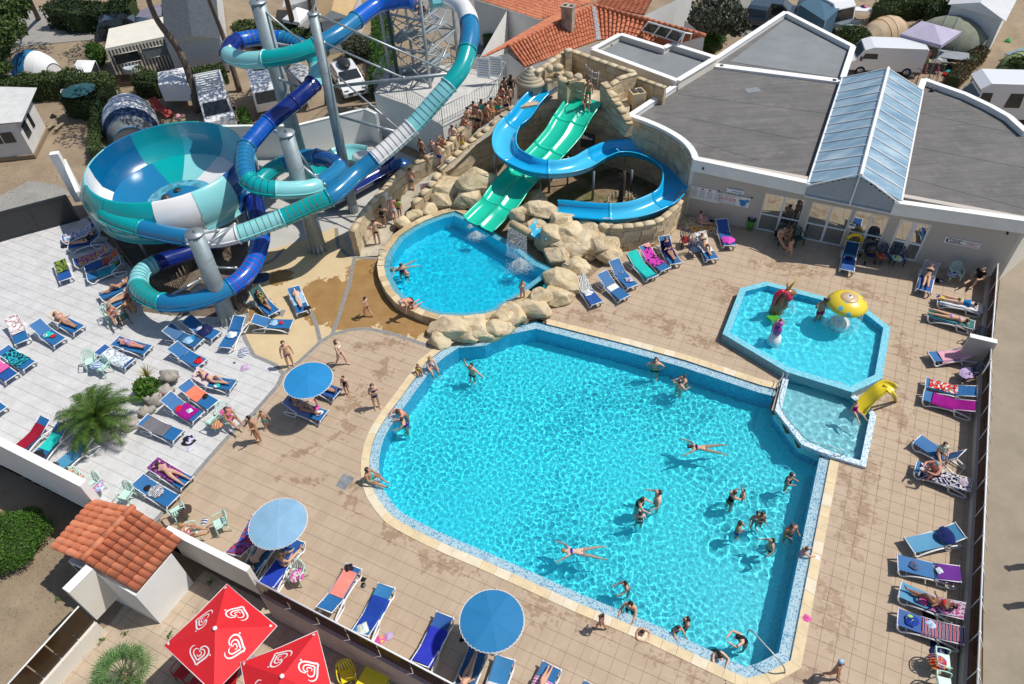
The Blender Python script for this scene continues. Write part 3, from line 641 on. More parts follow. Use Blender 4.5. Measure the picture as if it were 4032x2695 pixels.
# signs on the facade
def text(s,size,loc,M3,mat,par,name='lettering',bold=.0,ext=.002,al='CENTER'):
    c=bpy.data.curves.new(name,'FONT'); c.body=s; c.size=size; c.extrude=ext; c.align_x=al; c.align_y='CENTER'; c.offset=bold; c.materials.append(mat)
    tmp=bpy.data.objects.new('t',c); COL.objects.link(tmp); me=bpy.data.meshes.new_from_object(tmp); bpy.data.objects.remove(tmp); o=link(name,me,par); M=M3.to_4x4(); M.translation=Vector(loc)
    if par is not None: o.matrix_parent_inverse=Matrix.Identity(4); M=par.matrix_world.inverted()@M
    o.matrix_local=M; return o
FM=Matrix(((fd.x,0,fn.x),(fd.y,0,fn.y),(0,1,0)))
def onf(k,x,y,d=.03):
    """point of the facade plane under a sight line"""
    p0=G(k,x,y,0);p1=G(k,x,y,2); a=(p0-Ff0).dot(fn);b=(p1-Ff0).dot(fn); z=2*(a-d)/(a-b); return G(k,x,y,z)
BLACKI=pm('black_ink',(.03,.03,.04),.6,.02); REDI=pm('red_ink',(.55,.03,.03),.6,.02); GREYI=pm('grey_ink',(.30,.32,.36),.6,.02); BLUEI=pm('blue_ink',(.05,.30,.62),.6,.02); SIGNW=pm('white_sign_panel',(.80,.81,.80),.4,.02)
def board(name,k,p0,p1,label,th=.02,mat=None):
    a,b=onf(k,*p0),onf(k,*p1); e=E(name,(a+b)/2,label=label,cat='sign'); bpy.context.view_layer.update()
    t0,t1=(a-Ff0).dot(fd),(b-Ff0).dot(fd); m=MB(); z0,z1=min(a.z,b.z),max(a.z,b.z); c=(a+b)/2-(a+b)/2
    m.box((0,0,0),(abs(t1-t0),th,z1-z0),math.atan2(fd.y,fd.x)); m.obj('panel',mat or SIGNW,e); return e,abs(t1-t0),z1-z0
def stext(e,s,size,u,v,mat,**k): 
    p=e.matrix_world.translation+fd*u+Vector((0,0,v))+fn*.014; return text(s,size,p,FM,mat,e,**k)
def sbox(e,u,v,w,h,mat,name='print'):
    m=MB(); c=fd*u+Vector((0,0,v))+fn*.0125; m.box(tuple(c),(w,.006,h),math.atan2(fd.y,fd.x)); return m.obj(name,mat,e)
e,W_,H_=board('notice_board','B3',(1622,70),(1868,230),'white notice board with four columns of pool rules under small flags')
fc=((BLUEI,SIGNW,REDI),(BLUEI,REDI,BLUEI),(BLACKI,REDI,pm('gold_ink',(.7,.5,.05),.6)),(REDI,SIGNW,BLUEI))
for i in range(4):
    u=-W_/2+W_*(i+.5)/4
    for j in range(3): sbox(e,u-.05+.05*j,H_*.38,.05,.08,fc[i][j],'flag')
    for j in range(9): sbox(e,u,H_*.22-j*H_*.06,W_*.19,.012,GREYI,'text_line')
e,W_,H_=board('pool_depth_board','B3',(1870,110),(2120,270),'white board headed PROFONDEURS DES BASSINS with red icons and blue pool plan')
stext(e,'PROFONDEURS DES BASSINS',W_*.088,0,H_*.38,BLACKI,bold=.004)
stext(e,'LES CHIFFRES DE LA HAUTEUR',W_*.05,-W_*.12,H_*.25,GREYI); stext(e,'REGLEMENT POUR',W_*.05,-W_*.2,H_*.12,REDI)
for i in range(4): sbox(e,-W_*.38+i*W_*.13,-H_*.1,W_*.09,H_*.2,REDI,'icon'); sbox(e,-W_*.38+i*W_*.13,-H_*.1,W_*.05,H_*.1,SIGNW,'icon').location=fn*.004
for i in range(3): sbox(e,-W_*.18,-H_*.3-i*.06,W_*.5,.012,GREYI,'text_line')
m=MB()
for (u,v,r) in ((.30,-.1,.12),(.42,.05,.07),(.2,.0,.05),(.3,-.28,.1)):
    c=fd*u*W_+Vector((0,0,v*H_))+fn*.016; m.add([c]+[c+fd*math.cos(t)*r*W_+Vector((0,0,math.sin(t)*r*W_*.8)) for t in [i*R(45) for i in range(8)]],[(0,i+1,(i+1)%8+1) for i in range(8)])
m.obj('pool_plan',BLUEI,e)
e,W_,H_=board('small_pool_sign','B3',(1935,85),(2078,160),'small white sign with a blue pool profile above the depth board')
sbox(e,0,H_*.4,W_*.9,.03,BLACKI); sbox(e,W_*.1,-H_*.05,W_*.6,H_*.14,BLUEI)
e,W_,H_=board('supervision_sign','B4',(1625,520),(1912,632),'white two-part sign about unsupervised play area near the right corner')
for i,s_ in enumerate(('ESPACE AQUA','LUDIQUE','SURVEILLANCE')): stext(e,s_,W_*.065,-W_*.2,H_*.28-i*H_*.27,BLACKI,bold=.003)
for i,s_ in enumerate(('Tous les jeux de ballon','sont formellement','INTERDITS','dans et hors bassins')): stext(e,s_,W_*.048,W_*.26,H_*.3-i*H_*.2,REDI)
sbox(e,-W_*.43,0,W_*.05,H_*.5,BLACKI)
e,W_,H_=board('door_notice','B4',(770,400),(815,452),'small white paper notice taped inside the window by the yellow lounger'); sbox(e,0,H_*.2,W_*.7,H_*.3,BLACKI)
for k,x,y,l in (('B4',2168,475,'small black camera on the wall by the right building corner'),('B3',-0,0,None),('A3',1725,1475,'small black camera high on the wall above the rule boards')):
    if not l: continue
    p=onf(k,x,y,.1); m=MB(); e=E('security_camera',p,label=l,cat='camera'); m.tube([(0,0,0),tuple(fn*.16+Vector((0,0,-.05)))],.05,8); m.obj('body',BLACKP,e); m=MB(); m.tube([tuple(-fn*.1),(0,0,.02)],.025,6); m.obj('bracket',GALV,e)
p=onf('B3',2145,400,.12); bn=E('litter_bin',(p.x,p.y,p.z),label='green wall-mounted litter bin with black rim beside the glass doors',cat='bin')
GREENP=pm('green_plastic',(.06,.33,.03),.4,.08)
m=MB(); m.lathe([(.0,-.35),(.15,-.35),(.2,.12),(.2,.2)],16); m.obj('body',GREENP,bn); m=MB(); m.lathe([(.2,.18),(.23,.2),(.23,.27),(.17,.27),(.17,.1),(0,.08)],16); m.obj('rim',BLACKP,bn)
# ---------------- flat-roofed annex
an=E('annex_building',G('A3',1200,600,0),label='tan annex with blue-grey flat roof and white parapet beside the castle',cat='building',world_=True)
AP=GP('A3',3.9,(725,432),(990,290),(1372,410),(1440,375),(1860,505),(1500,722)); AP=[Vector((p.x,p.y,0)) for p in AP]
TAN=pm('tan_render',(.50,.36,.20),.85,.05,.6)
m=MB(); m.prism(offset(ccw(AP),.1),-.1,3.45); m.obj('wall',TAN,an); m=MB(); m.prism(offset(ccw(AP),.25),3.451,3.52); m.obj('roof_felt',FELT2,an)
Q=offset(ccw(AP),.13); Q.append(Q[0]); m=MB(); wall(m,Q[:-1]+[Q[0]],.24,3.3,3.86); m.obj('parapet',PLAST,an); cap(an,Q,.36,3.86,'parapet_cap')
m=MB(); q=G('A3',885,405,3.55); m.tube([q,q+Vector((.25,.1,.02))],.06,8); m.obj('vent_pipe',DARKM,an)
# ---------------- pantile roofs
TERRA=[pm('terracotta_%d'%i,c,.75,.16,3,.15) for i,c in enumerate([(.48,.15,.072),(.51,.168,.08),(.45,.138,.065),(.53,.19,.098)])]
def pantiles(par,e0,e1,r1,r0,pitch=.22,row=.36,rad=.10,maxobj=60):
    """half-round tiles running from ridge (r0,r1) to eave (e0,e1)"""
    e0,e1,r0,r1=map(Vector,(e0,e1,r0,r1)); n=max(2,round((e1-e0).length/pitch)); k=0; rest=MB(); under=MB()
    shared={}
    for i in range(n):
        a=e0.lerp(e1,(i+.5)/n);b=r0.lerp(r1,(i+.5)/n); l=(b-a).length; nrm=(e1-e0).cross(b-a).normalized()
        if nrm.z<0: nrm=-nrm
        u_=nrm*-.025; under.add([e0.lerp(e1,i/n)+u_,e0.lerp(e1,(i+1)/n)+u_,r0.lerp(r1,(i+1)/n)+u_,r0.lerp(r1,i/n)+u_],[(0,1,2,3)])
        if l<.3: continue
        m_=max(1,round(l/row)); t=(b-a).normalized(); s_=(t.cross(nrm)).normalized(); st=l/m_
        for j in range(m_):
            c=a+t*st*j; ln=st*1.12; vs=[]
            for (u,rr,lift) in ((-.03,rad*1.08,.028),(ln,rad*.92,-.012)):
                for q in range(5):
                    th=math.pi*q/4; vs.append((u,rr*math.cos(th),rr*math.sin(th)*.75+lift))
            fs=[(q,q+1,q+6,q+5) for q in range(4)]+[(0,1,2,3,4)]
            o_=c+s_*rnd.uniform(-.006,.006)
            Mx=Matrix(((t.x,s_.x,nrm.x,o_.x),(t.y,s_.y,nrm.y,o_.y),(t.z,s_.z,nrm.z,o_.z),(0,0,0,1)))
            mi=rnd.randrange(4)
            if k<maxobj:
                key=(round(st,3),mi)
                if key not in shared: shared[key]=MB().add(vs,fs,0,True).mesh('roof_tile',[TERRA[mi]])
                o=link('roof_tile',shared[key],par); o.matrix_basis=Mx; k+=1
            else: rest.add([Mx@Vector(v) for v in vs],fs,mi,True)
    under.obj('roof_deck',TERRA[2],par)
    if rest.v: rest.obj('roof_tile_field',TERRA,par,kind='stuff')
def ridge(par,a,b,rad=.12,st=.42):
    a,b=Vector(a),Vector(b); n=max(1,round((b-a).length/st))
    for i in range(n):
        m=MB(); m.tube([a.lerp(b,i/n),a.lerp(b,(i+1.08)/n)],[rad,rad*.88],8); m.obj('ridge_tile',rnd.choice(TERRA),par)
def drop(mb,P,zb=-.1,mi=0):
    for a,b in zip(P,P[1:]): mb.quad(tuple(a),tuple(b),(b[0],b[1],zb),(a[0],a[1],zb),mi=mi)
ho=E('terracotta_roofed_house',label='low white house with orange pantile roof, stone chimney and glass roof light',cat='house',world_=True)
RZ2,EZ2=4.45,3.3
R0,R1=G('A3',-320,560,RZ2),G('A3',755,48,RZ2); E0_,E1_=G('A3',90,740,EZ2),G('A3',800,355,EZ2); 
pantiles(ho,G('A3',140,590,EZ2),E1_,R1,G('A3',0,410,RZ2),maxobj=95)
pantiles(ho,G('A3',-260,530,EZ2+.2),G('A3',440,120,EZ2+.6),R1,G('A3',0,410,RZ2),maxobj=10)
ridge(ho,G('A3',0,410,RZ2),R1)
pantiles(ho,G('A3',800,350,EZ2),G('A3',1430,405,EZ2-.2),G('A3',1735,318,EZ2+1.),R1,maxobj=95)
pantiles(ho,G('A3',1300,-60,EZ2+1),G('A3',1200,135,EZ2+.7),R1,G('A3',900,-120,RZ2+.3),maxobj=45)
pantiles(ho,G('A3',-300,-20,EZ2+.2),G('A3',290,172,EZ2+.2),G('A3',760,20,RZ2),G('A3',100,-120,RZ2+.2),maxobj=50)
ridge(ho,R1,G('A3',1735,315,EZ2+1.02),.16)
m=MB(); a=G('A3',755,55,RZ2+.02); b=G('A3',800,355,EZ2+.05); wall(m,[a,b],.3,[a.z-.05,b.z-.05],[a.z+.03,b.z+.03]); m.obj('valley_flashing',GALV,ho)
m=MB(); drop(m,[G('A3',-320,560,EZ2),G('A3',0,470,EZ2+.6),G('A3',150,600,EZ2-.05),G('A3',795,375,EZ2-.05),G('A3',1430,410,EZ2-.3)]); drop(m,[G('A3',-260,530,EZ2),G('A3',0,80,EZ2+.1)]); drop(m,[G('A3',-300,0,EZ2),G('A3',290,182,EZ2+.1),G('A3',470,130,EZ2+.1)]); drop(m,[G('A3',1200,140,EZ2+.6),G('A3',1490,0,EZ2+.6),G('A3',1660,-90,EZ2+.6)]); drop(m,[G('A3',1435,410,EZ2-.1),G('A3',1735,325,EZ2+.9),G('A3',1560,180,EZ2+.6)]); m.obj('wall',WHITEW,ho)
c=G('A3',530,180,4.6); CHM=pm('weathered_chimney',(.42,.34,.27),.9,.25,4,.3,stain=((.22,.17,.14),2,.5))
m=MB(); m.box((c.x,c.y,4.5),(.75,.6,1.9),R(-25)); m.box((c.x,c.y,5.5),(.86,.7,.12),R(-25)); m.obj('chimney',CHM,ho)
for i in (-1,1):
    m=MB(); m.box((c.x+i*.19,c.y-i*.09,5.565),(.22,.3,.02),R(-25)); m.obj('flue',DARKM,ho)
# glass roof light on the house
gla=GM(0,('A3',0,0)); GL=pm('roof_light_glass',(.05,.07,.075),.1,.3,2,coat=.6)
a0,a1=G('A3',1180,268,3.9),G('A3',1500,375,3.9); b1,b0=G('A3',1560,290,4.7),G('A3',1240,195,4.7)
for i in range(3):
    p=[a0.lerp(a1,i/3+.01),a0.lerp(a1,(i+1)/3-.01),b0.lerp(b1,(i+1)/3-.01),b0.lerp(b1,i/3+.01)]
    m=MB(); m.add(p+[q-Vector((0,0,.04)) for q in p],[(0,1,2,3),(0,4,5,1),(1,5,6,2),(3,2,6,7)]); m.obj('roof_light_pane',GL,ho)
m=MB()
for i in range(4): m.tube([a0.lerp(a1,i/3),b0.lerp(b1,i/3)],.05,6,sm=False)
m.tube([a0,a1],.05,6,sm=False); m.tube([b0,b1],.05,6,sm=False); m.tube([a1,Vector((a1.x,a1.y,3)),b1],.05,6,sm=False); m.tube([b1,G('A3',1620,300,4.5),G('A3',1600,410,3.2)],.05,6,sm=False); m.obj('roof_light_frame',WHITEP,ho)
for i,(x,y) in enumerate(((1345,135),(1400,105),(1453,77),(1506,47),(1558,18))):
    q=G('A3',x,y,2.6); m=MB(); m.box(tuple(q),(.2,.2,.2),R(60)); m.obj('vent_opening',GREYI,ho)
q=G('A3',1575,165,1.1); bn=E('litter_bin',q,label='dark green round bin fixed to the white house wall far back',cat='bin')
m=MB(); m.lathe([(0,-.5),(.28,-.5),(.33,.3)],12); m.obj('body',pm('dark_green_plastic',(.02,.14,.05),.5),bn); m=MB(); m.lathe([(.33,.28),(.35,.3),(.35,.5),(.25,.55),(0,.55)],12); m.obj('lid',BLACKP,bn)
# ---------------- kiosk
ki=E('kiosk_building',G('D1',1100,900),label='small white service hut with orange tiled gable roof at lower left',cat='hut',world_=True)
kr0,kr1=G('D1',735,475,1.75),G('D1',1190,0,1.75)
pantiles(ki,G('D1',1215,750,1.27),G('D1',1620,280,1.27),kr1,kr0,.235,.42,.118,300)
pantiles(ki,G('D1',840,-75,1.27),G('D1',460,365,1.27),kr0,kr1,.235,.5,.118,300)
ridge(ki,kr0+Vector((0,0,.08)),kr1+Vector((0,0,.08)),.13,.5)
wA=G('D1',1425,1030,-1); wB=G('D1',1722,668,-1); wC=wB+(G('D1',1110,865,-1)-wA)*1.85; wD=wA+(G('D1',1110,865,-1)-wA)*1.85
m=MB(); zc=lambda p:2.4
m.prism([wA,wB,wC,wD],-1.1,1.21); 
for p,q in ((wA,wD),(wB,wC)):
    mid=(p+q)/2; m.add([(p.x,p.y,1.21),(q.x,q.y,1.21),(mid.x,mid.y,1.66)],[(0,1,2)])
m.obj('wall',WHITEW,ki)
m=MB(); q=wA.lerp(wD,.86); m.box((q.x,q.y,.3),(.5,.06,1.5),math.atan2((wD-wA).y,(wD-wA).x)); m.obj('door_recess',OPENSHADE,ki)
# ---------------- boundary walls
def plainwall(name,P,w,z1,label,mat=WHITEW,capm=True,z0=-1.15):
    e=E(name,P[0],label=label,cat='wall'); bpy.context.view_layer.update(); m=MB(); o=P[0]; Q=[Vector(p)-Vector(o) for p in P]
    wall(m,Q,w,z0,z1); m.obj('wall_body',mat,e)
    if capm: cap(e,Q,w+.03,z1,'cap_slab',h=.03)
    return e
plainwall('boundary_wall',GM(1.2,('C1',-400,700),('C1',0,885),('C1',900,1345)),.28,1.17,'long white rendered wall edging the pale terrace at left')
plainwall('boundary_wall',GM(.67,('D1',1540,262),('D1',2256,625)),.2,.64,'short white wall joining the hut to the brown glass screen',mat=PLAST)
plainwall('boundary_wall',GM(.95,('D1',905,640),('D1',700,850)),.32,.92,'stepped white wall stub behind the hut, lower left',mat=PLAST)
def glassfence(name,P,zt,zw,label,n,brace,wm,zb=-.1):
    e=E(name,(P[0].x,P[0].y,0),label=label,cat='fence'); o=Vector((P[0].x,P[0].y,0)); P=[Vector((p.x,p.y,0))-o for p in P]
    m=MB(); wall(m,P,.24,zb,zw); m.obj('low_wall',wm,e)
    d=(P[-1]-P[0]); l=d.length; t=d/l; nn=Vector((-t.y,t.x,0))
    for i in range(n):
        a,b=P[0]+t*l*i/n+t*.02,P[0]+t*l*(i+1)/n-t*.02; m=MB(); wall(m,[a,b],.012,zw,zt-.03); m.obj('glass_panel',BROWNG,e)
    for i in range(n+1):
        a=P[0]+t*l*i/n; m=MB(); m.tube([a+Vector((0,0,zw)),a+Vector((0,0,zt))],.025 if brace else .010,6)
        if brace: m.tube([a+Vector((0,0,zt-.05)),a+nn*brace+Vector((0,0,zw-.02))],.022,6); m.ball(a+Vector((0,0,zt+.01)),.05,8); m.obj('post',WHITEP,e)
    m=MB(); m.tube([P[0]+Vector((0,0,zt)),P[-1]+Vector((0,0,zt))],.03,6); m.obj('top_rail',WHITEP,e)
    return e
def m_brown():
    m=bpy.data.materials.new('bronze_glass'); m.use_nodes=True; nt=m.node_tree; b=nt.nodes['Principled BSDF']; o=nt.nodes['Material Output']
    b.inputs['Base Color'].default_value=(.045,.024,.010,1); b.inputs['Roughness'].default_value=.12; t=N(nt,'BsdfTransparent'); t.inputs[0].default_value=(.42,.28,.17,1); x=N(nt,'MixShader'); x.inputs[0].default_value=.72
    L(nt,t.outputs[0],x.inputs[1]); L(nt,b.outputs[0],x.inputs[2]); L(nt,x.outputs[0],o.inputs[0]); return m
BROWNG=m_brown()
glassfence('glass_screen',GM(1.15,('B4',2082,760),('C4',2045,40)),1.15,.35,'bronze glass screen on low wall, from building corner to the wall stub',5,.35,PLASTG)
glassfence('glass_screen',GM(1.15,('C4',2050,60),('D4',1976,100),('D4',1905,1800)),1.15,.35,'long bronze glass screen behind the row of right-hand loungers',12,.42,PLASTG)
plainwall('wall_stub',GM(.75,('C4',1800,-72),('C4',2040,-15)),.22,.72,'short grey wall return between the two bronze glass screens',mat=PLASTG)
glassfence('glass_screen',GM(1.7,('D1',2256,640),('D2',2000,1690)),1.7,.70,'brown glass screen with white rail behind the red parasols',7,-.0,pm('pink_render',(.52,.40,.36),.85),-1.1)
glassfence('glass_screen',GM(.95,('D1',700,875),('D1',-120,1775)),.95,-.25,'brown glass screen beside the dry lawn at lower left',5,0,PLAST,-1.1)
# gate
gt=E('sliding_gate',G('B1',400,450),label='dark grey solid metal gate beside the white pier at left',cat='gate'); o=gt.location
GATE=pm('charcoal_gate',(.028,.03,.033),.45,.15)
a,b=G('B1',20,560),G('B1',700,375)
t=(b-a).normalized()
for i in range(2):
    p,q=a.lerp(b,i/2)+t*.02-o,a.lerp(b,(i+1)/2)-t*.02-o; m=MB(); wall(m,[p,q],.03,.08,1.62); m.obj('gate_panel',GATE,gt)
m=MB(); wall(m,[a-o,b-o],.08,1.62,1.74); wall(m,[a-o,b-o],.08,.0,.08); 
for i in range(3): 
    p=a.lerp(b,i/2)-o; m.box((p.x,p.y,.85),(.07,.09,1.7))
m.obj('gate_frame',DARKM,gt)
plainwall('gate_pier',GM(1.95,('B1',660,45),('B1',585,55)),.32,1.92,'white wall pier at the right end of the dark gate')
plainwall('gate_pier',GM(1.5,('B1',668,40),('B1',800,330)),.2,1.47,'white return wall running from the gate pier under the bowl slide')
# white walls round the slide pit
plainwall('pit_wall',[Vector((*G('A2',-400,1390,0).xy,0))]+GM(2.2,('A2',370,1105),('A2',985,955),('A2',1080,1000)),.2,2.17,'tall white retaining wall behind the slide pit with tube shadows')
PLZ=2.95
pl=E('stair_platform',G('A2',1665,1110,0),label='raised white concrete landing with galvanised railings at the slide tower foot',cat='platform'); o=pl.location
pp=GP('A2',PLZ,(1060,822),(1350,925),(1665,1110),(2175,850),(2240,700),(1750,560),(1180,600)); pp=[p-o for p in pp]
m=MB(); m.prism(pp,-.1,PLZ-.06); m.obj('plinth',WHITEW,pl); m=MB(); m.prism(offset(ccw(pp),-.03),PLZ-.06,PLZ); m.obj('deck',pm('pale_concrete_deck',(.52,.51,.48),.8,.12,2),pl)
def railing(par,P,z,h=1.1,step=.13,name='railing',mat=None,r=.012):
    for a,b in zip(P,P[1:]):
        a=Vector((a[0],a[1],a[2] if len(a)>2 else z));b=Vector((b[0],b[1],b[2] if len(b)>2 else z)); l=(b-a).length; m=MB(); up=Vector((0,0,h)); m.tube([a+up,b+up],.025,5); m.tube([a+Vector((0,0,.1)),b+Vector((0,0,.1))],.02,4)
        for p in (a,b): m.tube([p,p+up],.025,4)
        m.obj(name,mat or GALV,par); n=int(l/step)
        for i in range(1,n): 
            p=a.lerp(b,i/n); q=MB(); q.tube([p+Vector((0,0,.1)),p+up],r,3,cap=False,sm=False); q.obj('baluster',mat or GALV,par)
rp=offset(ccw(pp),.08)
railing(pl,[Vector((p.x,p.y,PLZ)) for p in rp]+[Vector((rp[0].x,rp[0].y,PLZ))],PLZ,step=.2)
for i,(x,y) in enumerate(((2020,600),(2130,590))):
    q=G('A2',x,y,PLZ+1.1)-o; m=MB(); m.box(tuple(q),(.85,.03,1.3),R(-20)); s_=m.obj('notice_panel',SIGNW,pl)
    for k in range(7):
        m=MB(); m.box((q.x+.01,q.y-.03,q.z+.45-.15*k),(.6 if k%2 else .7,.012,.03),R(-20)); m.obj('print',BLUEI if k%3==0 else GREYI,s_)
# ================================================================ CASTLE, ROCK WALLS, BOULDERS
BLK=[pm('cast_stone_block_%d'%i,c,.88,.18,2.2,.35,stain=((.30,.25,.18),.9,.62)) for i,c in enumerate([(.56,.45,.29),(.52,.41,.26),(.59,.49,.34)])]
_n={}; REST=MB()
def blockwall(par,P,zb,zt,th=.34,course=.42,core=True,cap_=True,jag=0,faces=(1,)):
    """a wall of separate cast blocks laid in courses along a line, zt may vary along it"""
    P=[Vector((p[0],p[1],0)) for p in P]; ls=[0]
    for a,b in zip(P,P[1:]): ls.append(ls[-1]+(b-a).length)
    zt=zt if hasattr(zt,'__len__') else [zt]*len(P)
    def at(s):
        for i in range(len(P)-1):
            if s<=ls[i+1] or i==len(P)-2:
                t=(s-ls[i])/max(1e-6,ls[i+1]-ls[i]); return P[i].lerp(P[i+1],t),zt[i]+(zt[i+1]-zt[i])*t,(P[i+1]-P[i]).normalized()
    if core:
        m=MB(); wall(m,P,th-.09,zb,[z-.04 for z in zt]); m.obj('wall_core',BLK[1],par)
    z=zb;row=0
    while z<max(zt)-.05:
        h=min(course*rnd.uniform(.8,1.15),max(zt)-z); s=-rnd.uniform(0,.4)*(row%2)
        while s<ls[-1]:
            w=rnd.uniform(.45,1.0); s0,s1=max(0,s),min(ls[-1],s+w); s+=w
            if s1-s0<.12: continue
            mid=(s0+s1)/2; c,top,t=at(mid); 
            if z>top-.06: continue
            hh=min(h,top-z)+ (rnd.uniform(-jag,jag*1.2) if jag and z+h>top-.3 else 0)
            a,_,_=at(s0);b,_,_=at(s1); t=(b-a).normalized(); n=Vector((-t.y,t.x,0)); q=th/2+rnd.uniform(-.02,.025); g=.010
            vs=[]
            for (e,zz) in ((0,z+g),(1,z+hh-g)):
                for (u,v) in ((a+t*g,-q),(b-t*g,-q),(b-t*g,q),(a+t*g,q)):
                    j=lambda:rnd.uniform(-.012,.012); vs.append((u.x+n.x*v+j(),u.y+n.y*v+j(),zz+j()*.6))
            _n[par.name]=_n.get(par.name,0)+1; m=MB() if _n[par.name]<195 or par.name!='castle' else REST; m.add(vs,[(3,2,1,0),(4,5,6,7),(0,1,5,4),(1,2,6,5),(2,3,7,6),(3,0,4,7)],0 if m is not REST else rnd.randrange(3))
            if m is not REST: m.obj('stone_block',rnd.choice(BLK),par)
        z+=h; row+=1
    if cap_:
        s=0
        while s<ls[-1]-.05:
            w=rnd.uniform(.5,.8); s1=min(ls[-1],s+w); a,za,_=at(s+.01);b,zb_,_=at(s1-.01); m=MB(); m.tube([a+Vector((0,0,za-.01)),a.lerp(b,.5)+Vector((0,0,(za+zb_)/2+.01)),b+Vector((0,0,zb_-.01))],[th*.56,th*.58,th*.56],8); 
            for k in range(len(m.v)): v=m.v[k]; zc=(za+zb_)/2; m.v[k]=(v[0],v[1],zc+(v[2]-zc)*.38)
            m.obj('cap_stone',rnd.choice(BLK),par); s=s1
cas=E('castle',label='artificial sandstone castle with round turret and broken walls above the slides',cat='castle')
ZF=3.35
cf=GP('A3',ZF,(70,930),(450,880),(560,900),(820,960),(1080,1045))
blockwall(cas,cf,-.1,ZF,.5,cap_=False)
m=MB(); m.prism(GP('A3',ZF,(75,920),(450,870),(560,890),(820,950),(1060,1010),(1130,700),(560,505),(300,640),(150,650)),ZF-.25,ZF); m.obj('platform_floor',pm('castle_floor',(.47,.38,.27),.8,.2,1.5,.2,stain=((.62,.56,.45),1.4,.5)),cas)
blockwall(cas,GP('A3',4.7,(250,640),(400,530),(495,465)),2.2,4.7,.35); blockwall(cas,GP('A3',5.0,(500,450),(560,440)),2.2,5.0,.4,jag=.1)
blockwall(cas,GP('A3',4.7,(560,447),(830,545),(1115,640)),2.2,4.7,.35)
blockwall(cas,GP('A3',4.6,(1125,650),(980,700),(850,785)),2.2,[4.6,4.7,4.4],.35,jag=.08)
blockwall(cas,GP('A3',4.3,(1140,685),(1390,775)),1.,4.3,.3)
# jagged front parapets between and beside the slides
blockwall(cas,GP('A3',4.3,(330,700),(400,670),(500,650)),ZF-.2,[4.3,4.0,4.6],.4,jag=.12,course=.38)
blockwall(cas,GP('A3',4.5,(455,720),(520,740),(600,700),(690,730)),ZF-1.2,[4.9,4.5,4.7,4.2],.42,jag=.12,course=.38)
blockwall(cas,GP('A3',4.2,(840,800),(900,850),(960,900),(1060,990),(1080,1010)),ZF-.5,[4.7,4.5,4.15,3.8,3.6],.42,jag=.1,course=.36)
for (x,y,z,sx) in ((370,610,4.75,.5),(440,600,4.8,.62),(530,672,4.85,.6),(620,685,4.7,.55),(480,710,5.0,.5)):
    q=G('A3',x,y,z); m=MB(); m.ball(tuple(q),(sx*.55,.26,.24),8,jit=.3,seed=x); m.obj('merlon',rnd.choice(BLK),cas)
tc=G('A3',200,705,4.1); tu=MB()
m=MB(); m.lathe([(.78,1.2),(.80,3.2),(.82,4.05)],20,(tc.x,tc.y,0)); m.obj('turret_wall',BLK[0],cas)
for j in range(7):
    for i in range(12):
        a0=2*math.pi*(i+.5*(j%2))/12; m=MB(); pts=[]
        for zz in (1.25+j*.39,1.25+j*.39+.37):
            for rr in (.66,.85):
                for aa in (a0+.012,a0+2*math.pi/12-.012): pts.append((tc.x+rr*math.cos(aa),tc.y+rr*math.sin(aa),zz))
        if j in(5,) and i in (9,): continue
        m.add(pts,[(0,1,3,2),(4,6,7,5),(2,3,7,6),(0,2,6,4),(1,5,7,3)]); m.obj('stone_block',rnd.choice(BLK),cas)
q=tc+Vector((-.1,-.78,0)); m=MB(); m.box((q.x,q.y,3.5),(.28,.2,.5)); m.obj('arrow_slit',OPENSHADE,cas)
for k in range(6):
    r0_,r1_=1.0-.16*k,1.0-.16*(k+1)+.01; m=MB(); m.lathe([(r0_*.97,4.02+k*.15),(r0_,4.05+k*.15),(max(.0,r1_),4.2+k*.15)],22,(tc.x,tc.y,0)); m.obj('roof_course',BLK[2],cas)
q=G('A3',1140,790,4.1); m=MB(); wall(m,[q+Vector((-.4,-.2,0)),q+Vector((.4,.0,0))],.75,2.6,4.05); m.obj('flue_block',BLK[1],cas); 
for i in (-1,1): m=MB(); m.box((q.x+i*.18,q.y-.1,4.07),(.26,.5,.05),R(15)); m.obj('flue_hole',OPENSHADE,cas)
q=G('A3',705,1240,1.9); m=MB(); m.box((q.x,q.y,1.9),(.7,.7,.55),R(-20)); m.obj('window_opening',OPENSHADE,cas)
# little warning sign
q=G('A3',834,590,4.1); t=(cf[3]-cf[2]).normalized(); e=E('warning_sign',q+Vector((.02,-.2,0)),label='small white sign with two red squares on the castle rear wall',cat='sign'); m=MB(); m.box((0,0,0),(.5,.03,.36),R(-20)); m.obj('panel',SIGNW,e)
for i in(-1,1): m=MB(); m.box((i*.12,-.02-i*.045,0),(.2,.02,.26),R(-20)); m.obj('print',REDI,e)
# safety rails of the castle
for nm,P,lb in (('handrail',[('A3',515,640),('A3',550,655),('A3',580,650)],'short grey tube rail by the child on the castle'),('handrail',[('A3',680,720),('A3',735,780),('A3',790,790)],'grey two-bar tube rail behind the green slide start')):
    e=E(nm,label=lb,cat='handrail'); m=MB(); pts=GM(ZF,*P)
    for p in pts: m.tube([p,p+Vector((0,0,1.1))],.05,6)
    for h in (.65,1.0): m.tube([p+Vector((0,0,h)) for p in pts],.035,6)
    m.obj('tube_rail',GALV,e)
REST.obj('stone_block_field',BLK,cas,kind='stuff')
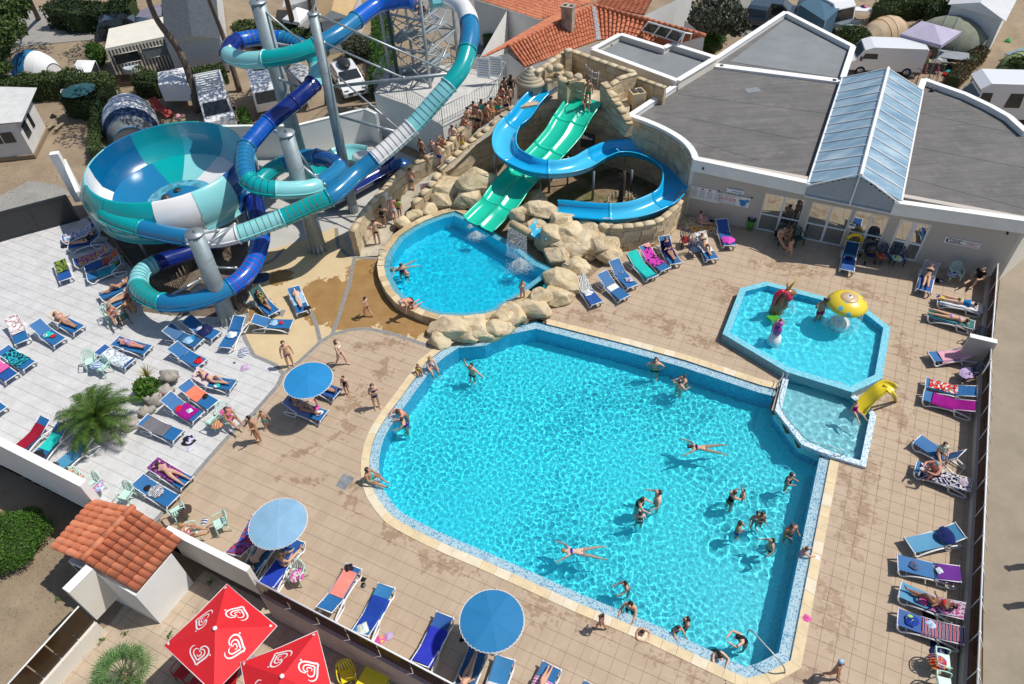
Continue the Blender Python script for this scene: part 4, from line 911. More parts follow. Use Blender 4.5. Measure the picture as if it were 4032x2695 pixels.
# curved wall clad in stone under the building parapet and the spiral slide enclosure
cw=E('curved_stone_wall',label='curved stone-patterned wall of the pool building behind the blue spiral slide',cat='wall')
CI=[Vector((p.x,p.y,0)) for p in CURB]; m=MB(); wall(m,[Vector((p.x,p.y,0)) for p in CURB[:-1]]+[Ff0+fn*0+Vector((0,0,0))],.2,-.1,ZP-.01); m.obj('wall_core',PLAST,cw)
A_,B_=ribbon(CI,.42)
blockwall(cw,[(a+b)/2+((b-a).normalized()*.12) for a,b in zip(A_,B_)][:-1],-.1,3.4,.14,cap_=False,core=False,course=.55)
sw=E('slide_enclosure_wall',label='low curved sandstone block wall with rounded cap round the blue spiral slide',cat='wall')
SW=catmull(GP('B3',1.55,(905,430),(1010,425),(1150,410),(1320,375),(1440,290),(1530,180),(1575,90),(1610,50)),5)
SWc,_b=ribbon(SW,0); blockwall(sw,[p+Vector((0,0,0)) for p in SWc],-.1,1.5,.36,course=.36)
# queue path beside the left castle wall (walls rise toward the castle)
qp=E('queue_path',label='sloping stone-walled queue path climbing to the castle beside the slide pit',cat='path')
Lw=[G('B2',860,480,1.55),G('B2',960,310,1.6),G('B2',1120,130,1.7),G('B2',1290,-60,1.9),G('A2',1700,1300,2.4),G('A2',1800,1150,2.7),G('A2',1960,1010,3.1),G('A2',2180,850,3.5)]
blockwall(qp,Lw,-.1,[p.z for p in Lw],.34,course=.42)
Rw=[G('B2',1400,240,.8),G('B2',1500,130,1.1),G('B2',1600,20,1.4),G('A2',1640,1490,1.6),G('A2',1900,1250,2.2),G('A2',2130,1090,2.7),G('A2',2240,1000,3.),G('A3',60,930,3.2)]
blockwall(qp,Rw,-.1,[p.z for p in Rw],.36,course=.42)
fl=[(G('B2',930,700),G('B2',1100,690)),(G('B2',1000,560),G('B2',1230,480)),(G('B2',1150,350,.25),G('B2',1330,320,.25)),(G('B2',1300,150,.5),G('B2',1450,190,.5)),(G('B2',1450,30,.9),G('B2',1520,60,.9)),(G('A2',1720,1430,1.5),G('A2',1760,1480,1.5)),(G('A2',1900,1230,2.1),G('A2',1960,1280,2.1)),(G('A2',2050,1060,2.7),G('A2',2150,1150,2.7)),(G('A2',2230,920,3.2),G('A3',60,960,3.2))]
m=MB(); m.strip([a+Vector((0,0,.01)) for a,b in fl],[b+Vector((0,0,.01)) for a,b in fl]); m.obj('ramp_floor',pm('ramp_concrete',(.47,.42,.33),.85,.2,1.5,.25,stain=((.33,.27,.2),2,.55)),qp)
e=E('wall_notice',G('B2',1105,260,1.05),R(50),label='white notice panel with crossed-out symbols on the queue wall',cat='sign'); m=MB(); m.box((0,0,0),(1.5,.04,1.2)); m.obj('panel',SIGNW,e)
for i in range(3):
    for j in range(2): m=MB(); m.lathe([(.09,0),(.13,0)],12); o=m.obj('print',GREYI if (i+j)%2 else BLUEI,e); o.location=(-.45+.4*i,-.025,-.3+.5*j); o.rotation_euler=(R(90),0,0)
e=E('safety_notice',G('B2',1550,75,1.1),R(15),label='small white plate with red lettering low on the stone wall above the pool',cat='sign'); m=MB(); m.box((0,0,0),(1.1,.04,.6)); m.obj('panel',SIGNW,e)
for j in range(4): m=MB(); m.box((0,-.025,.2-.12*j),(.9-.1*(j%2),.01,.035)); m.obj('print',REDI if j<3 else GREYI,e)
# ---------------- boulders: each one a carved rock
_rk={}
def rock(k,x,y,z,sx,sy,sz,rot=0,label='',seed=0,flat=.0):
    c=G(k,x,y,z); key=None
    rr=random.Random(int((x*.37+y*.11)*100)); bm=bmesh.new()
    for _ in range(30):
        d=Vector((rr.gauss(0,1),rr.gauss(0,1),rr.gauss(0,.9))).normalized(); q=rr.uniform(.92,1.2); bm.verts.new((d.x*sx*q,d.y*sy*q,d.z*sz*q))
    r_=bmesh.ops.convex_hull(bm,input=bm.verts[:]); bmesh.ops.delete(bm,geom=list({g for g in r_['geom_interior']+r_['geom_unused'] if isinstance(g,bmesh.types.BMVert)}),context='VERTS')
    bmesh.ops.dissolve_limit(bm,angle_limit=R(16),verts=bm.verts[:],edges=bm.edges[:]); bmesh.ops.bevel(bm,geom=bm.edges[:],offset=.075,segments=2,profile=.6,affect='EDGES')
    bmesh.ops.triangulate(bm,faces=bm.faces[:]); bmesh.ops.subdivide_edges(bm,edges=[e_ for e_ in bm.edges if e_.calc_length()>.16],cuts=2,use_grid_fill=True); bmesh.ops.triangulate(bm,faces=bm.faces[:])
    for v in bm.verts: p=v.co+Vector((x,y,0)); v.co+=v.co.normalized()*(.07*noise.noise(p*1.7)+.04*noise.noise(p*4)-.03*abs(noise.noise(p*9)))
    m=MB(); bm.verts.index_update(); m.add([v.co for v in bm.verts],[[v.index for v in f.verts] for f in bm.faces],0,False); bm.free()
    o=m.obj('boulder',ROCKM,rc=True,label=label,cat='rock',group='carved sandstone rocks round the pools'); o.location=c; o.rotation_euler=(0,0,R(rot)); return o
def m_rock():
    m,nt,b=newmat('carved_rock'); c=ramp(nt,noisetex(nt,1.1,8,.65),[(.3,(.46,.34,.19)),(.5,(.62,.50,.32)),(.7,(.70,.60,.42))])
    v=N(nt,'TexVoronoi'); v.feature='DISTANCE_TO_EDGE'; v.inputs['Scale'].default_value=.95
    wz=N(nt,'VectorMath'); wz.operation='ADD'; nn=N(nt,'TexNoise'); nn.inputs['Scale'].default_value=1.5; L(nt,N(nt,'NewGeometry').outputs['Position'],nn.inputs[0]); L(nt,N(nt,'NewGeometry').outputs['Position'],wz.inputs[0]); L(nt,nn.outputs['Color'],wz.inputs[1]); L(nt,wz.outputs[0],v.inputs['Vector'])
    cr=ramp(nt,v.outputs['Distance'],[(0,(.35,.35,.35)),(.025,(1,1,1))]); c=mixc(nt,.6,c,cr,'MULTIPLY')
    c=mixc(nt,ramp(nt,noisetex(nt,.7,6,.7),[(.56,(0,0,0)),(.7,(.7,.7,.7))]),c,(.36,.22,.09))
    L(nt,c,b.inputs['Base Color']); b.inputs['Roughness'].default_value=.85
    h=mth(nt,'ADD',mth(nt,'MULTIPLY',v.outputs['Distance'],1.2),noisetex(nt,9,6,.75)); bump(nt,b,h,.55,.06); return m
ROCKM=m_rock()
RK=[('B2',1730,90,.9,1.15,.8,.6,10,'broad flat-topped rock left of the green slide, upper row'),('B2',1970,50,1.4,1.15,.9,.9,0,'highest large rounded rock beside the green slide'),('B2',1900,190,.7,.9,.7,.7,20,'rounded rock at the foot of the green slide, pool corner'),('B2',1650,210,.5,.8,.5,.55,-20,'rock between pool rim and stone wall left of the green slide'),('B2',1790,230,.4,.45,.4,.45,0,'small rock wedged at the corner of the landing pool'),
('B2',1310,400,.35,.5,.4,.45,30,'lumpy rock where the queue path meets the pool rim'),('B2',1420,330,.35,.6,.35,.4,40,'long low rock on the upper left pool rim'),('B2',1560,280,.35,.6,.35,.4,35,'low rock on pool rim under the stone wall'),
('B3',250,200,.4,.7,.6,.6,0,'domed rock beside the green slide exit'),('B3',110,330,1.2,.6,.5,.5,0,'rock at the left end of the waterfall arch'),('B3',270,290,1.4,.95,.65,.5,-15,'top rock of the waterfall arch'),('B3',460,400,1.1,.9,.75,.7,0,'rock above the falls beside the blue channel'),('B3',520,500,.85,.9,.7,.8,0,'stacked rock at middle right of the waterfall'),('B3',390,520,.9,.7,.6,.8,0,'square-faced rock under the waterfall arch'),
('B3',520,630,.45,1.1,.7,.8,-25,'large rock at the waterline right of the splash'),('B3',640,580,.6,.7,.7,.8,0,'rock face turned to the zebra towel lounger'),
('B3',350,600,.35,.75,.55,.6,-30,'rock on the bank right of the blue chute'),('B3',440,700,.3,.8,.55,.6,-30,'low rock on the bank nearest the deep corner'),('B3',240,450,.7,.6,.5,.7,0,'rock under the waterfall log'),('B3',700,470,.9,.9,.7,.6,0,'pale split rock at the end of the curved wall'),('B3',860,470,.85,.8,.7,.6,10,'rounded rock leaning on the curved block wall'),('B3',840,590,.5,1.0,.8,.65,0,'wide rock in front of the curved block wall'),('B3',900,690,.3,.8,.5,.45,0,'lowest rock facing the loungers'),('B3',715,690,.12,.35,.3,.2,0,'small loose stone on the paving by the rocks'),
('B3',600,800,.45,.75,.6,.6,0,'smooth rounded rock at the right end of the pool'),('B3',470,930,.4,1.1,.8,.6,-40,'broad sloping rock on the right pool rim'),('B3',440,1040,.25,.8,.7,.5,0,'cracked low rock nearest the zebra lounger'),('B3',290,1060,.4,.65,.5,.65,-10,'upright lump of rock between the two pools'),('B3',210,1160,.25,1.0,.55,.5,-20,'flat brown rock at the start of the yellow coping'),
('B3',30,1230,.25,.75,.7,.6,0,'rock over the main pool corner, right of the bridge'),('B3',-30,1320,.0,.6,.5,.5,0,'rock dipping into the main pool corner'),
('B2',2200,1230,.4,.6,.5,.4,0,'small rock on the pool divide, middle'),('B2',1950,1330,.3,.9,.6,.45,0,'rock on the divide between both pools'),('B2',1750,1330,.35,1.15,.7,.5,-5,'long pale rock on the divide beside the ochre path'),('B2',2060,1390,.05,1.1,.45,.32,5,'flat brown rock overhanging the main pool'),('B2',1640,1430,.2,.6,.45,.45,0,'rock at the left corner of the main pool'),('B2',1880,1385,.2,.8,.5,.45,0,'low rock in the middle of the divide'),('B2',2150,1330,.3,.7,.5,.45,0,'rock with rust-brown hollow above the main pool')]
for r in RK: rock(*r[:7],rot=r[7],label=r[8])
# waterfall lip, water curtain
wf=E('waterfall_lip',label='log-shaped stone spout with water falling into the landing pool',cat='spout'); a,b=G('B3',30,405,1.35),G('B3',190,490,1.2)
m=MB(); m.tube([a,a.lerp(b,.5),b],.22,10); m.obj('spout_log',SAND,wf)
def m_fall():
    m=bpy.data.materials.new('falling_water'); m.use_nodes=True; nt=m.node_tree; b=nt.nodes['Principled BSDF']; o=nt.nodes['Material Output']; b.inputs['Base Color'].default_value=(.8,.9,.95,1); b.inputs['Roughness'].default_value=.2
    mp=N(nt,'Mapping'); mp.inputs['Scale'].default_value=(14,14,.8); L(nt,N(nt,'NewGeometry').outputs['Position'],mp.inputs[0]); f=ramp(nt,noisetex(nt,1,3,.6,vec=mp.outputs[0]),[(.42,(.05,.05,.05)),(.7,(.6,.6,.6))])
    t=N(nt,'BsdfTransparent'); x=N(nt,'MixShader'); L(nt,f,x.inputs[0]); L(nt,t.outputs[0],x.inputs[1]); L(nt,b.outputs[0],x.inputs[2]); L(nt,x.outputs[0],o.inputs[0]); return m
FALL=m_fall(); FOAM=pm('white_foam',(.80,.88,.90),.6,.1,6,.5)
m=MB(); a2,b2=a+Vector((-.15,-.25,0)),b+Vector((-.15,-.25,0)); n=10
a3,b3=G('B3',-20,690,.4),G('B3',170,760,.4); rw=[[Vector((*a2.lerp(b2,i/n).lerp(a3.lerp(b3,i/n),t).xy,a2.lerp(b2,i/n).z*(1-t*t)+.4*t*t)) for i in range(n+1)] for t in (0,.25,.5,.75,1.)]
for p,q in zip(rw,rw[1:]): m.strip(p,q,sm=True); m.obj('water_curtain',FALL,kind='structure')
def splash(name,k,x,y,z,r,n,label):
    c=G(k,x,y,z); m=MB()
    for i in range(n):
        a=rnd.uniform(0,6.3); q=abs(rnd.gauss(0,.5))*r; h=max(0,1-q/r)*rnd.random()**2*r*.9; s=rnd.uniform(.012,.045); s*=.4; m.ball((c.x+math.cos(a)*q,c.y+math.sin(a)*q*.8,z+h+.01),(s,s,s*rnd.uniform(.6,1.6)),4)
    m.obj(name,FOAM,label=label,cat='splash',kind='stuff')
splash('splash','B3',110,790,.40,.7,2600,'white splash where the waterfall hits the pool'); splash('splash','B2',1960,520,.40,.45,1600,'white splash below the green slide lanes'); splash('splash','B2',1910,435,.40,.22,300,'small white splash left of the green slide end')
# grass patch and stump inside the spiral
m=MB(); m.prism(GM(.02,('B3',150,80),('A3',950,1480),('A3',1350,1500),('B3',1380,60),('B3',1330,230),('B3',1100,310),('B3',450,300),('B3',300,180)),-.1,.02); m.obj('earth_patch',pm('brown_earth',(.22,.15,.09),.95,.3,1.2,.5,stain=((.07,.09,.02),.55,.5)),kind='structure')
st=E('tree_stump_planter',G('B3',990,250),label='round log planter filled with straw inside the blue spiral slide',cat='planter')
m=MB()
for i in range(18):
    a=i*R(20); m.lathe([(.07,-.05),(.075,.5),(.0,.52)],6,(.72*math.cos(a),.72*math.sin(a),0)); 
m.obj('log_ring',pm('grey_log',(.30,.25,.19),.9,.2,8,.4),st)
m=MB()
for i in range(300):
    a=rnd.uniform(0,6.3); r_=rnd.uniform(.1,.9); m.add([(r_*math.cos(a),r_*math.sin(a),.5),(r_*math.cos(a)+.02,r_*math.sin(a),.5),((r_+.25)*math.cos(a+.2),(r_+.25)*math.sin(a+.2),rnd.uniform(.2,.6))],[(0,1,2)])
m.obj('straw',pm('straw',(.48,.38,.22),.9,.3,20),st,kind='stuff')
ds=E('dead_palm_trunk',G('B3',985,240,.4),label='dark dead palm trunk with broken leaf stubs in the log planter',cat='tree'); m=MB(); m.tube([(0,0,0),(.05,0,.8),(.1,.05,1.6),(.12,.05,2.1)],[.17,.15,.14,.08],8)
for i in range(26):
    z=rnd.uniform(.2,2.1);a=rnd.uniform(0,6.3); m.tube([(.05,0,z),(.05+.25*math.cos(a),.25*math.sin(a),z+.18)],[.04,.01],4)
m.obj('trunk',pm('dark_bark',(.06,.045,.035),.95,.4,9,.6),ds)
# ================================================================ SLIDES
def glossy(n,c,rough=.24,coat=.35): return pm('gelcoat_'+n,c,rough,.05,1.,.0,coat=coat)
COLS=dict(cy=glossy('pale_cyan',(.24,.60,.62)),te=glossy('teal',(.0,.33,.34)),st=glossy('steel_blue',(.01,.17,.36)),bl=glossy('royal_blue',(.0,.10,.50)),nv=glossy('navy',(.005,.02,.17)),wh=glossy('white',(.74,.74,.74)),nt=glossy('deep_blue',(.005,.07,.25)))
def ringed(k,band,nm):
    return COLS[k]
RINGM={'mg':pm('magenta_line',(.22,.01,.10),.5),'ol':pm('olive_line',(.16,.15,.05),.5),'dk':pm('dark_line',(.06,.01,.03),.5),'nb':pm('navy_line',(.01,.05,.16),.5)}
def tubeslide(name,label,ctrl,segs,r=.44,flange=True):
    """ctrl: [(crop,x,y,z)]; segs: [(end control index, colour, ring colour or None)] -> one part per moulded section"""
    root=E(name,label=label,cat='water slide'); P=[G(k,x,y,z) for k,x,y,z in ctrl]; K=8; C=catmull(P,K); i0=0
    for end,col,rg in segs:
        i1=min(int(end*K),len(C)-1); pts=C[i0:i1+1]
        if len(pts)<2: continue
        m=MB(); m.tube(pts,r,18,cap=False); s=m.obj('tube_section',COLS[col],root)
        for q in ((pts[0],pts[1]),):
            t=(q[1]-q[0]).normalized(); f=MB(); f.tube([q[0]-t*.035,q[0]+t*.035],r+.055,20); f.obj('flange',COLS[col],root)
        # side flange running the length where the two half shells meet
        f=MB()
        for sg in (-1,1):
            A=[];B=[]
            for j,p in enumerate(pts):
                t=(pts[min(j+1,len(pts)-1)]-pts[max(j-1,0)]).normalized(); n=t.cross(Vector((0,0,1))).normalized()*sg; A.append(p+n*(r-.01)); B.append(p+n*(r+.06))
            up=Vector((0,0,.012)); f.strip([a+up for a in A],[b+up for b in B]); f.strip([b-up for b in B],[a-up for a in A]); f.strip([b+up for b in B],[b-up for b in B])
        f.obj('seam_flange',COLS[col],s)
        if rg:
            rs=resample(pts,.30)
            for a,b in zip(rs[:-1],rs[1:]):
                t=(b-a).normalized(); g=MB(); g.tube([a-t*.018,a+t*.018],r+.006,18,cap=False); g.obj('colour_ring',RINGM[rg],s)
        i0=i1
    t=(C[-1]-C[-2]).normalized(); f=MB(); f.tube([C[-1]-t*.05,C[-1]],r+.055,20,cap=False); f.obj('flange',COLS[segs[-1][1]],root)
    return root,P
s1,P1=tubeslide('tube_slide','long multicoloured tube slide sweeping from the tower over to the bowl',
 [('A2',1560,5,9.5),('A2',1700,-5,9.45),('A2',1850,70,9.3),('A2',1905,250,9.0),('A2',1885,420,8.55),('A2',1830,600,8.0),('A2',1700,775,7.4),('A2',1540,960,6.6),('A2',1410,1105,6.0),('A2',1240,1260,5.4),('A2',1060,1410,4.9),('A2',900,1540,4.5),('B2',690,160,4.3),('B2',470,260,4.0),('B2',280,345,3.75),('B2',60,430,3.6),('B1',2100,500,3.5),('B1',1900,540,3.4),('B1',1690,535,3.3),('B1',1480,500,3.2),('B1',1260,450,3.2),('B1',1080,395,3.3),('B1',930,320,3.45)],
 [(1,'cy',None),(2.8,'wh',None),(4.2,'st',None),(5.9,'te',None),(8.2,'cy','nb'),(10.1,'wh','dk'),(12.2,'st',None),(14.2,'te','ol'),(16.1,'cy','ol'),(18,'wh',None),(20,'st',None),(22,'te',None)])
s2,P2=tubeslide('tube_slide','blue and teal tube slide looping round the slim pole down to the sheltered chute',
 [('A2',1400,5,9.5),('A2',1250,5,9.45),('A2',1080,50,9.3),('A2',900,180,9.1),('A2',730,310,8.9),('A2',540,410,8.7),('A2',350,480,8.5),('A2',100,525,8.3),('A1',2140,530,8.1),('A1',2020,480,7.95),('A1',2040,400,7.8),('A1',2140,355,7.7),('A2',80,330,7.6),('A2',250,350,7.45),('A2',420,410,7.3),('A2',540,510,7.15),('A2',565,620,7.0),('A2',520,740,6.8),('A2',400,860,6.5),('A2',270,970,6.2),('A2',130,1080,5.9),('A2',20,1200,5.6),('A1',2165,1330,5.3),('B1',2165,-40,5.0),('B2',0,60,4.75),('B2',130,100,4.6),('B2',330,110,4.4),('B2',520,90,4.2),('B2',640,20,4.05),('A2',745,1500,3.9),('A2',700,1430,3.75),('A2',590,1395,3.6),('A2',460,1390,3.45),('A2',310,1430,3.3),('A2',180,1490,3.1),('B2',60,20,2.9),('B2',5,120,2.7),('B2',0,220,2.5),('B2',20,330,2.35),('B2',50,450,2.2),('B2',50,580,2.1),('B1',2230,760,2.0),('B1',2120,900,1.9),('B1',1920,1020,1.8),('B1',1700,1095,1.7),('B1',1500,1110,1.65),('B1',1340,1070,1.6),('B1',1230,980,1.5),('B1',1235,860,1.4),('B1',1330,780,1.3),('B1',1460,730,1.2),('B1',1640,670,1.1),('B1',1900,560,1.0)],
 [(3,'bl',None),(5.1,'st',None),(7,'te',None),(9,'cy',None),(10.8,'nv',None),(13,'bl','ol'),(15,'st','nb'),(16,'te',None),(17,'cy',None),(18.4,'nv',None),(20,'nv',None),(21.8,'bl','nb'),(23.5,'st','nb'),(25.4,'te','nb'),(27.4,'cy',None),(29.3,'st',None),(31.3,'nt',None),(33.4,'st',None),(35.2,'te',None),(36.8,'cy',None),(39.8,'nv',None),(42.6,'bl','mg'),(45.4,'st',None),(47.3,'te','ol'),(49.4,'cy','nb'),(52,'nv',None)])
# open dark blue run-out and pale chute in the pit
ch=E('runout_trough',label='open navy blue run-out trough on the pale slab below the tubes',cat='water slide'); 
def trough(par,name,ctrl,w,hgt,mat,K=8,th=.03,bank=None,prof=None,lanes=1,mats=None,segs=None):
    P=[G(k,x,y,z) for k,x,y,z in ctrl]; C=catmull(P,K); nn=len(C); ws=w if hasattr(w,'__len__') else [w]*len(P)
    def section(i):
        t=(C[min(i+1,nn-1)]-C[max(i-1,0)]).normalized(); s=t.cross(Vector((0,0,1))).normalized(); up=s.cross(t).normalized()
        ww=ws[min(i//K,len(ws)-1)]+(ws[min(i//K+1,len(ws)-1)]-ws[min(i//K,len(ws)-1)])*((i%K)/K); bk=0
        if bank: bk=bank[min(i//K,len(bank)-1)]+(bank[min(i//K+1,len(bank)-1)]-bank[min(i//K,len(bank)-1)])*((i%K)/K)
        cs,sn=math.cos(R(bk)),math.sin(R(bk)); return C[i],s*cs+up*sn,up*cs-s*sn,ww
    pr=prof or [(-.56,1.0),(-.5,1.0),(-.47,.5),(-.36,.12),(-.2,.0),(0,-.02),(.2,0),(.36,.12),(.47,.5),(.5,1.),(.56,1.)]
    rings=[]
    for i in range(nn):
        c,s,u,ww=section(i); rings.append([c+s*(a*ww)+u*(b*hgt) for a,b in pr]+[c+s*(a*ww)+u*(b*hgt-th-.01) for a,b in pr[::-1]])
    k=len(rings[0]); segs=segs or [(len(P)-1,mat)]; a=0
    for end,mt in segs:
        b=min(int(end*K),nn-1); m=MB(); vs=[v for r_ in rings[a:b+1] for v in r_]
        fs=[(i*k+j,(i+1)*k+j,(i+1)*k+(j+1)%k,i*k+(j+1)%k) for i in range(b-a) for j in range(k)]; fs+=[tuple(range(k))[::-1],tuple(range((b-a)*k,(b-a+1)*k))]
        m.add(vs,fs,0,True); o=m.obj(name,mt,par,rc=True); a=b
    return C,section
trough(ch,'trough_section',[('B2',640,250,.35),('B2',860,130,.35),('B2',1060,20,.35),('A2',1300,1460,.4)],1.3,.5,COLS['nv'])
m=MB(); q=G('A2',1290,1470,.6); m.ball(tuple(q),(.7,.55,.5),14); m.obj('end_pod',COLS['nt'],ch)
ch=E('splash_tray',label='pale cyan splash tray with white scooped end behind the round pole',cat='water slide')
trough(ch,'tray_section',[('A2',480,1555,.5),('A2',650,1480,.5),('A2',800,1390,.5),('A2',950,1400,.6)],1.6,.4,COLS['cy']); q=G('A2',955,1385,.8); m=MB(); m.ball(tuple(q),(.65,.5,.35),12); m.obj('end_pod',COLS['wh'],ch)
ch=E('catch_basin',label='small turquoise whirlpool basin ringed by the grey tube in the slide pit',cat='basin'); q=G('A2',560,1530,1.); m=MB(); m.lathe([(0,.55),(.9,.6),(1.4,.95),(1.55,1.3),(1.6,1.3),(1.45,.8),(.9,.4)],24,(q.x,q.y,0)); m.obj('bowl_shell',COLS['te'],ch)
# ---- bowl
bw=E('bowl_slide',label='large open bowl slide with cyan, teal, blue and white moulded panels',cat='water slide')
bc=G('F',378,366,4.25); BR=3.95
secs=[(0,16,'cy'),(16,40,'cy'),(40,75,'cy'),(75,112,'te'),(112,150,'nt'),(150,200,'cy'),(200,232,'cy'),(232,262,'te'),(262,286,'te'),(286,312,'wh'),(312,338,'cy'),(338,360,'nt')]
oc=[(BR-.02,4.25),(BR+.05,4.27),(BR+.12,4.22),(BR+.42,3.8),(BR+.56,3.2),(BR+.5,2.6),(BR+.28,2.1),(BR+.4,2.08),(BR+.4,2.0),(BR+.1,2.0)]
outer=[(8,'st'),(40,'cy'),(80,'cy'),(112,'te'),(160,'st'),(205,'cy'),(212,'cy'),(240,'te'),(278,'te'),(305,'wh'),(332,'cy'),(360,'nt')]; a=-8
for e_,cn in outer:
    m=MB(); m.lathe(oc,max(2,int((e_-a)/6)),(bc.x,bc.y,0),a0=R(a),a1=R(e_)); o=m.obj('outer_panel',COLS[cn],bw)
    m=MB(); pr=[(r_+.03,z) for r_,z in oc[:8]]; m.lathe(pr,1,(bc.x,bc.y,0),a0=R(a-.4),a1=R(a+.4)); m.obj('panel_flange',COLS[cn],o); a=e_
inner=[(-8,20,'cy'),(20,60,'lc'),(60,98,'st2'),(98,135,'dt'),(135,185,'nt2'),(185,262,'wh'),(262,300,'nt'),(300,352,'wh')]
COLS['lc']=glossy('grey_cyan',(.28,.50,.58)); COLS['st2']=glossy('mid_blue',(.03,.32,.42)); COLS['dt']=glossy('dark_teal',(.0,.28,.32)); COLS['nt2']=glossy('ink_blue',(.0,.10,.25))
for a,b,cn in inner:
    n=max(2,int((b-a)/6)); m=MB(); m.lathe([(BR-.02,4.25),(BR-.06,3.6),(BR-.2,3.0),(BR-.65,2.6)],n,(bc.x,bc.y,0),a0=R(a),a1=R(b)); m.obj('inner_wall_panel',COLS[cn],bw)
fl_=[(-20,20,'cy'),(20,62,'wh'),(62,98,'cy'),(98,130,'te'),(130,215,'st'),(215,265,'wh'),(265,300,'st'),(300,340,'nt')]
for a,b,cn in fl_:
    n=max(2,int((b-a)/6)); m=MB(); m.lathe([(BR-.65,2.6),(BR-1.6,2.36),(BR-2.6,2.2),(.0,2.1)],n,(bc.x,bc.y,0),a0=R(a),a1=R(b)); m.obj('floor_panel',COLS[cn],bw)
m=MB(); m.lathe([(1.75,2.34),(1.6,2.36),(0,2.36)],28,(bc.x+.35,bc.y-.75,0)); m.obj('swirling_water',pm('swirl_water',(.10,.36,.48),.12,.5,3.5,.5,coat=.5,stain=((.55,.75,.8),4,.62)),bw)
q=bc+Vector((.6,-.75,0)); m=MB(); m.ball((q.x,q.y,2.3),(1.2,.85,.6),18); m.obj('drain_cover',COLS['st'],bw); m=MB(); m.tube([(q.x-.2,q.y-.1,2.88),(q.x-.2,q.y-.1,2.92)],.2,14); m.obj('cover_hole',DARKM,bw); m=MB(); m.ball((q.x-.8,q.y-.4,2.42),(.35,.35,.42),12); m.obj('drain_mouth',DARKM,bw)
for i in range(8):
    a=R(20+i*45); m=MB(); m.tube([(bc.x+3.4*math.cos(a),bc.y+3.4*math.sin(a),0),(bc.x+3.6*math.cos(a),bc.y+3.6*math.sin(a),2.2)],.1,8); m.obj('support_leg',GALV,bw)
m=MB(); m.lathe([(BR+.1,2.0),(2.5,1.45),(0,1.3)],28,(bc.x,bc.y,0)); m.obj('underside',COLS['nt'],bw)
# ---- support poles
POLEM=pm('dull_zinc_pole',(.29,.35,.37),.5,.16,1.5,.05,metal=.35)
def pole(label,base,h,r,lean=(0,0)):
    e=E('support_pole',base,label=label,cat='pole'); m=MB(); m.tube([(0,0,0),(lean[0],lean[1],h)],[r,r*.9],20); m.obj('shaft',POLEM,e)
    m=MB(); m.tube([(lean[0],lean[1],h),(lean[0],lean[1],h+.05)],r*1.02,20); m.obj('cap_plate',GALV,e); m=MB(); m.box((lean[0],lean[1],h+.13),(.12,.03,.16)); m.obj('lifting_lug',GALV,e)
    m=MB()
    for i in range(14):
        a=i*2*math.pi/14; m.add([(r*math.cos(a-.12),r*math.sin(a-.12),.5),(r*math.cos(a+.12),r*math.sin(a+.12),.5),((r+.28)*math.cos(a),(r+.28)*math.sin(a),.0)],[(0,1,2)])
    m.obj('base_gusset',GALV,e)
    m=MB()
    for z in [h*k/4 for k in (1,2,3)]: m.tube([(lean[0]*z/h,lean[1]*z/h,z-.01),(lean[0]*z/h,lean[1]*z/h,z+.01)],r*1.0+.006,20,cap=False)
    m.obj('weld_seam',GALV,e); return e
def topz(p,z): return Vector((p.x,p.y,z))
pB=G('A2',480,1650); pA=G('S',1393,833); pC=G('S',1255,985); pD=G('F',525,735)
def leanto(base,k,x,y,h): q=G(k,x,y,h); return (q.x-base.x,q.y-base.y)
pole('tallest thick grey pole at top left of the slides',pB,10.8,.43,leanto(pB,'A2',35,20,10.8)); pole('slim tall grey pole with many tie rods',pA,11.0,.27,leanto(pA,'A2',520,125,11.)); pole('shadowed grey pole inside the lower tube loop',pC,6.95,.42,leanto(pC,'A2',282,1180,6.95)); pole('short thick grey pole beside the lowest tube curve',pD,5.15,.42,leanto(pD,'B1',1715,495,5.15))
def tie(label,a,b,r=.05,mat=None): 
    e=E('tie_rod',label=label,cat='bracket'); m=MB(); m.tube([a,b],r,6); m.obj('bar',mat or GALV,e); m=MB()
    for q in(a,b): m=MB(); m.ball(tuple(q),.11,6); m.obj('joint',GALV,e)
A_=lambda x,y,z:G('A2',x,y,z)
tie('highest long tie rod from the slim pole to the tower tube',A_(580,140,10.9),A_(1720,640,7.9)); tie('second tie rod from the slim pole to the platform side',A_(620,380,9.),A_(1320,690,8.)); tie('heavy horizontal arm from the slim pole to the teal tube',A_(700,765,6.2),A_(1720,655,7.6),.09); tie('tie rod from the slim pole down to the striped tube',A_(650,600,7.4),A_(1290,1150,5.7)); tie('lower arm from the slim pole to the white striped tube',A_(730,1020,4.9),A_(1250,1165,5.2),.08)
tie('tie rod from the tallest pole to the teal tube',A_(60,70,10.6),A_(430,380,8.7)); tie('arm from the tallest pole under the upper loop',A_(140,375,8.6),A_(330,410,7.7),.08); tie('rod from the teal tube down to the navy tube',A_(270,590,7.9),A_(430,750,6.9)); tie('arm from the tallest pole to the navy tube',A_(225,700,7.0),A_(400,775,6.6),.08)
tie('rod from the loop pole top to the lower ring',A_(310,1220,6.7),A_(540,1550,4.3)); tie('arm from the loop pole to the grey ring',A_(350,1400,5.4),G('B2',620,60,4.3),.08); tie('arm from the loop pole to the blue striped tube',A_(240,1210,6.5),A_(190,1160,6.0),.08)
tie('bracket from the short pole to the white tube, upper',G('B1',1790,490,4.9),G('B1',1920,470,3.9),.06); tie('bracket from the short pole to the striped tube',G('B1',1840,580,4.),G('B1',2070,415,3.9),.08); tie('long strut from the short pole to the lowest curve',G('B1',1760,900,2.),G('B1',1480,1060,1.9),.08); tie('short arm from the short pole to the ringed blue tube',G('B1',1910,795,2.4),G('B1',2080,800,2.2),.06)
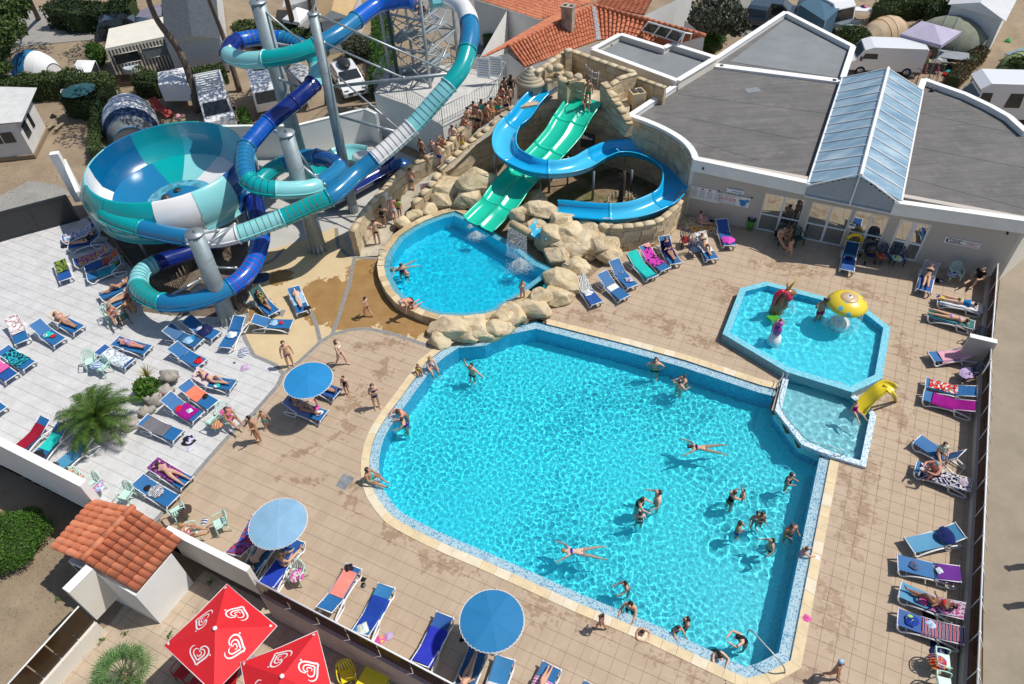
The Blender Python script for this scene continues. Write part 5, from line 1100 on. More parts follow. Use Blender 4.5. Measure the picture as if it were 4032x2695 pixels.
# ---- stair tower
tw=E('stair_tower',label='galvanised steel stair tower at the top of the frame feeding both tube slides',cat='tower')
tb=[G('A2',1250,860,0),G('A2',1545,870,0),G('A2',1810,640,0),G('A2',1400,560,0)]
tb=[G('A2',1210,700,PLZ-.1),G('A2',1560,790,PLZ-.1),G('A2',1800,560,PLZ-.1),G('A2',1400,520,PLZ-.1)]
ZT=9.1
for p in tb: m=MB(); m.tube([topz(p,0),topz(p,ZT+1.)],.10,8); m.obj('tower_leg',GALV,tw)
for i in range(4):
    a,b=tb[i],tb[(i+1)%4]
    for z0_,z1_ in ((3.1,5.1),(5.1,7.1),(7.1,9.1)):
        for (u,v) in ((a,b),(b,a)): m=MB(); m.tube([topz(u,z0_),topz(v,z1_)],.045,5); m.obj('cross_brace',GALV,tw)
        m=MB(); m.tube([topz(a,z1_),topz(b,z1_)],.08,5,sm=False); m.obj('ring_beam',GALV,tw)
cen=sum(tb,Vector())/4; pf=[topz(cen+(p-cen)*1.12,ZT) for p in tb]; m=MB(); m.prism(pf,ZT-.06,ZT+.02); m.obj('top_deck',pm('steel_grating',(.42,.45,.46),.5,.15,6,metal=.3),tw); railing(tw,pf+[pf[0]],ZT,step=.3)
nfl=6; u=(tb[1]-tb[0]).normalized(); v=Vector((-u.y,u.x,0)); zz=PLZ
GRT=pm('stair_tread_steel',(.36,.40,.42),.5,.15,6,metal=.3)
for k in range(nfl):
    sgn=1 if k%2==0 else -1; off=v*(.5 if k%2 else -.5); n=6
    for i in range(n):
        c=cen+u*sgn*(-1.0+2.0*(i+.5)/n)+off; z=zz+(i+1)*(ZT-PLZ)/(nfl*n); m=MB(); m.box((c.x,c.y,z),(.30,.95,.04),math.atan2(u.y,u.x)); m.obj('stair_tread',GRT,tw)
    z1_=zz+(ZT-PLZ)/nfl; a=cen-u*sgn*1.0+off*2.;b=cen+u*sgn*1.0+off*2.; m=MB(); m.tube([topz(a,zz+1),topz(b,z1_+1)],.025,5); m.tube([topz(a,zz-.05),topz(b,z1_-.05)],.06,5); m.obj('stair_rail',GALV,tw)
    c=cen+u*sgn*1.3; m=MB(); m.box((c.x,c.y,z1_),(.7,2.0,.04),math.atan2(u.y,u.x)); m.obj('stair_landing',GRT,tw); zz=z1_
for q in (tb[0]+u*.6,): m=MB(); m.tube([topz(q,0),topz(q,ZT-.3),topz(q+Vector((1.2,.8,0)),ZT)],.12,10); m.obj('drain_pipe',pm('dark_green_pipe',(.02,.05,.06),.4),tw)
# ---- green three-lane slide
gs=E('lane_slide',label='wide green wavy slide with two lanes dropping into the landing pool',cat='water slide')
GRN=glossy('emerald',(.01,.55,.36),.24); 
prof=[(-.54,.55),(-.5,.55),(-.48,.2),(-.4,0),(-.22,-.03),(-.06,.02),(-.03,.22),(.03,.22),(.06,.02),(.22,-.03),(.4,0),(.48,.2),(.5,.55),(.54,.55)]
trough(gs,'slide_section',[('A3',700,870,3.55),('A3',640,960,3.3),('A3',560,1080,2.9),('A3',490,1200,2.55),('A3',380,1330,2.2),('A3',260,1450,1.9),('A3',130,1568,1.6),('B3',30,110,1.3),('B2',2170,250,1.0),('B2',2090,330,.8),('B2',1990,430,.62)],2.1,.5,GRN,prof=prof,segs=[(2,GRN),(4,GRN),(6,GRN),(8,GRN),(10,GRN)])
for k,x,y,z,dx in (('A3',530,1370,2.0,.6),('A3',640,1150,2.6,.7),('A3',200,1540,1.5,.6)):
    q=G(k,x,y,z); m=MB(); m.tube([(q.x,q.y,0),(q.x,q.y,z-.1)],.06,6); m.obj('support_leg',GALV,gs)
e=E('handrail',label='bent grey grab rail over the green slide start',cat='handrail'); m=MB(); m.tube([G('A3',600,860,ZF),G('A3',600,800,ZF+.9),G('A3',640,810,ZF+1.),G('A3',680,850,ZF+.7),G('A3',690,880,ZF)],.03,6); m.obj('tube_rail',GALV,e)
# ---- blue spiral
bs=E('spiral_slide',label='open blue curving slide winding round the earth patch to the landing pool',cat='water slide')
BLU=glossy('sky_blue',(.005,.36,.68),.22); BLU2=glossy('sky_blue_light',(.05,.46,.72),.22)
ctrl=[('A3',380,800,3.6),('A3',300,860,3.45),('A3',200,960,3.2),('A3',110,1080,2.95),('A3',10,1170,2.75),('A2',2210,1290,2.6),('A3',0,1400,2.45),('A3',120,1480,2.35),('A3',260,1530,2.25),('A3',450,1540,2.15),('A3',640,1500,2.05),('A3',780,1420,1.95),('A3',930,1360,1.85),('A3',1100,1355,1.75),('A3',1270,1400,1.65),('A3',1400,1480,1.6),('B3',1465,0,1.5),('B3',1465,110,1.45),('B3',1410,210,1.35),('B3',1270,290,1.25),('B3',1100,345,1.2),('B3',900,365,1.15),('B3',700,355,1.1),('B3',500,335,1.05),('B3',420,330,1.0)]
bank=[0,0,0,15,20,20,15,8,0,-5,-5,0,0,0,0,0,0,0,0,0,0,0,0,0,0]
bank=[0,0,-5,-10,-15,-20,-20,-12,-8,0,8,12,12,12,15,20,20,20,15,12,8,4,0,0,0]
bank=[-b*.0 for b in bank]
trough(bs,'slide_section',ctrl,[1.15,1.15,1.2]+[1.25]*10+[1.3]*12,.5,BLU,segs=[(3.5,BLU),(6,BLU2),(8.5,BLU),(11,BLU2),(13.5,BLU),(16,BLU),(18.5,BLU),(21,BLU2),(24,BLU)])
for k,x,y,z in (('B3',285,180,0),('B3',362,135,0),('B3',745,200,0),('B3',1078,120,0),('B3',1400,40,0),('A3',530,1330,0)):
    q=G(k,x,y,0); m=MB(); m.tube([q,topz(q,1.9 if k=='B3' and x<1000 else 1.4)],.075,8); m.obj('support_leg',pm('dark_post',(.16,.18,.2),.5,.1),bs)
q=G('A2',2120,1340,2.2); m=MB(); m.tube([topz(q,0),q],.09,8); m.obj('support_leg',GALV,bs)
trough(bs,'slide_section',[('B3',430,370,1.0),('B3',330,470,.95),('B3',260,540,.8)],1.2,.35,BLU2)
# air-conditioning box beside the slide
e=E('air_conditioner',G('A3',160,1330,0),R(15),label='white outdoor air-conditioning unit under the green slide',cat='air conditioner'); m=MB(); m.box((0,0,.9),(1.1,.5,1.0)); m.obj('casing',WHITEP,e); m=MB(); m.lathe([(.0,0),(.36,0),(.38,.02)],18); o=m.obj('fan_grille',GREYI,e); o.location=(-.12,-.26,.85); o.rotation_euler=(R(90),0,0); m=MB(); m.box((0,0,.2),(.9,.4,.4)); m.obj('stand',GALV,e)
# ================================================================ FURNITURE, TOWELS AND PEOPLE
def towelmat(kind,a,b=(.8,.8,.8),c=(.1,.1,.1)):
    key=('towel',kind,a,b,c)
    if key in _M: return _M[key]
    m,nt,bs_=newmat('cloth_'+kind); _M[key]=m; tc=N(nt,'TexCoord').outputs['Object']
    def wave(sc,dist,rot=0):
        mp=N(nt,'Mapping'); mp.inputs['Rotation'].default_value=(0,0,R(rot)); L(nt,tc,mp.inputs[0]); w=N(nt,'TexWave'); w.inputs['Scale'].default_value=sc; w.inputs['Distortion'].default_value=dist; w.inputs['Detail'].default_value=1; w.inputs['Detail Scale'].default_value=1.2; L(nt,mp.outputs[0],w.inputs[0]); return w.outputs['Fac']
    if kind=='plain': col=ramp(nt,noisetex(nt,3,4,.6,vec=tc),[(.3,tuple(x*.86 for x in a)),(.7,tuple(min(1,x*1.1) for x in a))])
    elif kind=='stripe': col=ramp(nt,wave(3.2,.3,90),[(.45,a),(.5,b)],'CONSTANT')
    elif kind=='xstripe': col=ramp(nt,wave(3.,.3,0),[(0,a),(.4,b),(.7,c)],'CONSTANT')
    elif kind=='zebra': col=ramp(nt,wave(4.5,7,30),[(.5,a),(.52,b)],'CONSTANT')
    elif kind=='dots':
        v=N(nt,'TexVoronoi'); v.inputs['Scale'].default_value=6; L(nt,tc,v.inputs['Vector']); col=ramp(nt,v.outputs['Distance'],[(0,b),(.42,a)],'CONSTANT')
    elif kind=='print':
        f=noisetex(nt,5.5,3,.6,vec=tc); col=ramp(nt,f,[(0,a),(.44,b),(.53,c),(.6,a)],'CONSTANT')
    elif kind=='rings':
        v=N(nt,'TexWave'); v.wave_type='RINGS'; v.inputs['Scale'].default_value=3.2; v.inputs['Distortion'].default_value=2.5; L(nt,tc,v.inputs[0]); col=ramp(nt,v.outputs['Fac'],[(0,b),(.42,a),(.6,b),(.8,c)],'CONSTANT')
    L(nt,col,bs_.inputs['Base Color']); bs_.inputs['Roughness'].default_value=.95; bs_.inputs['Specular IOR Level'].default_value=.15
    bump(nt,bs_,noisetex(nt,9,5,.65,vec=tc),.6,.03); return m
FRAMEW=pm('white_resin_frame',(.76,.76,.76),.4,.05,2); SL=[pm('blue_sling_%d'%i,c,.65,.09,2.2,.2,fine=200) for i,c in enumerate([(.012,.125,.33),(.010,.08,.30),(.02,.17,.38),(.015,.10,.24),(.06,.25,.42)])]
PRF=lambda be,s,dz=0.: (s,.35+dz) if s<=1.18 else (1.18+(s-1.18)*math.cos(be)-dz*math.sin(be),.35+(s-1.18)*math.sin(be)+dz*math.cos(be))
_lg={}
def lounger(loc,rz,be,fab,label):
    k=(round(be,2),fab)
    if k not in _lg:
        e=E('sun_lounger'); parts=[]
        for s_ in (-1,1):
            m=MB(); P=catmull([(s_*.32,.0,.36),(s_*.33,.07,.18),(s_*.335,.22,.06),(s_*.335,.42,.17),(s_*.33,.8,.25),(s_*.33,1.15,.27),(s_*.335,1.28,.2),(s_*.34,1.36,.04),(s_*.34,1.80,.035),(s_*.34,1.90,.07),(s_*.335,1.80,.2),(s_*.33,1.18,.33)],3)
            m.tube(P,.034,6); m.obj('side_rail',FRAMEW,e)
        for y,z in ((.0,.35),(1.88,.06),(.35,.12)): m=MB(); m.tube([(-.32,y,z),(.32,y,z)],.02,6); m.obj('cross_bar',FRAMEW,e)
        def sling(s0,s1,n,name):
            m=MB(); A=[];B=[];w=.30
            pts=[PRF(be,s0+(s1-s0)*i/n,-.012*math.sin(math.pi*i/n)) for i in range(n+1)]
            top=[[Vector((x,y,z-(.014*(1-(x/w)**2)))) for x in (-w,-w/2,0,w/2,w)] for y,z in pts]
            vs=[v for r_ in top for v in r_]+[v-Vector((0,0,.012)) for r_ in top for v in r_]; q=5*(n+1)
            fs=[(i*5+j,i*5+j+1,(i+1)*5+j+1,(i+1)*5+j) for i in range(n) for j in range(4)]; fs+=[tuple(x+q for x in f[::-1]) for f in fs]
            fs+=[(i*5,(i+1)*5,(i+1)*5+q,i*5+q) for i in range(n)]+[(i*5+4+q,(i+1)*5+4+q,(i+1)*5+4,i*5+4) for i in range(n)]+[(j,j+q,j+1+q,j+1) for j in range(4)]+[(n*5+j+1,n*5+j+1+q,n*5+j+q,n*5+j) for j in range(4)]
            m.add(vs,fs,0); m.obj(name,SL[fab],e)
        sling(.01,1.16,6,'seat_sling'); sling(1.2,1.93,4,'backrest_sling')
        a=PRF(be,1.93);b=PRF(be,1.55)
        m=MB(); m.tube([(-.31,*a),(.31,*a)],.02,6); m.obj('top_bar',FRAMEW,e)
        for s_ in(-1,1):
            m=MB(); m.tube([(s_*.31,*PRF(be,1.18)),(s_*.31,*a)],.018,6); m.obj('back_rail',FRAMEW,e)
            m=MB(); m.tube([(s_*.27,*b),(s_*.27,b[0]-.1*math.cos(be)+.08,.05 if be>.2 else .2)],.014,5); m.obj('prop',FRAMEW,e)
            for q in ((0,.36),a): m=MB(); m.ball((s_*.31,*q),.034,6); m.obj('corner_cap',FRAMEW,e)
        _lg[k]=e; t=e
    else: t=copytree(_lg[k])
    t.location=loc; t.rotation_euler=(0,0,rz); return tag(t,label,'sun lounger','blue sun loungers round the pools')
def drape(name,be,s0,s1,w,mat,label,M4,over=.12,cat='towel',x0=0,seed=0,crump=.012,group=None):
    """towel lying along the lounger profile with folds and side overhang"""
    m=MB(); n=max(4,int((s1-s0)/.07)); xs=[-w/2-over,-w/2-.01]+[-w/2+w*i/6 for i in range(7)]+[w/2+.01,w/2+over]; top=[]
    for i in range(n+1):
        s=s0+(s1-s0)*i/n; row=[]
        for j,x in enumerate(xs):
            X=x+x0; q=noise.noise(Vector((X*5,s*4,seed)))*crump*1.6+noise.noise(Vector((X*13,s*9,seed+3)))*crump
            y,z=PRF(be,s,.022+abs(q)+.01*math.sin(s*9+seed))
            wob=.03*noise.noise(Vector((s*3,j*.0,seed)))
            if j in(0,len(xs)-1) and abs(X)>.3: z-=over*.95; X=math.copysign(.345,X)+wob*.4
            elif abs(X)>.33: X=math.copysign(.335,X)
            row.append(Vector((X+wob*(.5 if j in(0,1,9,10) else .2),y,z)))
        top.append(row)
    k=len(xs); vs=[v for r_ in top for v in r_]; q=len(vs); vs+=[v-Vector((0,0,.010)) for v in vs]
    fs=[(i*k+j,i*k+j+1,(i+1)*k+j+1,(i+1)*k+j) for i in range(n) for j in range(k-1)]; fs+=[tuple(x+q for x in f[::-1]) for f in fs]
    m.add(vs,fs,0,True); o=m.obj(name,mat,label=label,cat=cat,group=group); o.matrix_world=M4; return o
def heap(name,loc,r,mats,label,cat='clothes',seed=0,h=.5):
    """crumpled cloth lying in a heap; one lump per colour"""
    e=E(name,loc,label=label,cat=cat); rr=random.Random(seed*7+3)
    for i,mt in enumerate(mats):
        m=MB(); n=16;hh=8;vs=[];o=(rr.uniform(-.4,.4)*r*(i>0),rr.uniform(-.4,.4)*r*(i>0)); s_=r*(1 if i==0 else .62)
        for a in range(hh+1):
            ph=math.pi/2*a/hh
            for b in range(n):
                th=2*math.pi*b/n; d=Vector((math.cos(th),math.sin(th),0)); q=s_*(a/hh)*(1+.5*noise.noise(Vector((d.x*1.5,d.y*1.5,seed+i*5))))
                z=s_*h*math.cos(ph)*(.7+.6*noise.noise(Vector((d.x*q*14,d.y*q*14,seed*3+i))))+.01+.02*i
                vs.append((o[0]+d.x*q,o[1]+d.y*q,max(.006,z)))
        m.add(vs,[(a*n+b,(a+1)*n+b,(a+1)*n+(b+1)%n,a*n+(b+1)%n) for a in range(hh) for b in range(n)],0,True); m.obj('cloth',mt,e)
    return e
_ch={}
def chair(k,x,y,rz,mat,label,z=0,stool=False):
    q=G(k,x,y,z)
    if (mat.name,stool) not in _ch:
        e=E('chair'); m=MB(); m.box((0,0,.42),(.44,.42,.025)); m.obj('seat',mat,e)
        if not stool:
            m=MB(); P=catmull([(-.24,-.2,.42),(-.26,-.27,.7),(-.15,-.33,.86),(0,-.35,.89),(.15,-.33,.86),(.26,-.27,.7),(.24,-.2,.42)],3); m.tube(P,.022,6); m.obj('back_frame',mat,e)
            for i in range(-2,3): m=MB(); m.box((0,0,0),(.045,.014,.42)); o=m.obj('back_slat',mat,e); o.location=(i*.085,-.27+abs(i)*.012,.64); o.rotation_euler=(R(14),R(-i*4),0)
            for s_ in (-1,1): m=MB(); P=catmull([(s_*.26,-.27,.66),(s_*.29,-.1,.66),(s_*.29,.14,.64),(s_*.26,.2,.5),(s_*.25,.22,.02)],3); m.tube(P,.02,6); m.obj('armrest',mat,e)
        for a,b in ((-1,-1),(1,-1),(-1,1),(1,1)): m=MB(); m.tube([(a*.19,b*.18,.41),(a*.25,b*.24,0)],[.024,.018],6); m.obj('leg',mat,e)
        _ch[(mat.name,stool)]=e; t=e
    else: t=copytree(_ch[(mat.name,stool)])
    t.location=q; t.rotation_euler=(0,0,R(rz)); tag(t,label,'chair','plastic chairs around the terraces'); return t
# ---- people
def skin(name,V,Ed,Rd,mat,par,sub=1,root=0,rc=False):
    me=bpy.data.meshes.new(name); me.from_pydata([tuple(v) for v in V],Ed,[]); o=link(name,me,par,rc=rc); md=o.modifiers.new('skin','SKIN'); 
    me.skin_vertices[0].data[root].use_root=True
    for i,r_ in enumerate(Rd):
        r_=r_ if hasattr(r_,'__len__') else (r_,r_); me.skin_vertices[0].data[i].radius=r_
    md.use_smooth_shade=True; s=o.modifiers.new('sub','SUBSURF'); s.levels=sub; s.render_levels=sub; me.materials.append(mat); return o
SK=[pm('skin_%d'%i,c,.55,.05,4,spec=.35) for i,c in enumerate([(.68,.43,.32),(.60,.35,.23),(.46,.24,.145),(.28,.13,.075),(.62,.28,.20)])]
HAIRM={'d':pm('dark_hair',(.015,.010,.008),.5,.3,30),'b':pm('brown_hair',(.06,.028,.014),.5,.3,30),'l':pm('blond_hair',(.30,.17,.05),.55,.25,30),'g':pm('grey_hair',(.38,.37,.36),.6,.2,30)}
def V3(*a): return Vector(a)
def pose(kind,**k):
    U=V3(0,0,1);F=V3(0,1,0);D=V3(0,0,-1)
    p=dict(pel=V3(0,0,.52),tor=U,front=F,hd=U,aL=(V3(-.25,0,-1),V3(-.1,.15,-1)),aR=(V3(.25,0,-1),V3(.1,.15,-1)),lL=(V3(-.05,0,-1),V3(0,-.02,-1),F),lR=(V3(.05,0,-1),V3(0,-.02,-1),F))
    if kind=='walk': p.update(lL=(V3(0,.42,-1),V3(0,.05,-1),F),lR=(V3(0,-.25,-1),V3(0,-.55,-1),V3(0,.8,-.5)),aL=(V3(-.2,-.35,-1),V3(0,.1,-1)),aR=(V3(.2,.3,-1),V3(0,.55,-1)),pel=V3(0,0,.505))
    elif kind=='hips': p.update(aL=(V3(-.8,-.1,-.7),V3(.7,.3,-.5)),aR=(V3(.8,-.1,-.7),V3(-.7,.3,-.5)))
    elif kind=='fold': p.update(aL=(V3(-.25,.1,-1),V3(.5,.6,.5)),aR=(V3(.25,.1,-1),V3(-.5,.6,.5)),hd=V3(0,.3,1))
    elif kind=='phone': p.update(aL=(V3(-.25,.15,-1),V3(.3,.8,.25)),aR=(V3(.25,.15,-1),V3(-.3,.8,.25)),hd=V3(0,.4,1))
    elif kind=='wade': p.update(aL=(V3(-.5,.2,-.8),V3(-.3,.9,-.1)),aR=(V3(.5,.2,-.8),V3(.3,.9,-.1)))
    elif kind=='reach': p.update(tor=V3(0,.25,1),aL=(V3(-.25,.7,-.6),V3(.05,1,-.1)),aR=(V3(.25,.7,-.6),V3(-.05,1,-.1)),hd=V3(0,.4,1))
    elif kind=='wave': p.update(aL=(V3(-.8,.1,-.5),V3(-.9,.3,.0)),aR=(V3(.4,.1,.9),V3(.1,.1,1)))
    elif kind=='lean': p.update(tor=V3(0,.45,.9),aL=(V3(-.5,.9,0),V3(.6,.6,-.1)),aR=(V3(.5,.9,0),V3(-.6,.6,-.1)),hd=V3(0,.8,.5))
    elif kind=='sit': p.update(pel=V3(0,0,.045),lL=(V3(-.15,1,.02),V3(0,.15,-1),F),lR=(V3(.15,1,.02),V3(0,.15,-1),F),aL=(V3(-.2,.5,-.85),V3(.15,.9,-.3)),aR=(V3(.2,.5,-.85),V3(-.15,.9,-.3)),hd=V3(0,.25,1),tor=V3(0,.12,1))
    elif kind=='sitlegs': p.update(pel=V3(0,0,.045),lL=(V3(-.12,.8,.5),V3(0,.6,-.75),F),lR=(V3(.12,1,.1),V3(0,1,-.15),V3(0,.4,.8)),aL=(V3(-.2,.4,-.85),V3(.2,.9,.1)),aR=(V3(.2,.4,-.85),V3(-.2,.9,.1)),hd=V3(0,.3,1))
    elif kind=='hug': p.update(pel=V3(0,0,.045),tor=V3(0,.35,.94),lL=(V3(-.12,.75,.65),V3(0,.35,-1),F),lR=(V3(.12,.75,.65),V3(0,.35,-1),F),aL=(V3(-.35,.8,-.3),V3(.5,.7,.2)),aR=(V3(.35,.8,-.3),V3(-.5,.7,.2)),hd=V3(0,.7,.7))
    elif kind=='bend': p.update(pel=V3(0,0,.42),tor=V3(0,.92,.25),lL=(V3(-.1,.5,-.85),V3(0,-.45,-.9),F),lR=(V3(.1,.3,-.95),V3(0,-.3,-.95),F),aL=(V3(-.1,.3,-1),V3(0,.2,-1)),aR=(V3(.1,.3,-1),V3(0,.2,-1)),hd=V3(0,.9,-.1))
    elif kind=='kneel': p.update(pel=V3(0,0,.27),tor=V3(0,.85,.45),lL=(V3(-.1,.15,-1),V3(0,-1,-.05),V3(0,-1,0)),lR=(V3(.1,.05,-1),V3(0,-1,-.05),V3(0,-1,0)),aL=(V3(-.1,.3,-1),V3(0,.25,-1)),aR=(V3(.1,.3,-1),V3(0,.25,-1)),hd=V3(0,.9,.1))
    elif kind=='swim': p.update(pel=V3(0,0,0),tor=V3(0,1,.06),front=V3(0,.06,-1),hd=V3(0,1,.15),aL=(V3(-.55,.8,0),V3(-.5,.9,-.1)),aR=(V3(.6,.75,0),V3(.3,1,-.1)),lL=(V3(-.12,-1,-.1),V3(-.15,-1,-.25),V3(0,-1,-.2)),lR=(V3(.25,-1,-.1),V3(.25,-1,-.15),V3(0,-1,-.2)))
    elif kind=='ride': p.update(pel=V3(0,0,.045),tor=V3(0,-.25,1),lL=(V3(-.3,1,.1),V3(-.2,.9,-.5),V3(0,1,.3)),lR=(V3(.3,1,.1),V3(.2,.9,-.5),V3(0,1,.3)))
    p.update(k); return p
def lp(be,y0=1.05,kind='up',arms='side'):
    """lying on a lounger; local frame of the lounger, metres"""
    t=V3(0,math.cos(be),math.sin(be)); f=V3(0,-math.sin(be),math.cos(be)); B=V3(0,-1,0)
    p=dict(pel=V3(0,y0,.47),tor=t,front=f,hd=(t+f*.15),lL=(V3(-.12,-1,0),V3(-.02,-1,-.02),V3(0,-.5,.8)),lR=(V3(.12,-1,0),V3(.02,-1,-.02),V3(0,-.5,.8)))
    if kind=='knee': p.update(lL=(V3(-.12,-.6,.8),V3(0,-.5,-.85),B))
    if kind=='cross': p.update(lL=(V3(-.02,-1,.08),V3(.08,-1,-.02),V3(0,-.5,.8)),lR=(V3(.02,-1,.0),V3(-.1,-1,0),V3(0,-.5,.8)))
    if kind=='wide': p.update(lL=(V3(-.3,-1,.25),V3(-.05,-1,-.3),B),lR=(V3(.35,-.8,.4),V3(.0,-.9,-.4),B))
    s=lambda x,a,b: V3(x,0,0)+t*a+f*b
    if arms=='side': p.update(aL=(s(-.35,-1,.0),s(.1,-1,.15)),aR=(s(.35,-1,.0),s(-.1,-1,.15)))
    elif arms=='belly': p.update(aL=(s(-.4,-.9,.0),s(.8,-.5,.5)),aR=(s(.4,-.9,.0),s(-.8,-.5,.5)))
    elif arms=='head': p.update(aL=(s(-.9,.4,.0),s(.8,.6,0)),aR=(s(.9,.4,0),s(-.8,.6,0)))
    elif arms=='read': p.update(aL=(s(-.3,-.7,.3),s(.4,-.1,.9)),aR=(s(.3,-.7,.3),s(-.4,-.1,.9)),hd=t*.8+f*.5)
    if kind=='prone': p.update(front=-f,hd=(t+f*.1),pel=V3(0,y0,.46),lL=(V3(-.1,-1,0),V3(-.05,-1,.02),V3(0,-1,-.1)),lR=(V3(.1,-1,0),V3(.05,-1,.02),V3(0,-1,-.1)),aL=(s(.9,.5,.0),s(-.8,.6,.0)),aR=(s(-.9,.5,.0),s(.8,.6,.0)))
    p['abs']=True; return p
FB=(.55,.75,1,.92,.8)
def person(M4,p,h,sk,sex,cl,hair,label,rc=False,wide=1.):
    e=E('person',M=M4,label=label,cat='person'); S=h; T=p['tor'].normalized(); Fr=p['front'].normalized(); Rt=Fr.cross(T).normalized(); Fr=T.cross(Rt).normalized()
    pel=p['pel'] if p.get('abs') else p['pel']*S; sh=.105 if sex=='m' else .092; hp=.052; W=wide
    V=[];Ed=[];Rd=[]
    def ad(v,r_,par=None):
        V.append(Vector(v)); Rd.append(tuple(x*S for x in r_) if hasattr(r_,'__len__') else r_*S)
        if par is not None: Ed.append((par,len(V)-1))
        return len(V)-1
    fm=.9 if sex=='f' else 1.05; P0=ad(pel,.076*W); bl=ad(pel+T*.09*S,.068*W*fm,P0); chs=ad(pel+T*.19*S,.080*W*fm,bl); uc=ad(pel+T*.255*S,.060*W*fm,chs); nk=ad(pel+T*.30*S,.030,uc); hd=p['hd'].normalized(); hc=V[nk]+hd*.055*S
    h1=ad(hc+Fr*.012*S,.056,nk); h2=ad(hc+hd*.055*S,.050,h1); ns=ad(hc+Fr*.066*S+hd*.01*S,.010,h1)
    def arm(sg,ud,fd_):
        a=ad(V[uc]+Rt*sg*sh*S*W-T*.012*S,.039*W**.5,uc); ud=ud.normalized(); b=ad(V[a]+ud*.155*S,.027,a); fd_=fd_.normalized(); c=ad(V[b]+fd_*.13*S,.018,b); d=ad(V[c]+fd_*.03*S,.021,c)
        sd=fd_.cross(Fr if abs(fd_.dot(Fr))<.9 else T).normalized()
        for i in range(5):
            l=.048*FB[i]; dr=(fd_+sd*((i-2)*.22 if i else -.9)).normalized(); ad(V[d]+dr*l*S,.0055,d)
    arm(-1,*p['aL']); arm(1,*p['aR']); th=[]
    def leg(sg,td,sd_,ft):
        td=td.normalized();sd_=sd_.normalized();ft=ft.normalized(); a=ad(V[P0]+Rt*sg*hp*S*W-T*.02*S,.059*W,P0); k_=ad(V[a]+td*.235*S,.038*W**.5,a); m_=ad(V[k_]+sd_*.10*S,.036,k_); an=ad(V[k_]+sd_*.235*S,.021,m_); t_=ad(V[an]+ft*.085*S+sd_*.012*S,.017,an); ad(V[t_]+ft*.03*S,.014,t_); th.append((a,k_))
    leg(-1,*p['lL']); leg(1,*p['lR'])
    skin('body',V,Ed,Rd,SK[sk],e,rc=rc)
    def garment(name,vs,ed,rd,mat): skin(name,vs,ed,rd,mat,e,rc=rc)
    kind=cl[0]; mt=cl[1]; g=1.27
    if kind in 'tTS':
        fr=.62 if kind=='t' else .4
        vs=[V[P0]+T*.035*S,V[P0],V[th[0][0]],V[th[0][0]].lerp(V[th[0][1]],fr),V[th[1][0]],V[th[1][0]].lerp(V[th[1][1]],fr)]; rd=[.064*W*S*g,.068*W*S*g,.054*W*S*g,.047*W*S*g,.054*W*S*g,.047*W*S*g]
        garment('swim_shorts',vs,[(0,1),(1,2),(2,3),(1,4),(4,5)],rd,mt)
    if kind in 'bo':
        vs=[V[P0]+T*.045*S,V[P0]-T*.01*S,V[th[0][0]].lerp(V[th[0][1]],.2),V[th[1][0]].lerp(V[th[1][1]],.2)]; garment('bikini_bottom' if kind=='b' else 'swimsuit_seat',vs,[(0,1),(1,2),(1,3)],[.076*W*S*g,.074*W*S*g,.054*W*S*g,.054*W*S*g],mt)
    if kind=='b': garment('bikini_top',[V[chs]-T*.04*S,V[chs]-T*.005*S,V[chs]+T*.045*S],[(0,1),(1,2)],[.064*W*S*g,.075*W*S*g,.064*W*S*g],cl[2] if len(cl)>2 else mt)
    if kind=='o': garment('swimsuit_body',[V[P0],V[bl],V[chs],V[chs]+T*.035*S],[(0,1),(1,2),(2,3)],[.068*W*S*g,.064*W*S*g,.074*W*S*g,.06*W*S*g],mt)
    if kind in 'S' : garment('shirt',[V[P0]+T*.04*S,V[bl],V[chs],V[uc],V[uc]+Rt*sh*S,V[uc]+Rt*sh*S+p['aR'][0].normalized()*.08*S,V[uc]-Rt*sh*S,V[uc]-Rt*sh*S+p['aL'][0].normalized()*.08*S],[(0,1),(1,2),(2,3),(3,4),(4,5),(3,6),(6,7)],[x*S*W*1.27 for x in (.066,.063,.074,.056,.038,.034,.038,.034)],cl[2])
    if hair:
        hm=HAIRM.get(hair[0]) or hair[0]; vs=[hc+hd*.060*S-Fr*.004*S,hc-Fr*.024*S+hd*.02*S,hc-Fr*.03*S-hd*.03*S]; rd=[.064*S,.066*S,.05*S]; ed=[(0,1),(1,2)]
        if len(hair)>1 and hair[1]=='L': dn=(-T if T.z>.3 else -hd); vs+=[hc-Fr*.045*S-hd*.03*S,hc-Fr*.055*S-hd*.11*S]; rd+=[.042*S,.028*S]; ed+=[(2,3),(3,4)]
        skin('hair',vs,ed,rd,hm,e,rc=rc)
    return e
def MT(loc,deg): return Matrix.Translation(loc)@Matrix.Rotation(R(deg),4,'Z')
C_=lambda *c: towelmat('plain',tuple(c))
BLK_=C_(.02,.02,.022); NAVY=C_(.015,.02,.09); WHT=C_(.72,.72,.72); RED=C_(.55,.02,.03); PINK=C_(.70,.12,.35); CORAL=C_(.80,.20,.12); TEALT=C_(.02,.42,.38); PURP=C_(.12,.03,.20); GREY=C_(.16,.15,.17); BLUET=C_(.02,.05,.38); LBLUE=C_(.30,.50,.68); MAG=C_(.32,.01,.22); CRIM=C_(.28,.01,.03); YEL=C_(.75,.55,.03); GRN_=C_(.05,.35,.10); TURQ=C_(.02,.50,.45); ORG=C_(.75,.22,.03); LILAC=C_(.48,.36,.58); BROWN=C_(.07,.045,.04); ROSE=C_(.68,.34,.40); SHADEB=C_(.10,.13,.24)
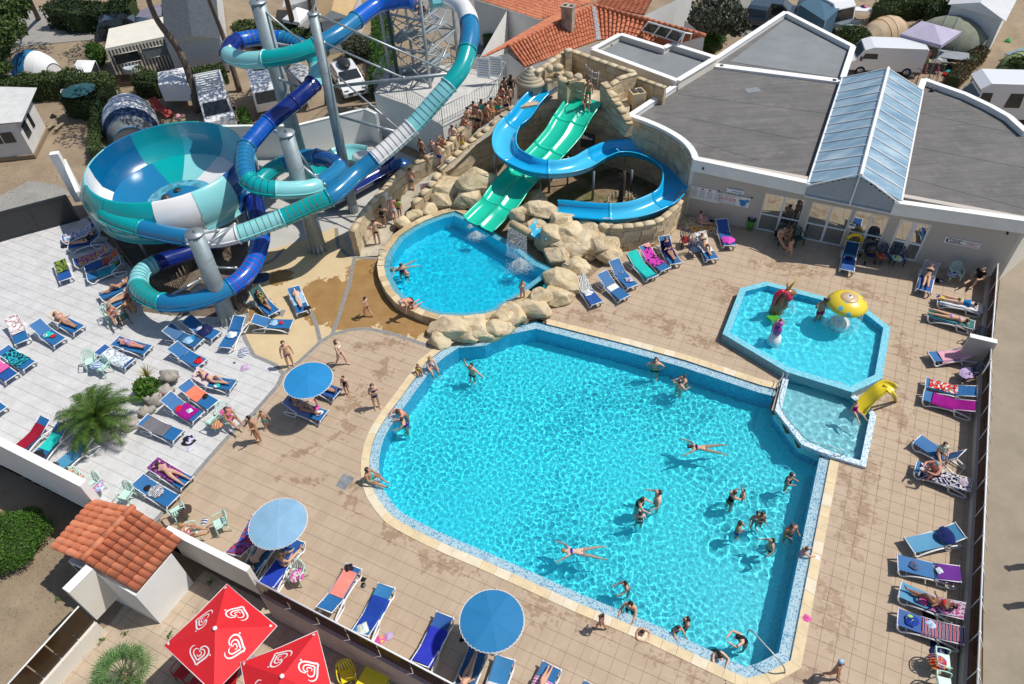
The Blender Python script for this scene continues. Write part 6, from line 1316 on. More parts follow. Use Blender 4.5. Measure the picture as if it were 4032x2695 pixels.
FLOR=towelmat('print',(.12,.30,.45),(.65,.70,.75),(.30,.05,.20)); FLOR2=towelmat('print',(.62,.35,.35),(.20,.08,.25),(.8,.75,.7)); FLOR3=towelmat('print',(.72,.6,.55),(.55,.2,.3),(.2,.3,.4)); ZEB=towelmat('zebra',(.03,.03,.03),(.78,.78,.76)); BOOK=towelmat('print',(.75,.75,.74),(.6,.58,.6),(.35,.1,.12)); DOTS=towelmat('dots',(.55,.05,.38),(.05,.02,.05)); YP=towelmat('print',(.62,.52,.05),(.38,.08,.28),(.4,.06,.3)); BY=towelmat('print',(.03,.035,.03),(.25,.35,.05),(.02,.02,.02)); TQB=towelmat('print',(.01,.03,.05),(.02,.40,.50),(.01,.01,.02)); STR1=towelmat('xstripe',(.6,.4,.12),(.10,.06,.16),(.55,.15,.12)); STRP=towelmat('stripe',(.65,.60,.63),(.60,.12,.35)); RNG=towelmat('rings',(.74,.76,.80),(.05,.05,.12),(.55,.08,.10)); NAVW=towelmat('print',(.015,.015,.08),(.65,.62,.58),(.02,.02,.10)); CAR=towelmat('print',(.62,.62,.60),(.70,.03,.02),(.03,.03,.03)); NVST=towelmat('stripe',(.02,.03,.14),(.65,.68,.72)); ROT=towelmat('print',(.50,.03,.03),(.65,.2,.04),(.1,.1,.3)); MULTI=towelmat('print',(.05,.35,.55),(.75,.75,.1),(.75,.78,.8)); FLORP=towelmat('print',(.60,.10,.32),(.72,.62,.66),(.25,.05,.2)); PLM=towelmat('print',(.25,.05,.25),(.06,.02,.09),(.32,.08,.28)); LILP=towelmat('print',(.45,.28,.5),(.55,.45,.6),(.4,.25,.45))
# lounger rows: crop, foot x,y, head x,y, back angle, cloth shade, label, towel(mat,s0,s1,overhang,label) , heaps[(s,x,r,mats,label)], person(kind,arms,h,skin,sex,clothes,hair,label)
LG=[
('B1',545,535,870,395,25,1,'blue lounger nearest the gate pier under a floral towel',(FLOR,.1,1.7,.12,'pale blue floral towel on the lounger nearest the gate pier'),[],None),
('B1',600,600,910,480,35,1,'blue lounger holding a dark-clad sunbather by the bowl',None,[],('up','head',1.66,1,'f',('S',BLK_,BLK_),'dL','person in black reclining with bent arm under the bowl slide')),
('B1',650,750,960,600,25,1,'blue lounger spread with a yellow and plum towel',(YP,.2,1.9,.1,'yellow and plum printed towel in the bowl shadow'),[],None),
('B1',745,805,1010,660,30,1,'blue lounger between plum towel and teal towel loungers',(ROT,.9,1.95,.05,'red and orange towel over a lounger back below the bowl'),[],None),
('B1',765,880,1090,720,30,0,'blue lounger with a teal printed towel, lowest of the bowl cluster',(towelmat('print',(.03,.30,.38),(.05,.2,.3),(.02,.45,.45)),.55,1.6,.06,'teal printed towel on lowest lounger of the bowl cluster'),[(1.75,.05,.2,(BY,),'black and yellow striped cloth at the lounger back')],None),
('B1',580,900,510,690,0,1,'flat blue lounger standing alone with a black and lime towel',(BY,.75,1.9,.03,'black and lime patterned towel on the lone flat lounger'),[],None),
('B1',880,1050,1180,880,20,0,'blue lounger under the sunbather with raised knees by the dirt bed',None,[],('knee','side',1.68,2,'f',('b',FLOR),'d','woman with raised knees in patterned bikini beside the planting bed')),
('B1',915,1140,1150,960,40,2,'pale blue lounger mostly hidden by a woman with coral towel',(CORAL,1.1,1.9,.02,'coral towel behind the woman with outstretched legs'),[],('cross','side',1.7,1,'f',('b',FLOR2),'lL','blond woman with long outstretched legs and printed bikini')),
('B1',195,1450,90,1215,20,0,'blue lounger with a white manga-style towel at the far left',(BOOK,.75,1.95,.04,'white towel with red and grey artwork at the far left'),[],None),
('B1',530,1450,290,1265,35,0,'blue lounger with a crumpled green scarf and red shirt',None,[(.95,-.05,.22,(TURQ,WHT),'crumpled green and white scarf on a blue lounger'),(.65,.05,.14,(RED,),'small red shirt lying on a blue lounger')],None),
('B1',700,1340,445,1180,30,0,'blue lounger with a woman on a beige towel, upper left terrace',(C_(.55,.48,.42),1.2,1.95,.03,'beige towel behind the woman in floral bikini'),[],('up','belly',1.68,2,'f',('b',FLOR2),'l','woman in floral bikini reclining on the upper left terrace')),
('C1',275,95,20,-60,15,0,'blue lounger with turquoise and black towel at the left edge',(TQB,.4,1.6,.06,'black towel with turquoise swirls at the left edge'),[],None),
('C1',110,205,-80,60,15,1,'blue lounger with a bright pink towel at the left edge',(PINK,.7,1.9,.06,'bright pink towel at the left edge'),[],None),
('C1',5,520,-150,400,15,0,'blue lounger cut by the left edge of the terrace',None,[],None),
('B1',1755,1465,1450,1310,35,3,'dark blue lounger with sky blue garment beside the short pole',None,[(.6,0,.26,(LBLUE,C_(.02,.22,.5)),'sky blue garment on the dark blue lounger')],None),
('B1',1910,1395,1640,1240,30,0,'blue lounger carrying a heap of dark jeans',None,[(.75,0,.34,(NAVY,C_(.05,.06,.1)),'heap of dark jeans on a lounger'),(1.1,0,.18,(C_(.55,.6,.75),),'pale folded shirt beside the dark jeans')],None),
('B1',1975,1500,2110,1225,20,0,'blue lounger on the ochre edge with white and blue cloth',None,[(.85,0,.25,(WHT,LBLUE),'white and blue cloth on the lounger by the ochre edge')],None),
('C1',1865,75,1560,-110,20,0,'blue lounger with black and red clothes at its foot',None,[(.25,.05,.2,(RED,BLK_),'black and red clothes at the lounger foot')],None),
('C1',1205,75,880,-80,15,1,'blue lounger under a fluffy white and grey towel',(towelmat('print',(.7,.72,.75),(.6,.7,.78),(.2,.22,.26)),.15,1.6,.1,'fluffy white and grey towel on a blue lounger'),[],None),
('B1',1310,1520,990,1430,5,0,'blue lounger with an elderly woman above the big palm',None,[],('up','side',1.62,4,'f',('o',towelmat('print',(.45,.5,.7),(.5,.1,.15),(.3,.35,.6))),'g','white-haired woman in pale blue swimsuit lying flat above the palm')),
('C1',2160,275,1820,160,35,0,'blue lounger with a woman in purple bikini right of the rockery',(towelmat('dots',(.55,.48,.5),(.35,.2,.25)),1.15,1.95,.12,'grey spotted towel behind the woman in purple bikini'),[(.7,-.2,.15,(TURQ,WHT),'aqua and white clothes beside the purple bikini woman')],('knee','head',1.68,1,'f',('b',PURP),'dL','woman in purple bikini with raised knee right of the rockery')),
('C1',1970,460,1680,250,25,0,'blue lounger with a flung orange towel',(CORAL,.75,1.5,.05,'flung bright orange towel across a blue lounger'),[(.7,.15,.13,(BLK_,),'small black garment on the orange towel')],None),
('C1',1835,570,1520,370,35,0,'blue lounger with purple pareo and red cloth beside the palm',(MAG,.25,1.1,.08,'purple pareo spread on a blue lounger'),[(1.15,-.1,.16,(RED,SHADEB),'red and blue cloth on the purple pareo'),(.6,.05,.13,(WHT,TURQ),'white shirt with pink ring on the purple pareo')],None),
('C1',1650,745,1290,580,15,0,'blue lounger with a grey towel and two small tubes',(GREY,.6,1.75,.05,'dark grey towel with pale end beside the palm'),[],None),
('C1',110,920,320,660,25,0,'blue lounger with a crimson towel by the boundary wall',(CRIM,.1,1.6,.03,'crimson towel on the lounger by the boundary wall'),[],None),
('C1',290,985,490,715,25,0,'blue lounger with mint towel and black trousers',(TURQ,.65,1.45,.03,'mint towel on the middle lounger of the wall trio'),[(.3,0,.28,(BLK_,),'black trousers at the foot of the mint towel lounger')],None),
('C1',470,1075,690,840,25,4,'blue lounger with wet patch and brown cloth, right of the wall trio',None,[(.2,-.1,.22,(BROWN,),'dark brown cloth at a lounger foot by the wall')],None),
('C1',1730,1180,1395,985,5,0,'blue lounger with a prone woman on a violet towel',(PLM,.5,1.95,.04,'violet patterned towel under the prone woman'),[],('prone','x',1.7,1,'f',('b',FLOR3),'d','woman lying face down in a floral bikini on violet towel')),
('C1',1600,1350,1255,1140,15,0,'blue lounger with black and zebra clothes near the hut',None,[(1.35,-.05,.14,(BLK_,),'small black garment on the lounger near the hut'),(.95,0,.32,(towelmat('zebra',(.12,.12,.14),(.55,.55,.6)),C_(.55,.56,.6)),'grey zebra dress and white cloth on a lounger')],None),
('B2',180,1195,25,1000,50,0,'blue lounger with a reading person on the ochre path',(C_(.05,.12,.12),1.2,1.95,.03,'dark green towel behind the reading person'),[],('knee','read',1.6,2,'f',('S',BY,BY),'d','person in patterned shirt reading on the ochre path')),
('B2',435,1185,325,920,10,0,'blue lounger with someone hidden under a pale towel',(LBLUE,.6,1.45,.05,'pale blue crumpled towel covering a sleeper'),[(.15,.25,.18,(BLK_,),'black bag on the foot of the ochre path lounger')],('up','side',1.5,0,'f',('T',LBLUE),'b','sleeper lying under a pale blue towel, feet showing')),
('B2',335,1290,-10,1240,25,0,'blue lounger with red object on the cream paving, seen side-on',None,[(.9,0,.22,(LBLUE,),'light blue cloth on the side-on lounger'),(.55,.05,.11,(RED,),'crumpled red bag on the side-on lounger')],None),
('C2',650,560,320,400,35,0,'blue lounger with grey-blue towel under the upper round parasol',(C_(.20,.24,.42),.6,1.95,.12,'grey-blue towel under the upper round parasol'),[(.3,.05,.16,(WHT,LILAC),'white cloth on the parasol lounger foot'),(.55,.25,.15,(PINK,),'pink ring bag by the parasol lounger')],('knee','belly',1.66,2,'f',('b',GREY),'d','woman in grey bikini shaded by the upper round parasol')),
('C2',775,355,500,220,20,1,'blue lounger with only legs showing beyond the upper parasol',None,[],('up','side',1.78,2,'m',('t',NAVY),'d','man whose tanned legs stick out beyond the upper parasol')),
('D2',55,75,-200,440,30,1,'dark blue lounger with bright towel under the lower left parasol',(towelmat('print',(.02,.12,.45),(.5,.04,.05),(.01,.03,.1)),.05,1.9,.05,'blue and red towel on lounger under lower left parasol'),[],None),
('D2',205,190,-60,575,5,3,'blue lounger with a prone man under the lower left parasol',None,[],('prone','x',1.78,1,'m',('T',BLK_),'d','man in black trunks lying face down beside the brown screen')),
('D2',385,285,125,655,10,1,'blue lounger with sitting sunbather on a royal blue towel',(BLUET,1.0,1.95,.12,'royal blue towel under the sitting woman'),[],None),
('D2',885,520,620,910,25,0,'blue lounger with coral towel in front of brown screen',(C_(.78,.25,.20),.2,1.2,.02,'coral towel lengthwise on a blue lounger'),[(.12,.12,.17,(BLK_,C_(.1,.04,.03)),'black and brown bag at the coral towel lounger')],None),
('D2',1175,690,940,1120,20,2,'blue lounger with royal blue sheet and white cloth',(C_(.015,.05,.30),.45,1.65,.10,'dark royal blue sheet on a lounger'),[(1.75,0,.2,(C_(.6,.66,.6),WHT),'pale crumpled shirt at the lounger head')],None),
('D2',1695,950,1480,1370,25,1,'blue lounger with bright royal blue towel left of the lower parasol',(C_(.03,.04,.42),.5,1.9,.12,'bright royal blue towel left of the lower parasol'),[],None),
('D2',1990,1260,1870,1540,15,3,'shaded lounger with pink frilled towel under lower parasol',(C_(.5,.42,.42),1.3,2.0,.04,'pale frilled towel at the shaded lounger head'),[],('up','belly',1.66,1,'f',('b',PURP),'d','woman in purple bikini lying under the lower round parasol')),
('D2',2230,1330,2110,1680,20,2,'blue lounger with white towel and tissue box right of lower parasol',(WHT,.85,1.95,.08,'clean white towel right of the lower parasol'),[],None),
('D3',390,1400,240,1700,20,0,'blue lounger with two bare legs at the bottom edge',(STRP,.5,1.6,.08,'pink striped towel at the bottom edge'),[],('wide','side',1.7,1,'f',('b',PINK),'b','sunbather at the bottom edge, only lower legs in view')),
('D3',760,1580,640,1800,20,0,'blue lounger corner cut by the bottom edge',None,[],None),
('D4',1310,335,1700,215,25,4,'faded blue lounger with navy jacket over its back',None,[(1.45,0,.33,(C_(.015,.025,.12),NAVY),'navy jacket over a lounger back by the screen')],None),
('D4',1205,480,1640,560,15,0,'blue lounger with violet towel over its back',(C_(.16,.04,.28),1.25,1.95,.08,'violet towel over a lounger back by the screen'),[(.55,0,.16,(SHADEB,C_(.05,.12,.2)),'crumpled dark blue swimwear on a lounger'),(1.35,0,.13,(C_(.6,.65,.72),),'white cloth on the violet towel')],None),
('D4',1225,720,1660,860,25,4,'blue lounger with a tanned woman in red bikini',(FLORP,1.0,1.95,.03,'pink flowered towel under the tanned woman'),[(.75,.1,.14,(PINK,),'pink shoes beside the tanned woman')],('knee','belly',1.68,3,'f',('b',BLK_,RED),'d','tanned woman with red bikini top on the right row')),
('D4',1205,965,1650,1090,15,1,'blue lounger with a ringed white and navy towel',(RNG,.75,1.95,.10,'white towel with navy and red rings'),[(.4,0,.22,(C_(.02,.05,.3),C_(.4,.6,.1)),'navy and lime T-shirt on the ringed towel lounger'),(1.0,-.12,.15,(C_(.45,.6,.75),),'pale blue sun hat on the ringed towel')],None),
('C4',1390,745,1810,900,60,0,'blue lounger with steep back where a boy in towel sits',None,[],None),
('C4',1375,990,1790,1130,10,0,'blue lounger with navy and white towel and a hunched man',(NAVW,.15,1.9,.08,'navy towel with white symbols under the hunched man'),[(1.7,0,.2,(C_(.5,.42,.5),),'pale bundle at the hunched man lounger head')],None),
('C4',1465,240,1880,310,20,0,'blue lounger with a red sports car towel',(CAR,.15,1.25,.0,'white towel printed with a red car'),[],None),
('C4',1445,350,1860,440,20,0,'blue lounger with a magenta towel',(C_(.28,.01,.20),.35,1.95,.07,'magenta towel covering most of a blue lounger'),[],None),
('B4',1490,1580,1870,1510,25,0,'blue lounger with a rose towel beside the wall stub',(ROSE,.4,1.95,.14,'rose pink towel beside the wall stub'),[],None),
('B4',1470,1190,1860,1300,0,0,'blue lounger with prone woman in lilac bikini',(C_(.06,.2,.2),.0,1.9,.0,'dark green towel under the prone lilac bikini woman'),[],('prone','x',1.7,1,'f',('b',LILP),'b','prone woman in lilac bikini on the upper right row')),
('B4',1550,1060,1930,1150,0,0,'white-draped lounger with a woman in blue top lying face down',(WHT,.1,1.9,.14,'white sheet under the woman in blue top'),[(.15,0,.2,(YEL,BLUET),'yellow and blue towel at the lounger foot')],('prone','x',1.7,0,'f',('S',C_(.05,.08,.02),C_(.02,.18,.42)),'d','woman in bright blue top lying face down')),
('B4',1430,1000,1500,770,45,1,'blue lounger with a woman in black bikini by the facade',(C_(.35,.37,.4),1.2,1.95,.03,'grey towel behind the woman in black bikini'),[],('cross','head',1.68,1,'f',('b',BLK_),'g','woman in black bikini, arm behind head, in the building shade')),
('B4',755,820,800,600,45,1,'blue lounger with a yellow inflatable at the glass doors',(C_(.01,.05,.12),1.1,1.9,.05,'dark patterned towel on the lounger with the yellow inflatable'),[(1.0,0,.2,(NAVY,),'navy bag on the lounger at the glass doors')],None),
('B3',790,1110,640,880,30,1,'blue lounger with a zebra striped towel nearest the rocks',(ZEB,1.0,1.95,.04,'zebra striped towel nearest the rocks'),[(.85,-.05,.22,(WHT,LBLUE),'white and blue cloth below the zebra towel')],None),
('B3',1035,1060,870,870,30,0,'blue lounger in front of another, white towel across both',(WHT,.75,1.1,.16,'white towel laid across two loungers'),[],None),
('B3',1105,960,940,730,35,0,'blue lounger behind its twin, second pair from the rocks',None,[(.5,.1,.22,(towelmat('print',(.7,.7,.72),(.3,.1,.35),(.1,.4,.4)),),'white and purple scarf on the rear lounger of the pair')],None),
('B3',1280,880,1100,660,30,0,'blue lounger under a turquoise sheet',(C_(.02,.48,.42),.12,1.97,.16,'bright turquoise sheet covering a lounger'),[],None),
('B3',1395,810,1215,610,30,0,'blue lounger with a pink towel of black spots',(DOTS,.45,1.7,.06,'pink towel with large black spots'),[(1.85,.15,.16,(C_(.8,.3,.25),),'peach cloth over the corner of the spotted towel lounger')],None),
('B3',1485,760,1395,545,40,0,'blue lounger with a woman wrapped in navy',(NAVY,.6,1.7,.04,'navy robe spread under the wrapped woman'),[],('up','belly',1.66,2,'f',('S',NAVY,NAVY),'dL','woman in navy cover-up reclining near the curved wall')),
('B3',1810,720,1710,500,35,0,'blue lounger with a woman in olive bikini',(WHT,.6,1.9,.03,'white towel under the woman in olive bikini'),[],('knee','head',1.7,1,'f',('b',C_(.14,.17,.10)),'b','woman in olive bikini shading her face')),
('B3',1960,600,1885,365,30,1,'blue lounger with a magenta cloth beside the facade',None,[(.45,-.02,.32,(C_(.65,.08,.45),),'magenta cloth on the lounger beside the facade')],None),
]
for n_,(k,xf,yf,xh,yh,be,fab,lab,tw_,hp_,pr_) in enumerate(LG):
    f=G(k,xf,yf,.35); be=R(be); zh=.35+.75*math.sin(be)*.98; hd_=G(k,xh,yh,zh); d=Vector((hd_.x-f.x,hd_.y-f.y,0)).normalized(); rz=math.atan2(d.y,d.x)-math.pi/2
    loc=Vector((f.x,f.y,.002)); lounger(loc,rz,be,fab,lab); M4=MT(loc,math.degrees(rz))
    if tw_: drape('towel',be,tw_[1],tw_[2],.5,tw_[0],tw_[4],M4,over=tw_[3],seed=n_*1.7)
    for i,(s,x,r_,mats,l_) in enumerate(hp_):
        y,z=PRF(be,s,.03); heap('cloth_heap',M4@Vector((x,y,z-.01)),r_,mats,l_,'bag' if 'bag' in l_ else 'clothes',seed=n_+i*3.3)
    if pr_:
        kd,ar,h,sk,sx,cl,ha,l_=pr_; person(M4,lp(be,1.0 if kd!='prone' else .95,kd,ar),h,sk,sx,cl,ha,l_)
# seated or extra people on loungers and chairs
def at(k,x,y,z=0): return G(k,x,y,z)
PE=[ # crop,x,y (foot or seat point),z, heading, pose, height, skin, sex, clothes, hair, label, overrides
('B2',1095,590,.0,20,'hips',1.8,1,'m',('T',BLK_),'b','man in black trunks standing with back turned beside the queue wall'),
('B2',1150,445,.1,15,'hips',1.62,2,'f',('o',BLK_),'d','woman in black swimsuit reading the wall notice'),
('B2',1240,385,.25,10,'walk',1.8,4,'m',('t',C_(.5,.5,.55)),(WHT,),'man with white cap and striped shorts on the queue path'),
('B2',1290,345,.3,-20,'stand',1.25,2,'m',('S',NAVY,C_(.2,.5,.05)),'d','child in black and lime life vest on the queue path'),
('A2',1530,1560,.95,-35,'stand',1.75,2,'m',('T',BLK_),'d','bare-backed man in black trunks low in the slide queue'),
('A2',1490,1420,1.1,-30,'stand',1.6,2,'m',('T',NAVY),'d','boy behind the bare-backed man, low in the slide queue'),
('A2',1590,1440,1.3,180,'fold',1.65,1,'f',('b',SHADEB),'b','woman in dark bikini facing the camera in the slide queue'),
('A2',1690,1420,1.4,150,'fold',1.6,2,'m',('t',GRN_),'b','person in green patterned shorts by the queue rail'),
('A2',1730,1370,1.5,30,'stand',1.3,2,'m',('t',RED),'d','child with dark hair beside the queue rail'),
('A2',1770,1330,1.6,-30,'stand',1.8,0,'m',('t',ORG),'b','pale man in orange shorts in the slide queue'),
('A2',1810,1290,1.7,-30,'stand',1.2,1,'m',('S',TURQ,TURQ),'l','small child in teal life vest in the queue'),
('A2',1870,1230,1.9,160,'fold',1.55,2,'f',('b',RED),'dL','girl in red bikini with long dark hair in the queue'),
('A2',1900,1220,1.9,200,'fold',1.35,2,'f',('b',PINK),'d','smaller girl next to the girl in red bikini'),
('A2',1940,1190,2.0,0,'stand',1.2,2,'m',('t',RED),'d','child half hidden by the wall at mid queue'),
('A2',1895,1160,2.1,40,'stand',1.7,1,'m',('T',NAVY),'d','boy leaning near the plinth wall in the queue'),
('A2',1950,1110,2.3,-20,'hips',1.7,2,'m',('T',NAVY),'d','rear of two dark-haired boys standing close in the queue'),
('A2',1985,1160,2.2,-10,'stand',1.72,2,'m',('t',BLK_),'d','front of two dark-haired boys standing close in the queue'),
('A2',2060,1130,2.3,-40,'wade',1.72,2,'m',('T',NAVY),'d','tanned boy with arm stretched over the queue wall'),
('A2',2160,1040,2.7,170,'fold',1.6,2,'m',('t',TEALT),'d','boy in teal shorts at the upper queue'),
('A2',2230,1010,2.8,20,'stand',1.4,2,'m',('t',NAVY),'d','short child at the upper queue beside the teal shorts'),
('A2',2215,900,3.0,20,'stand',1.7,3,'m',('T',BLK_),'d','dark-tanned youth at the top of the queue'),
('A3',30,880,3.1,10,'stand',1.7,3,'f',('o',BLK_),'dL','person in black beside the turret base'),
('A3',15,960,3.0,20,'stand',1.5,2,'m',('t',BLK_),'d','last small figure against the turret wall'),
('A3',545,650,ZF,200,'fold',1.2,1,'m',('t',NAVY),'b','child with purple armbands at the castle rail'),
('A3',705,920,3.5,170,'stand',1.6,2,'m',('t',GRN_),'d','boy in green shorts standing atop the green slide'),
('A3',680,935,3.45,190,'hug',1.5,2,'m',('T',NAVY),'d','child crouching at the start of the green slide'),
('A2',1500,240,5.6,150,'walk',1.65,2,'f',('S',RED,RED),'d','person in red climbing down the tower stairs'),
('A2',1640,1475,1.4,-30,'stand',1.7,1,'m',('t',BLUET),'b','man in royal blue shorts in the lower queue'),
('A2',1660,1400,1.5,150,'fold',1.6,1,'f',('b',CORAL),'l','blond woman in coral bikini in the lower queue'),
('A2',1840,1330,1.8,10,'stand',1.3,2,'m',('t',YEL),'d','child in yellow shorts at mid queue'),
('A2',2020,1090,2.5,-30,'stand',1.68,1,'f',('o',TEALT),'bL','girl in teal swimsuit in the upper queue'),
('A2',2100,1080,2.6,20,'hips',1.7,2,'m',('t',ORG),'d','boy in orange shorts, hands on hips, upper queue'),
('A2',2190,960,2.9,-20,'stand',1.6,1,'f',('b',RED),'dL','girl in red bikini near the top of the queue'),
('B2',1400,120,.5,10,'walk',1.7,1,'m',('t',GREY),'b','man in grey shorts climbing the queue ramp alone'),
('A4',1410,635,0,200,'walk',1.8,4,'m',('t',C_(.05,.45,.2)),'b','man in green shorts beside the white van'),
('B2',1010,1225,0,60,'walk',1.4,1,'m',('T',NAVY),'d','boy walking across the wet ochre path'),
('C2',820,85,0,250,'walk',1.7,0,'f',('b',BLK_,WHT),'bL','woman in white top and black bottoms striding on the deck'),
('C2',345,100,0,210,'stand',1.7,1,'m',('T',PURP),'b','man half hidden behind the upper round parasol'),
('C2',865,355,0,170,'stand',1.2,1,'f',('o',BLK_),'d','little girl in black swimsuit beside the upper parasol'),
('C2',1140,480,0,200,'fold',1.62,1,'f',('b',NAVY),'bL','long-haired woman with folded arms walking by the pool edge'),
('C2',125,670,0,200,'wade',1.15,2,'m',('t',TEALT),'d','child with orange armbands and teal shorts on the deck'),
('C2',50,790,0,150,'phone',1.76,2,'m',('T',BLK_),'d','dark-haired man in black shorts looking down near pale terrace edge'),
('B1',1180,1180,0,190,'bend',1.7,2,'m',('T',BLK_),'b','person in black trunks bending beside the loungers'),
('D3',820,1075,0,60,'walk',1.2,2,'f',('b',PURP),'d','little girl with pink headband walking along the coping'),
('D4',610,1510,0,225,'walk',1.45,2,'m',('T',BLK_),(LBLUE,),'boy with patterned swim cap carrying goggles at lower right'),
('B4',230,690,0,200,'walk',1.15,1,'f',('b',PINK),'b','little girl in pink bikini walking by the glass doors'),
('B4',215,630,0,60,'stand',1.6,3,'f',('b',BLK_),'d','dark-haired woman standing beside the seated man'),
('B4',480,1290,.02,10,'hips',1.75,2,'m',('t',C_(.35,.02,.1)),'d','man in maroon shorts wading beside the yellow mushroom'),
('B4',130,1225,.02,200,'stand',1.6,2,'f',('b',RED),'b','person wading behind the horned figure in the octagon pool'),
('B4',80,1390,.3,250,'lean',1.2,1,'m',('T',BLK_),'b','child leaning over the purple water toy'),
('B3',130,1075,.35,200,'fold',1.3,2,'f',('b',FLOR3),'dL','long-haired girl standing on the right pool rim'),
('B2',1390,1145,.45,135,'kneel',1.75,4,'m',('T',BLK_),'g','man climbing out on hands and knees over the pool rim'),
('B2',1330,960,-.75,20,'fold',1.65,1,'f',('o',NAVY),'b','adult hugging a child near the left rim of the landing pool'),
('B2',1360,950,-.3,180,'fold',1.1,1,'m',('t',NAVY),(ORG,),'child with orange cap held in the landing pool'),
('C2',1520,145,.05,200,'sit',1.05,2,'f',('b',YEL),'d','small child with yellow bag sitting on the coping'),
('C2',1630,115,-.02,215,'sit',1.65,1,'f',('b',FLOR2),'l','blond woman sitting on the pool edge beside small child'),
('C2',1070,1150,.04,250,'sitlegs',1.72,2,'m',('t',TURQ),'d','man in pale aqua shorts sitting on the left pool edge'),
('C1',2130,590,.42,230,'sitlegs',1.66,2,'f',('b',PINK),'d','woman in straw hat sitting on the pink towel chair'),
('D2',265,510,.38,330,'sitlegs',1.64,1,'f',('b',SHADEB),'l','sitting woman with white cap beside lower left parasol'),
('D1',1660,240,.44,-80,'sitlegs',1.66,2,'f',('b',FLORP),'l','woman in pink bikini with legs on a second mint chair'),
('C4',1590,870,.38,170,'sitlegs',1.4,1,'m',('S',NAVY,C_(.55,.68,.5)),'d','boy wrapped in a pale green towel on the steep lounger'),
('C4',1560,1050,.4,100,'hug',1.75,4,'m',('T',BLK_),'g','sunburnt man hunched on the navy towel'),
('B4',170,540,.42,190,'sitlegs',1.8,1,'m',('T',BLK_),'d','heavy man in black briefs on the chair by the doors'),
('B4',1900,900,.3,120,'sitlegs',1.75,1,'m',('S',GREY,BLK_),(C_(.45,.4,.28),),'person in sun hat and black T-shirt in the corner'),
('B1',1010,1220,.42,215,'sitlegs',1.7,2,'f',('b',FLOR3),'l','woman reclining on a coral-covered chair, upper left terrace'),
('C1',680,1150,.42,60,'sitlegs',1.66,1,'f',('b',FLOR3),'d','woman with legs up behind the white boundary wall'),
('C1',770,1180,.42,55,'sitlegs',1.3,1,'f',('b',LBLUE),'l','child sitting beside the woman by the boundary wall'),
('B3',1690,395,.1,-100,'sitlegs',1.6,0,'f',('o',FLOR3),'b','person in floral swimsuit curled on beach towels by the facade'),
('C4',830,500,.62,200,'ride',1.15,1,'f',('o',MAG),'b','little girl sliding off the yellow slide'),
]
for (k,x,y,z,hdg,ps,h,sk,sx,cl,ha,lb) in PE:
    w=1.3 if 'heavy' in lb else (1.08 if 'sunburnt' in lb or 'pale man' in lb else 1.)
    person(MT(G(k,x,y,z),hdg),pose(ps),h,sk,sx,cl,ha,lb,rc=('pool' in lb or 'wading' in lb or 'toy' in lb or 'slid' in lb),wide=w)
# bathers in the water: crop, head x,y, depth of head above the surface, ...
PW=[('C2',2005,90,.42,150,'wave',1.7,1,'m',('t',NAVY),'d','man raising one arm in the upper left of the main pool'),
('C2',1385,470,.42,120,'lean',1.8,4,'m',('T',NAVY),'b','sunburnt man leaning his head on the left pool edge'),
('C2',1390,580,.35,100,'reach',1.66,1,'f',('o',PURP),'b','woman in purple swimsuit holding the left pool edge'),
('C3',1370,40,.5,170,'hips',1.78,1,'m',('t',BLK_),'b','man with hands on hips near the far pool edge'),
('C3',1655,185,.38,100,'reach',1.6,1,'f',('o',GREY),'b','woman in dark swimsuit facing a partner by the far edge'),
('C3',1590,240,.38,-40,'wade',1.62,0,'f',('b',C_(.5,.3,.3)),'b','pale woman with her back turned by the far edge'),
('C3',1215,1310,.4,240,'reach',1.62,1,'f',('o',BLK_),'dL','dark-haired woman in black holding hands with a large man'),
('C3',1395,1265,.45,90,'wade',1.82,0,'m',('T',BLK_),'b','large pale man with wet back in mid pool'),
('C3',1225,1450,.38,0,'stand',1.64,0,'f',('b',NAVY,BLK_),'d','woman with crossed black straps seen from behind'),
('C3',2075,1275,.38,-60,'reach',1.64,1,'f',('o',BLK_),'b','woman in black holding up a small child'),
('C3',2180,1250,.3,100,'wave',1.0,1,'m',('t',NAVY),'b','small child held out of the water'),
('C4',265,1060,.42,230,'phone',1.64,1,'f',('o',NAVY),'d','woman with bobbed hair looking at her hands near right edge'),
('D3',2065,130,.42,250,'fold',1.5,2,'m',('t',BLUET),'d','boy in blue shorts rubbing his arms'),
('D3',2225,50,.3,180,'wade',1.5,2,'f',('b',WHT),'d','dark-haired girl at waist depth left of the grey cap'),
('D4',10,50,.3,200,'fold',1.5,2,'f',('b',BLK_),'d','girl behind the boy in blue shorts'),
('D4',275,150,.4,200,'phone',1.7,2,'m',('T',NAVY),(C_(.08,.08,.1),),'person in large dark swim cap near the right wall'),
('D4',95,290,.35,100,'wade',1.45,1,'m',('t',NAVY),'d','boy bobbing between grey cap and pink swimmer'),
('D4',375,360,.4,-90,'reach',1.3,1,'f',('o',ROSE),'b','girl in pink reaching the right pool edge'),
('D3',1070,655,.18,110,'reach',1.5,1,'f',('o',FLOR2),'d','girl with braided dark hair swimming near the lower edge'),
('D3',1105,815,.42,150,'reach',1.78,1,'m',('t',BLK_),'d','man reaching for the lower pool edge'),
('D3',1165,1030,.3,-160,'lean',1.4,1,'m',('t',NAVY),'d','boy hanging over the lower pool edge'),
('D3',1500,1035,.3,200,'reach',1.35,1,'f',('b',BLK_),'dL','girl with long dark hair reaching down to the edge'),
('D3',1600,985,.35,90,'fold',1.4,1,'f',('b',NAVY),'dL','girl with pink hair tie facing left by the edge'),
('D3',1860,1225,.3,190,'lean',1.65,0,'f',('o',BLK_),'dL','woman with ponytail bending forward by the lower edge'),
('D3',2130,1130,.3,90,'lean',1.66,0,'f',('o',BLK_),'dL','woman in black cut-out swimsuit beside the steel handrail'),
]
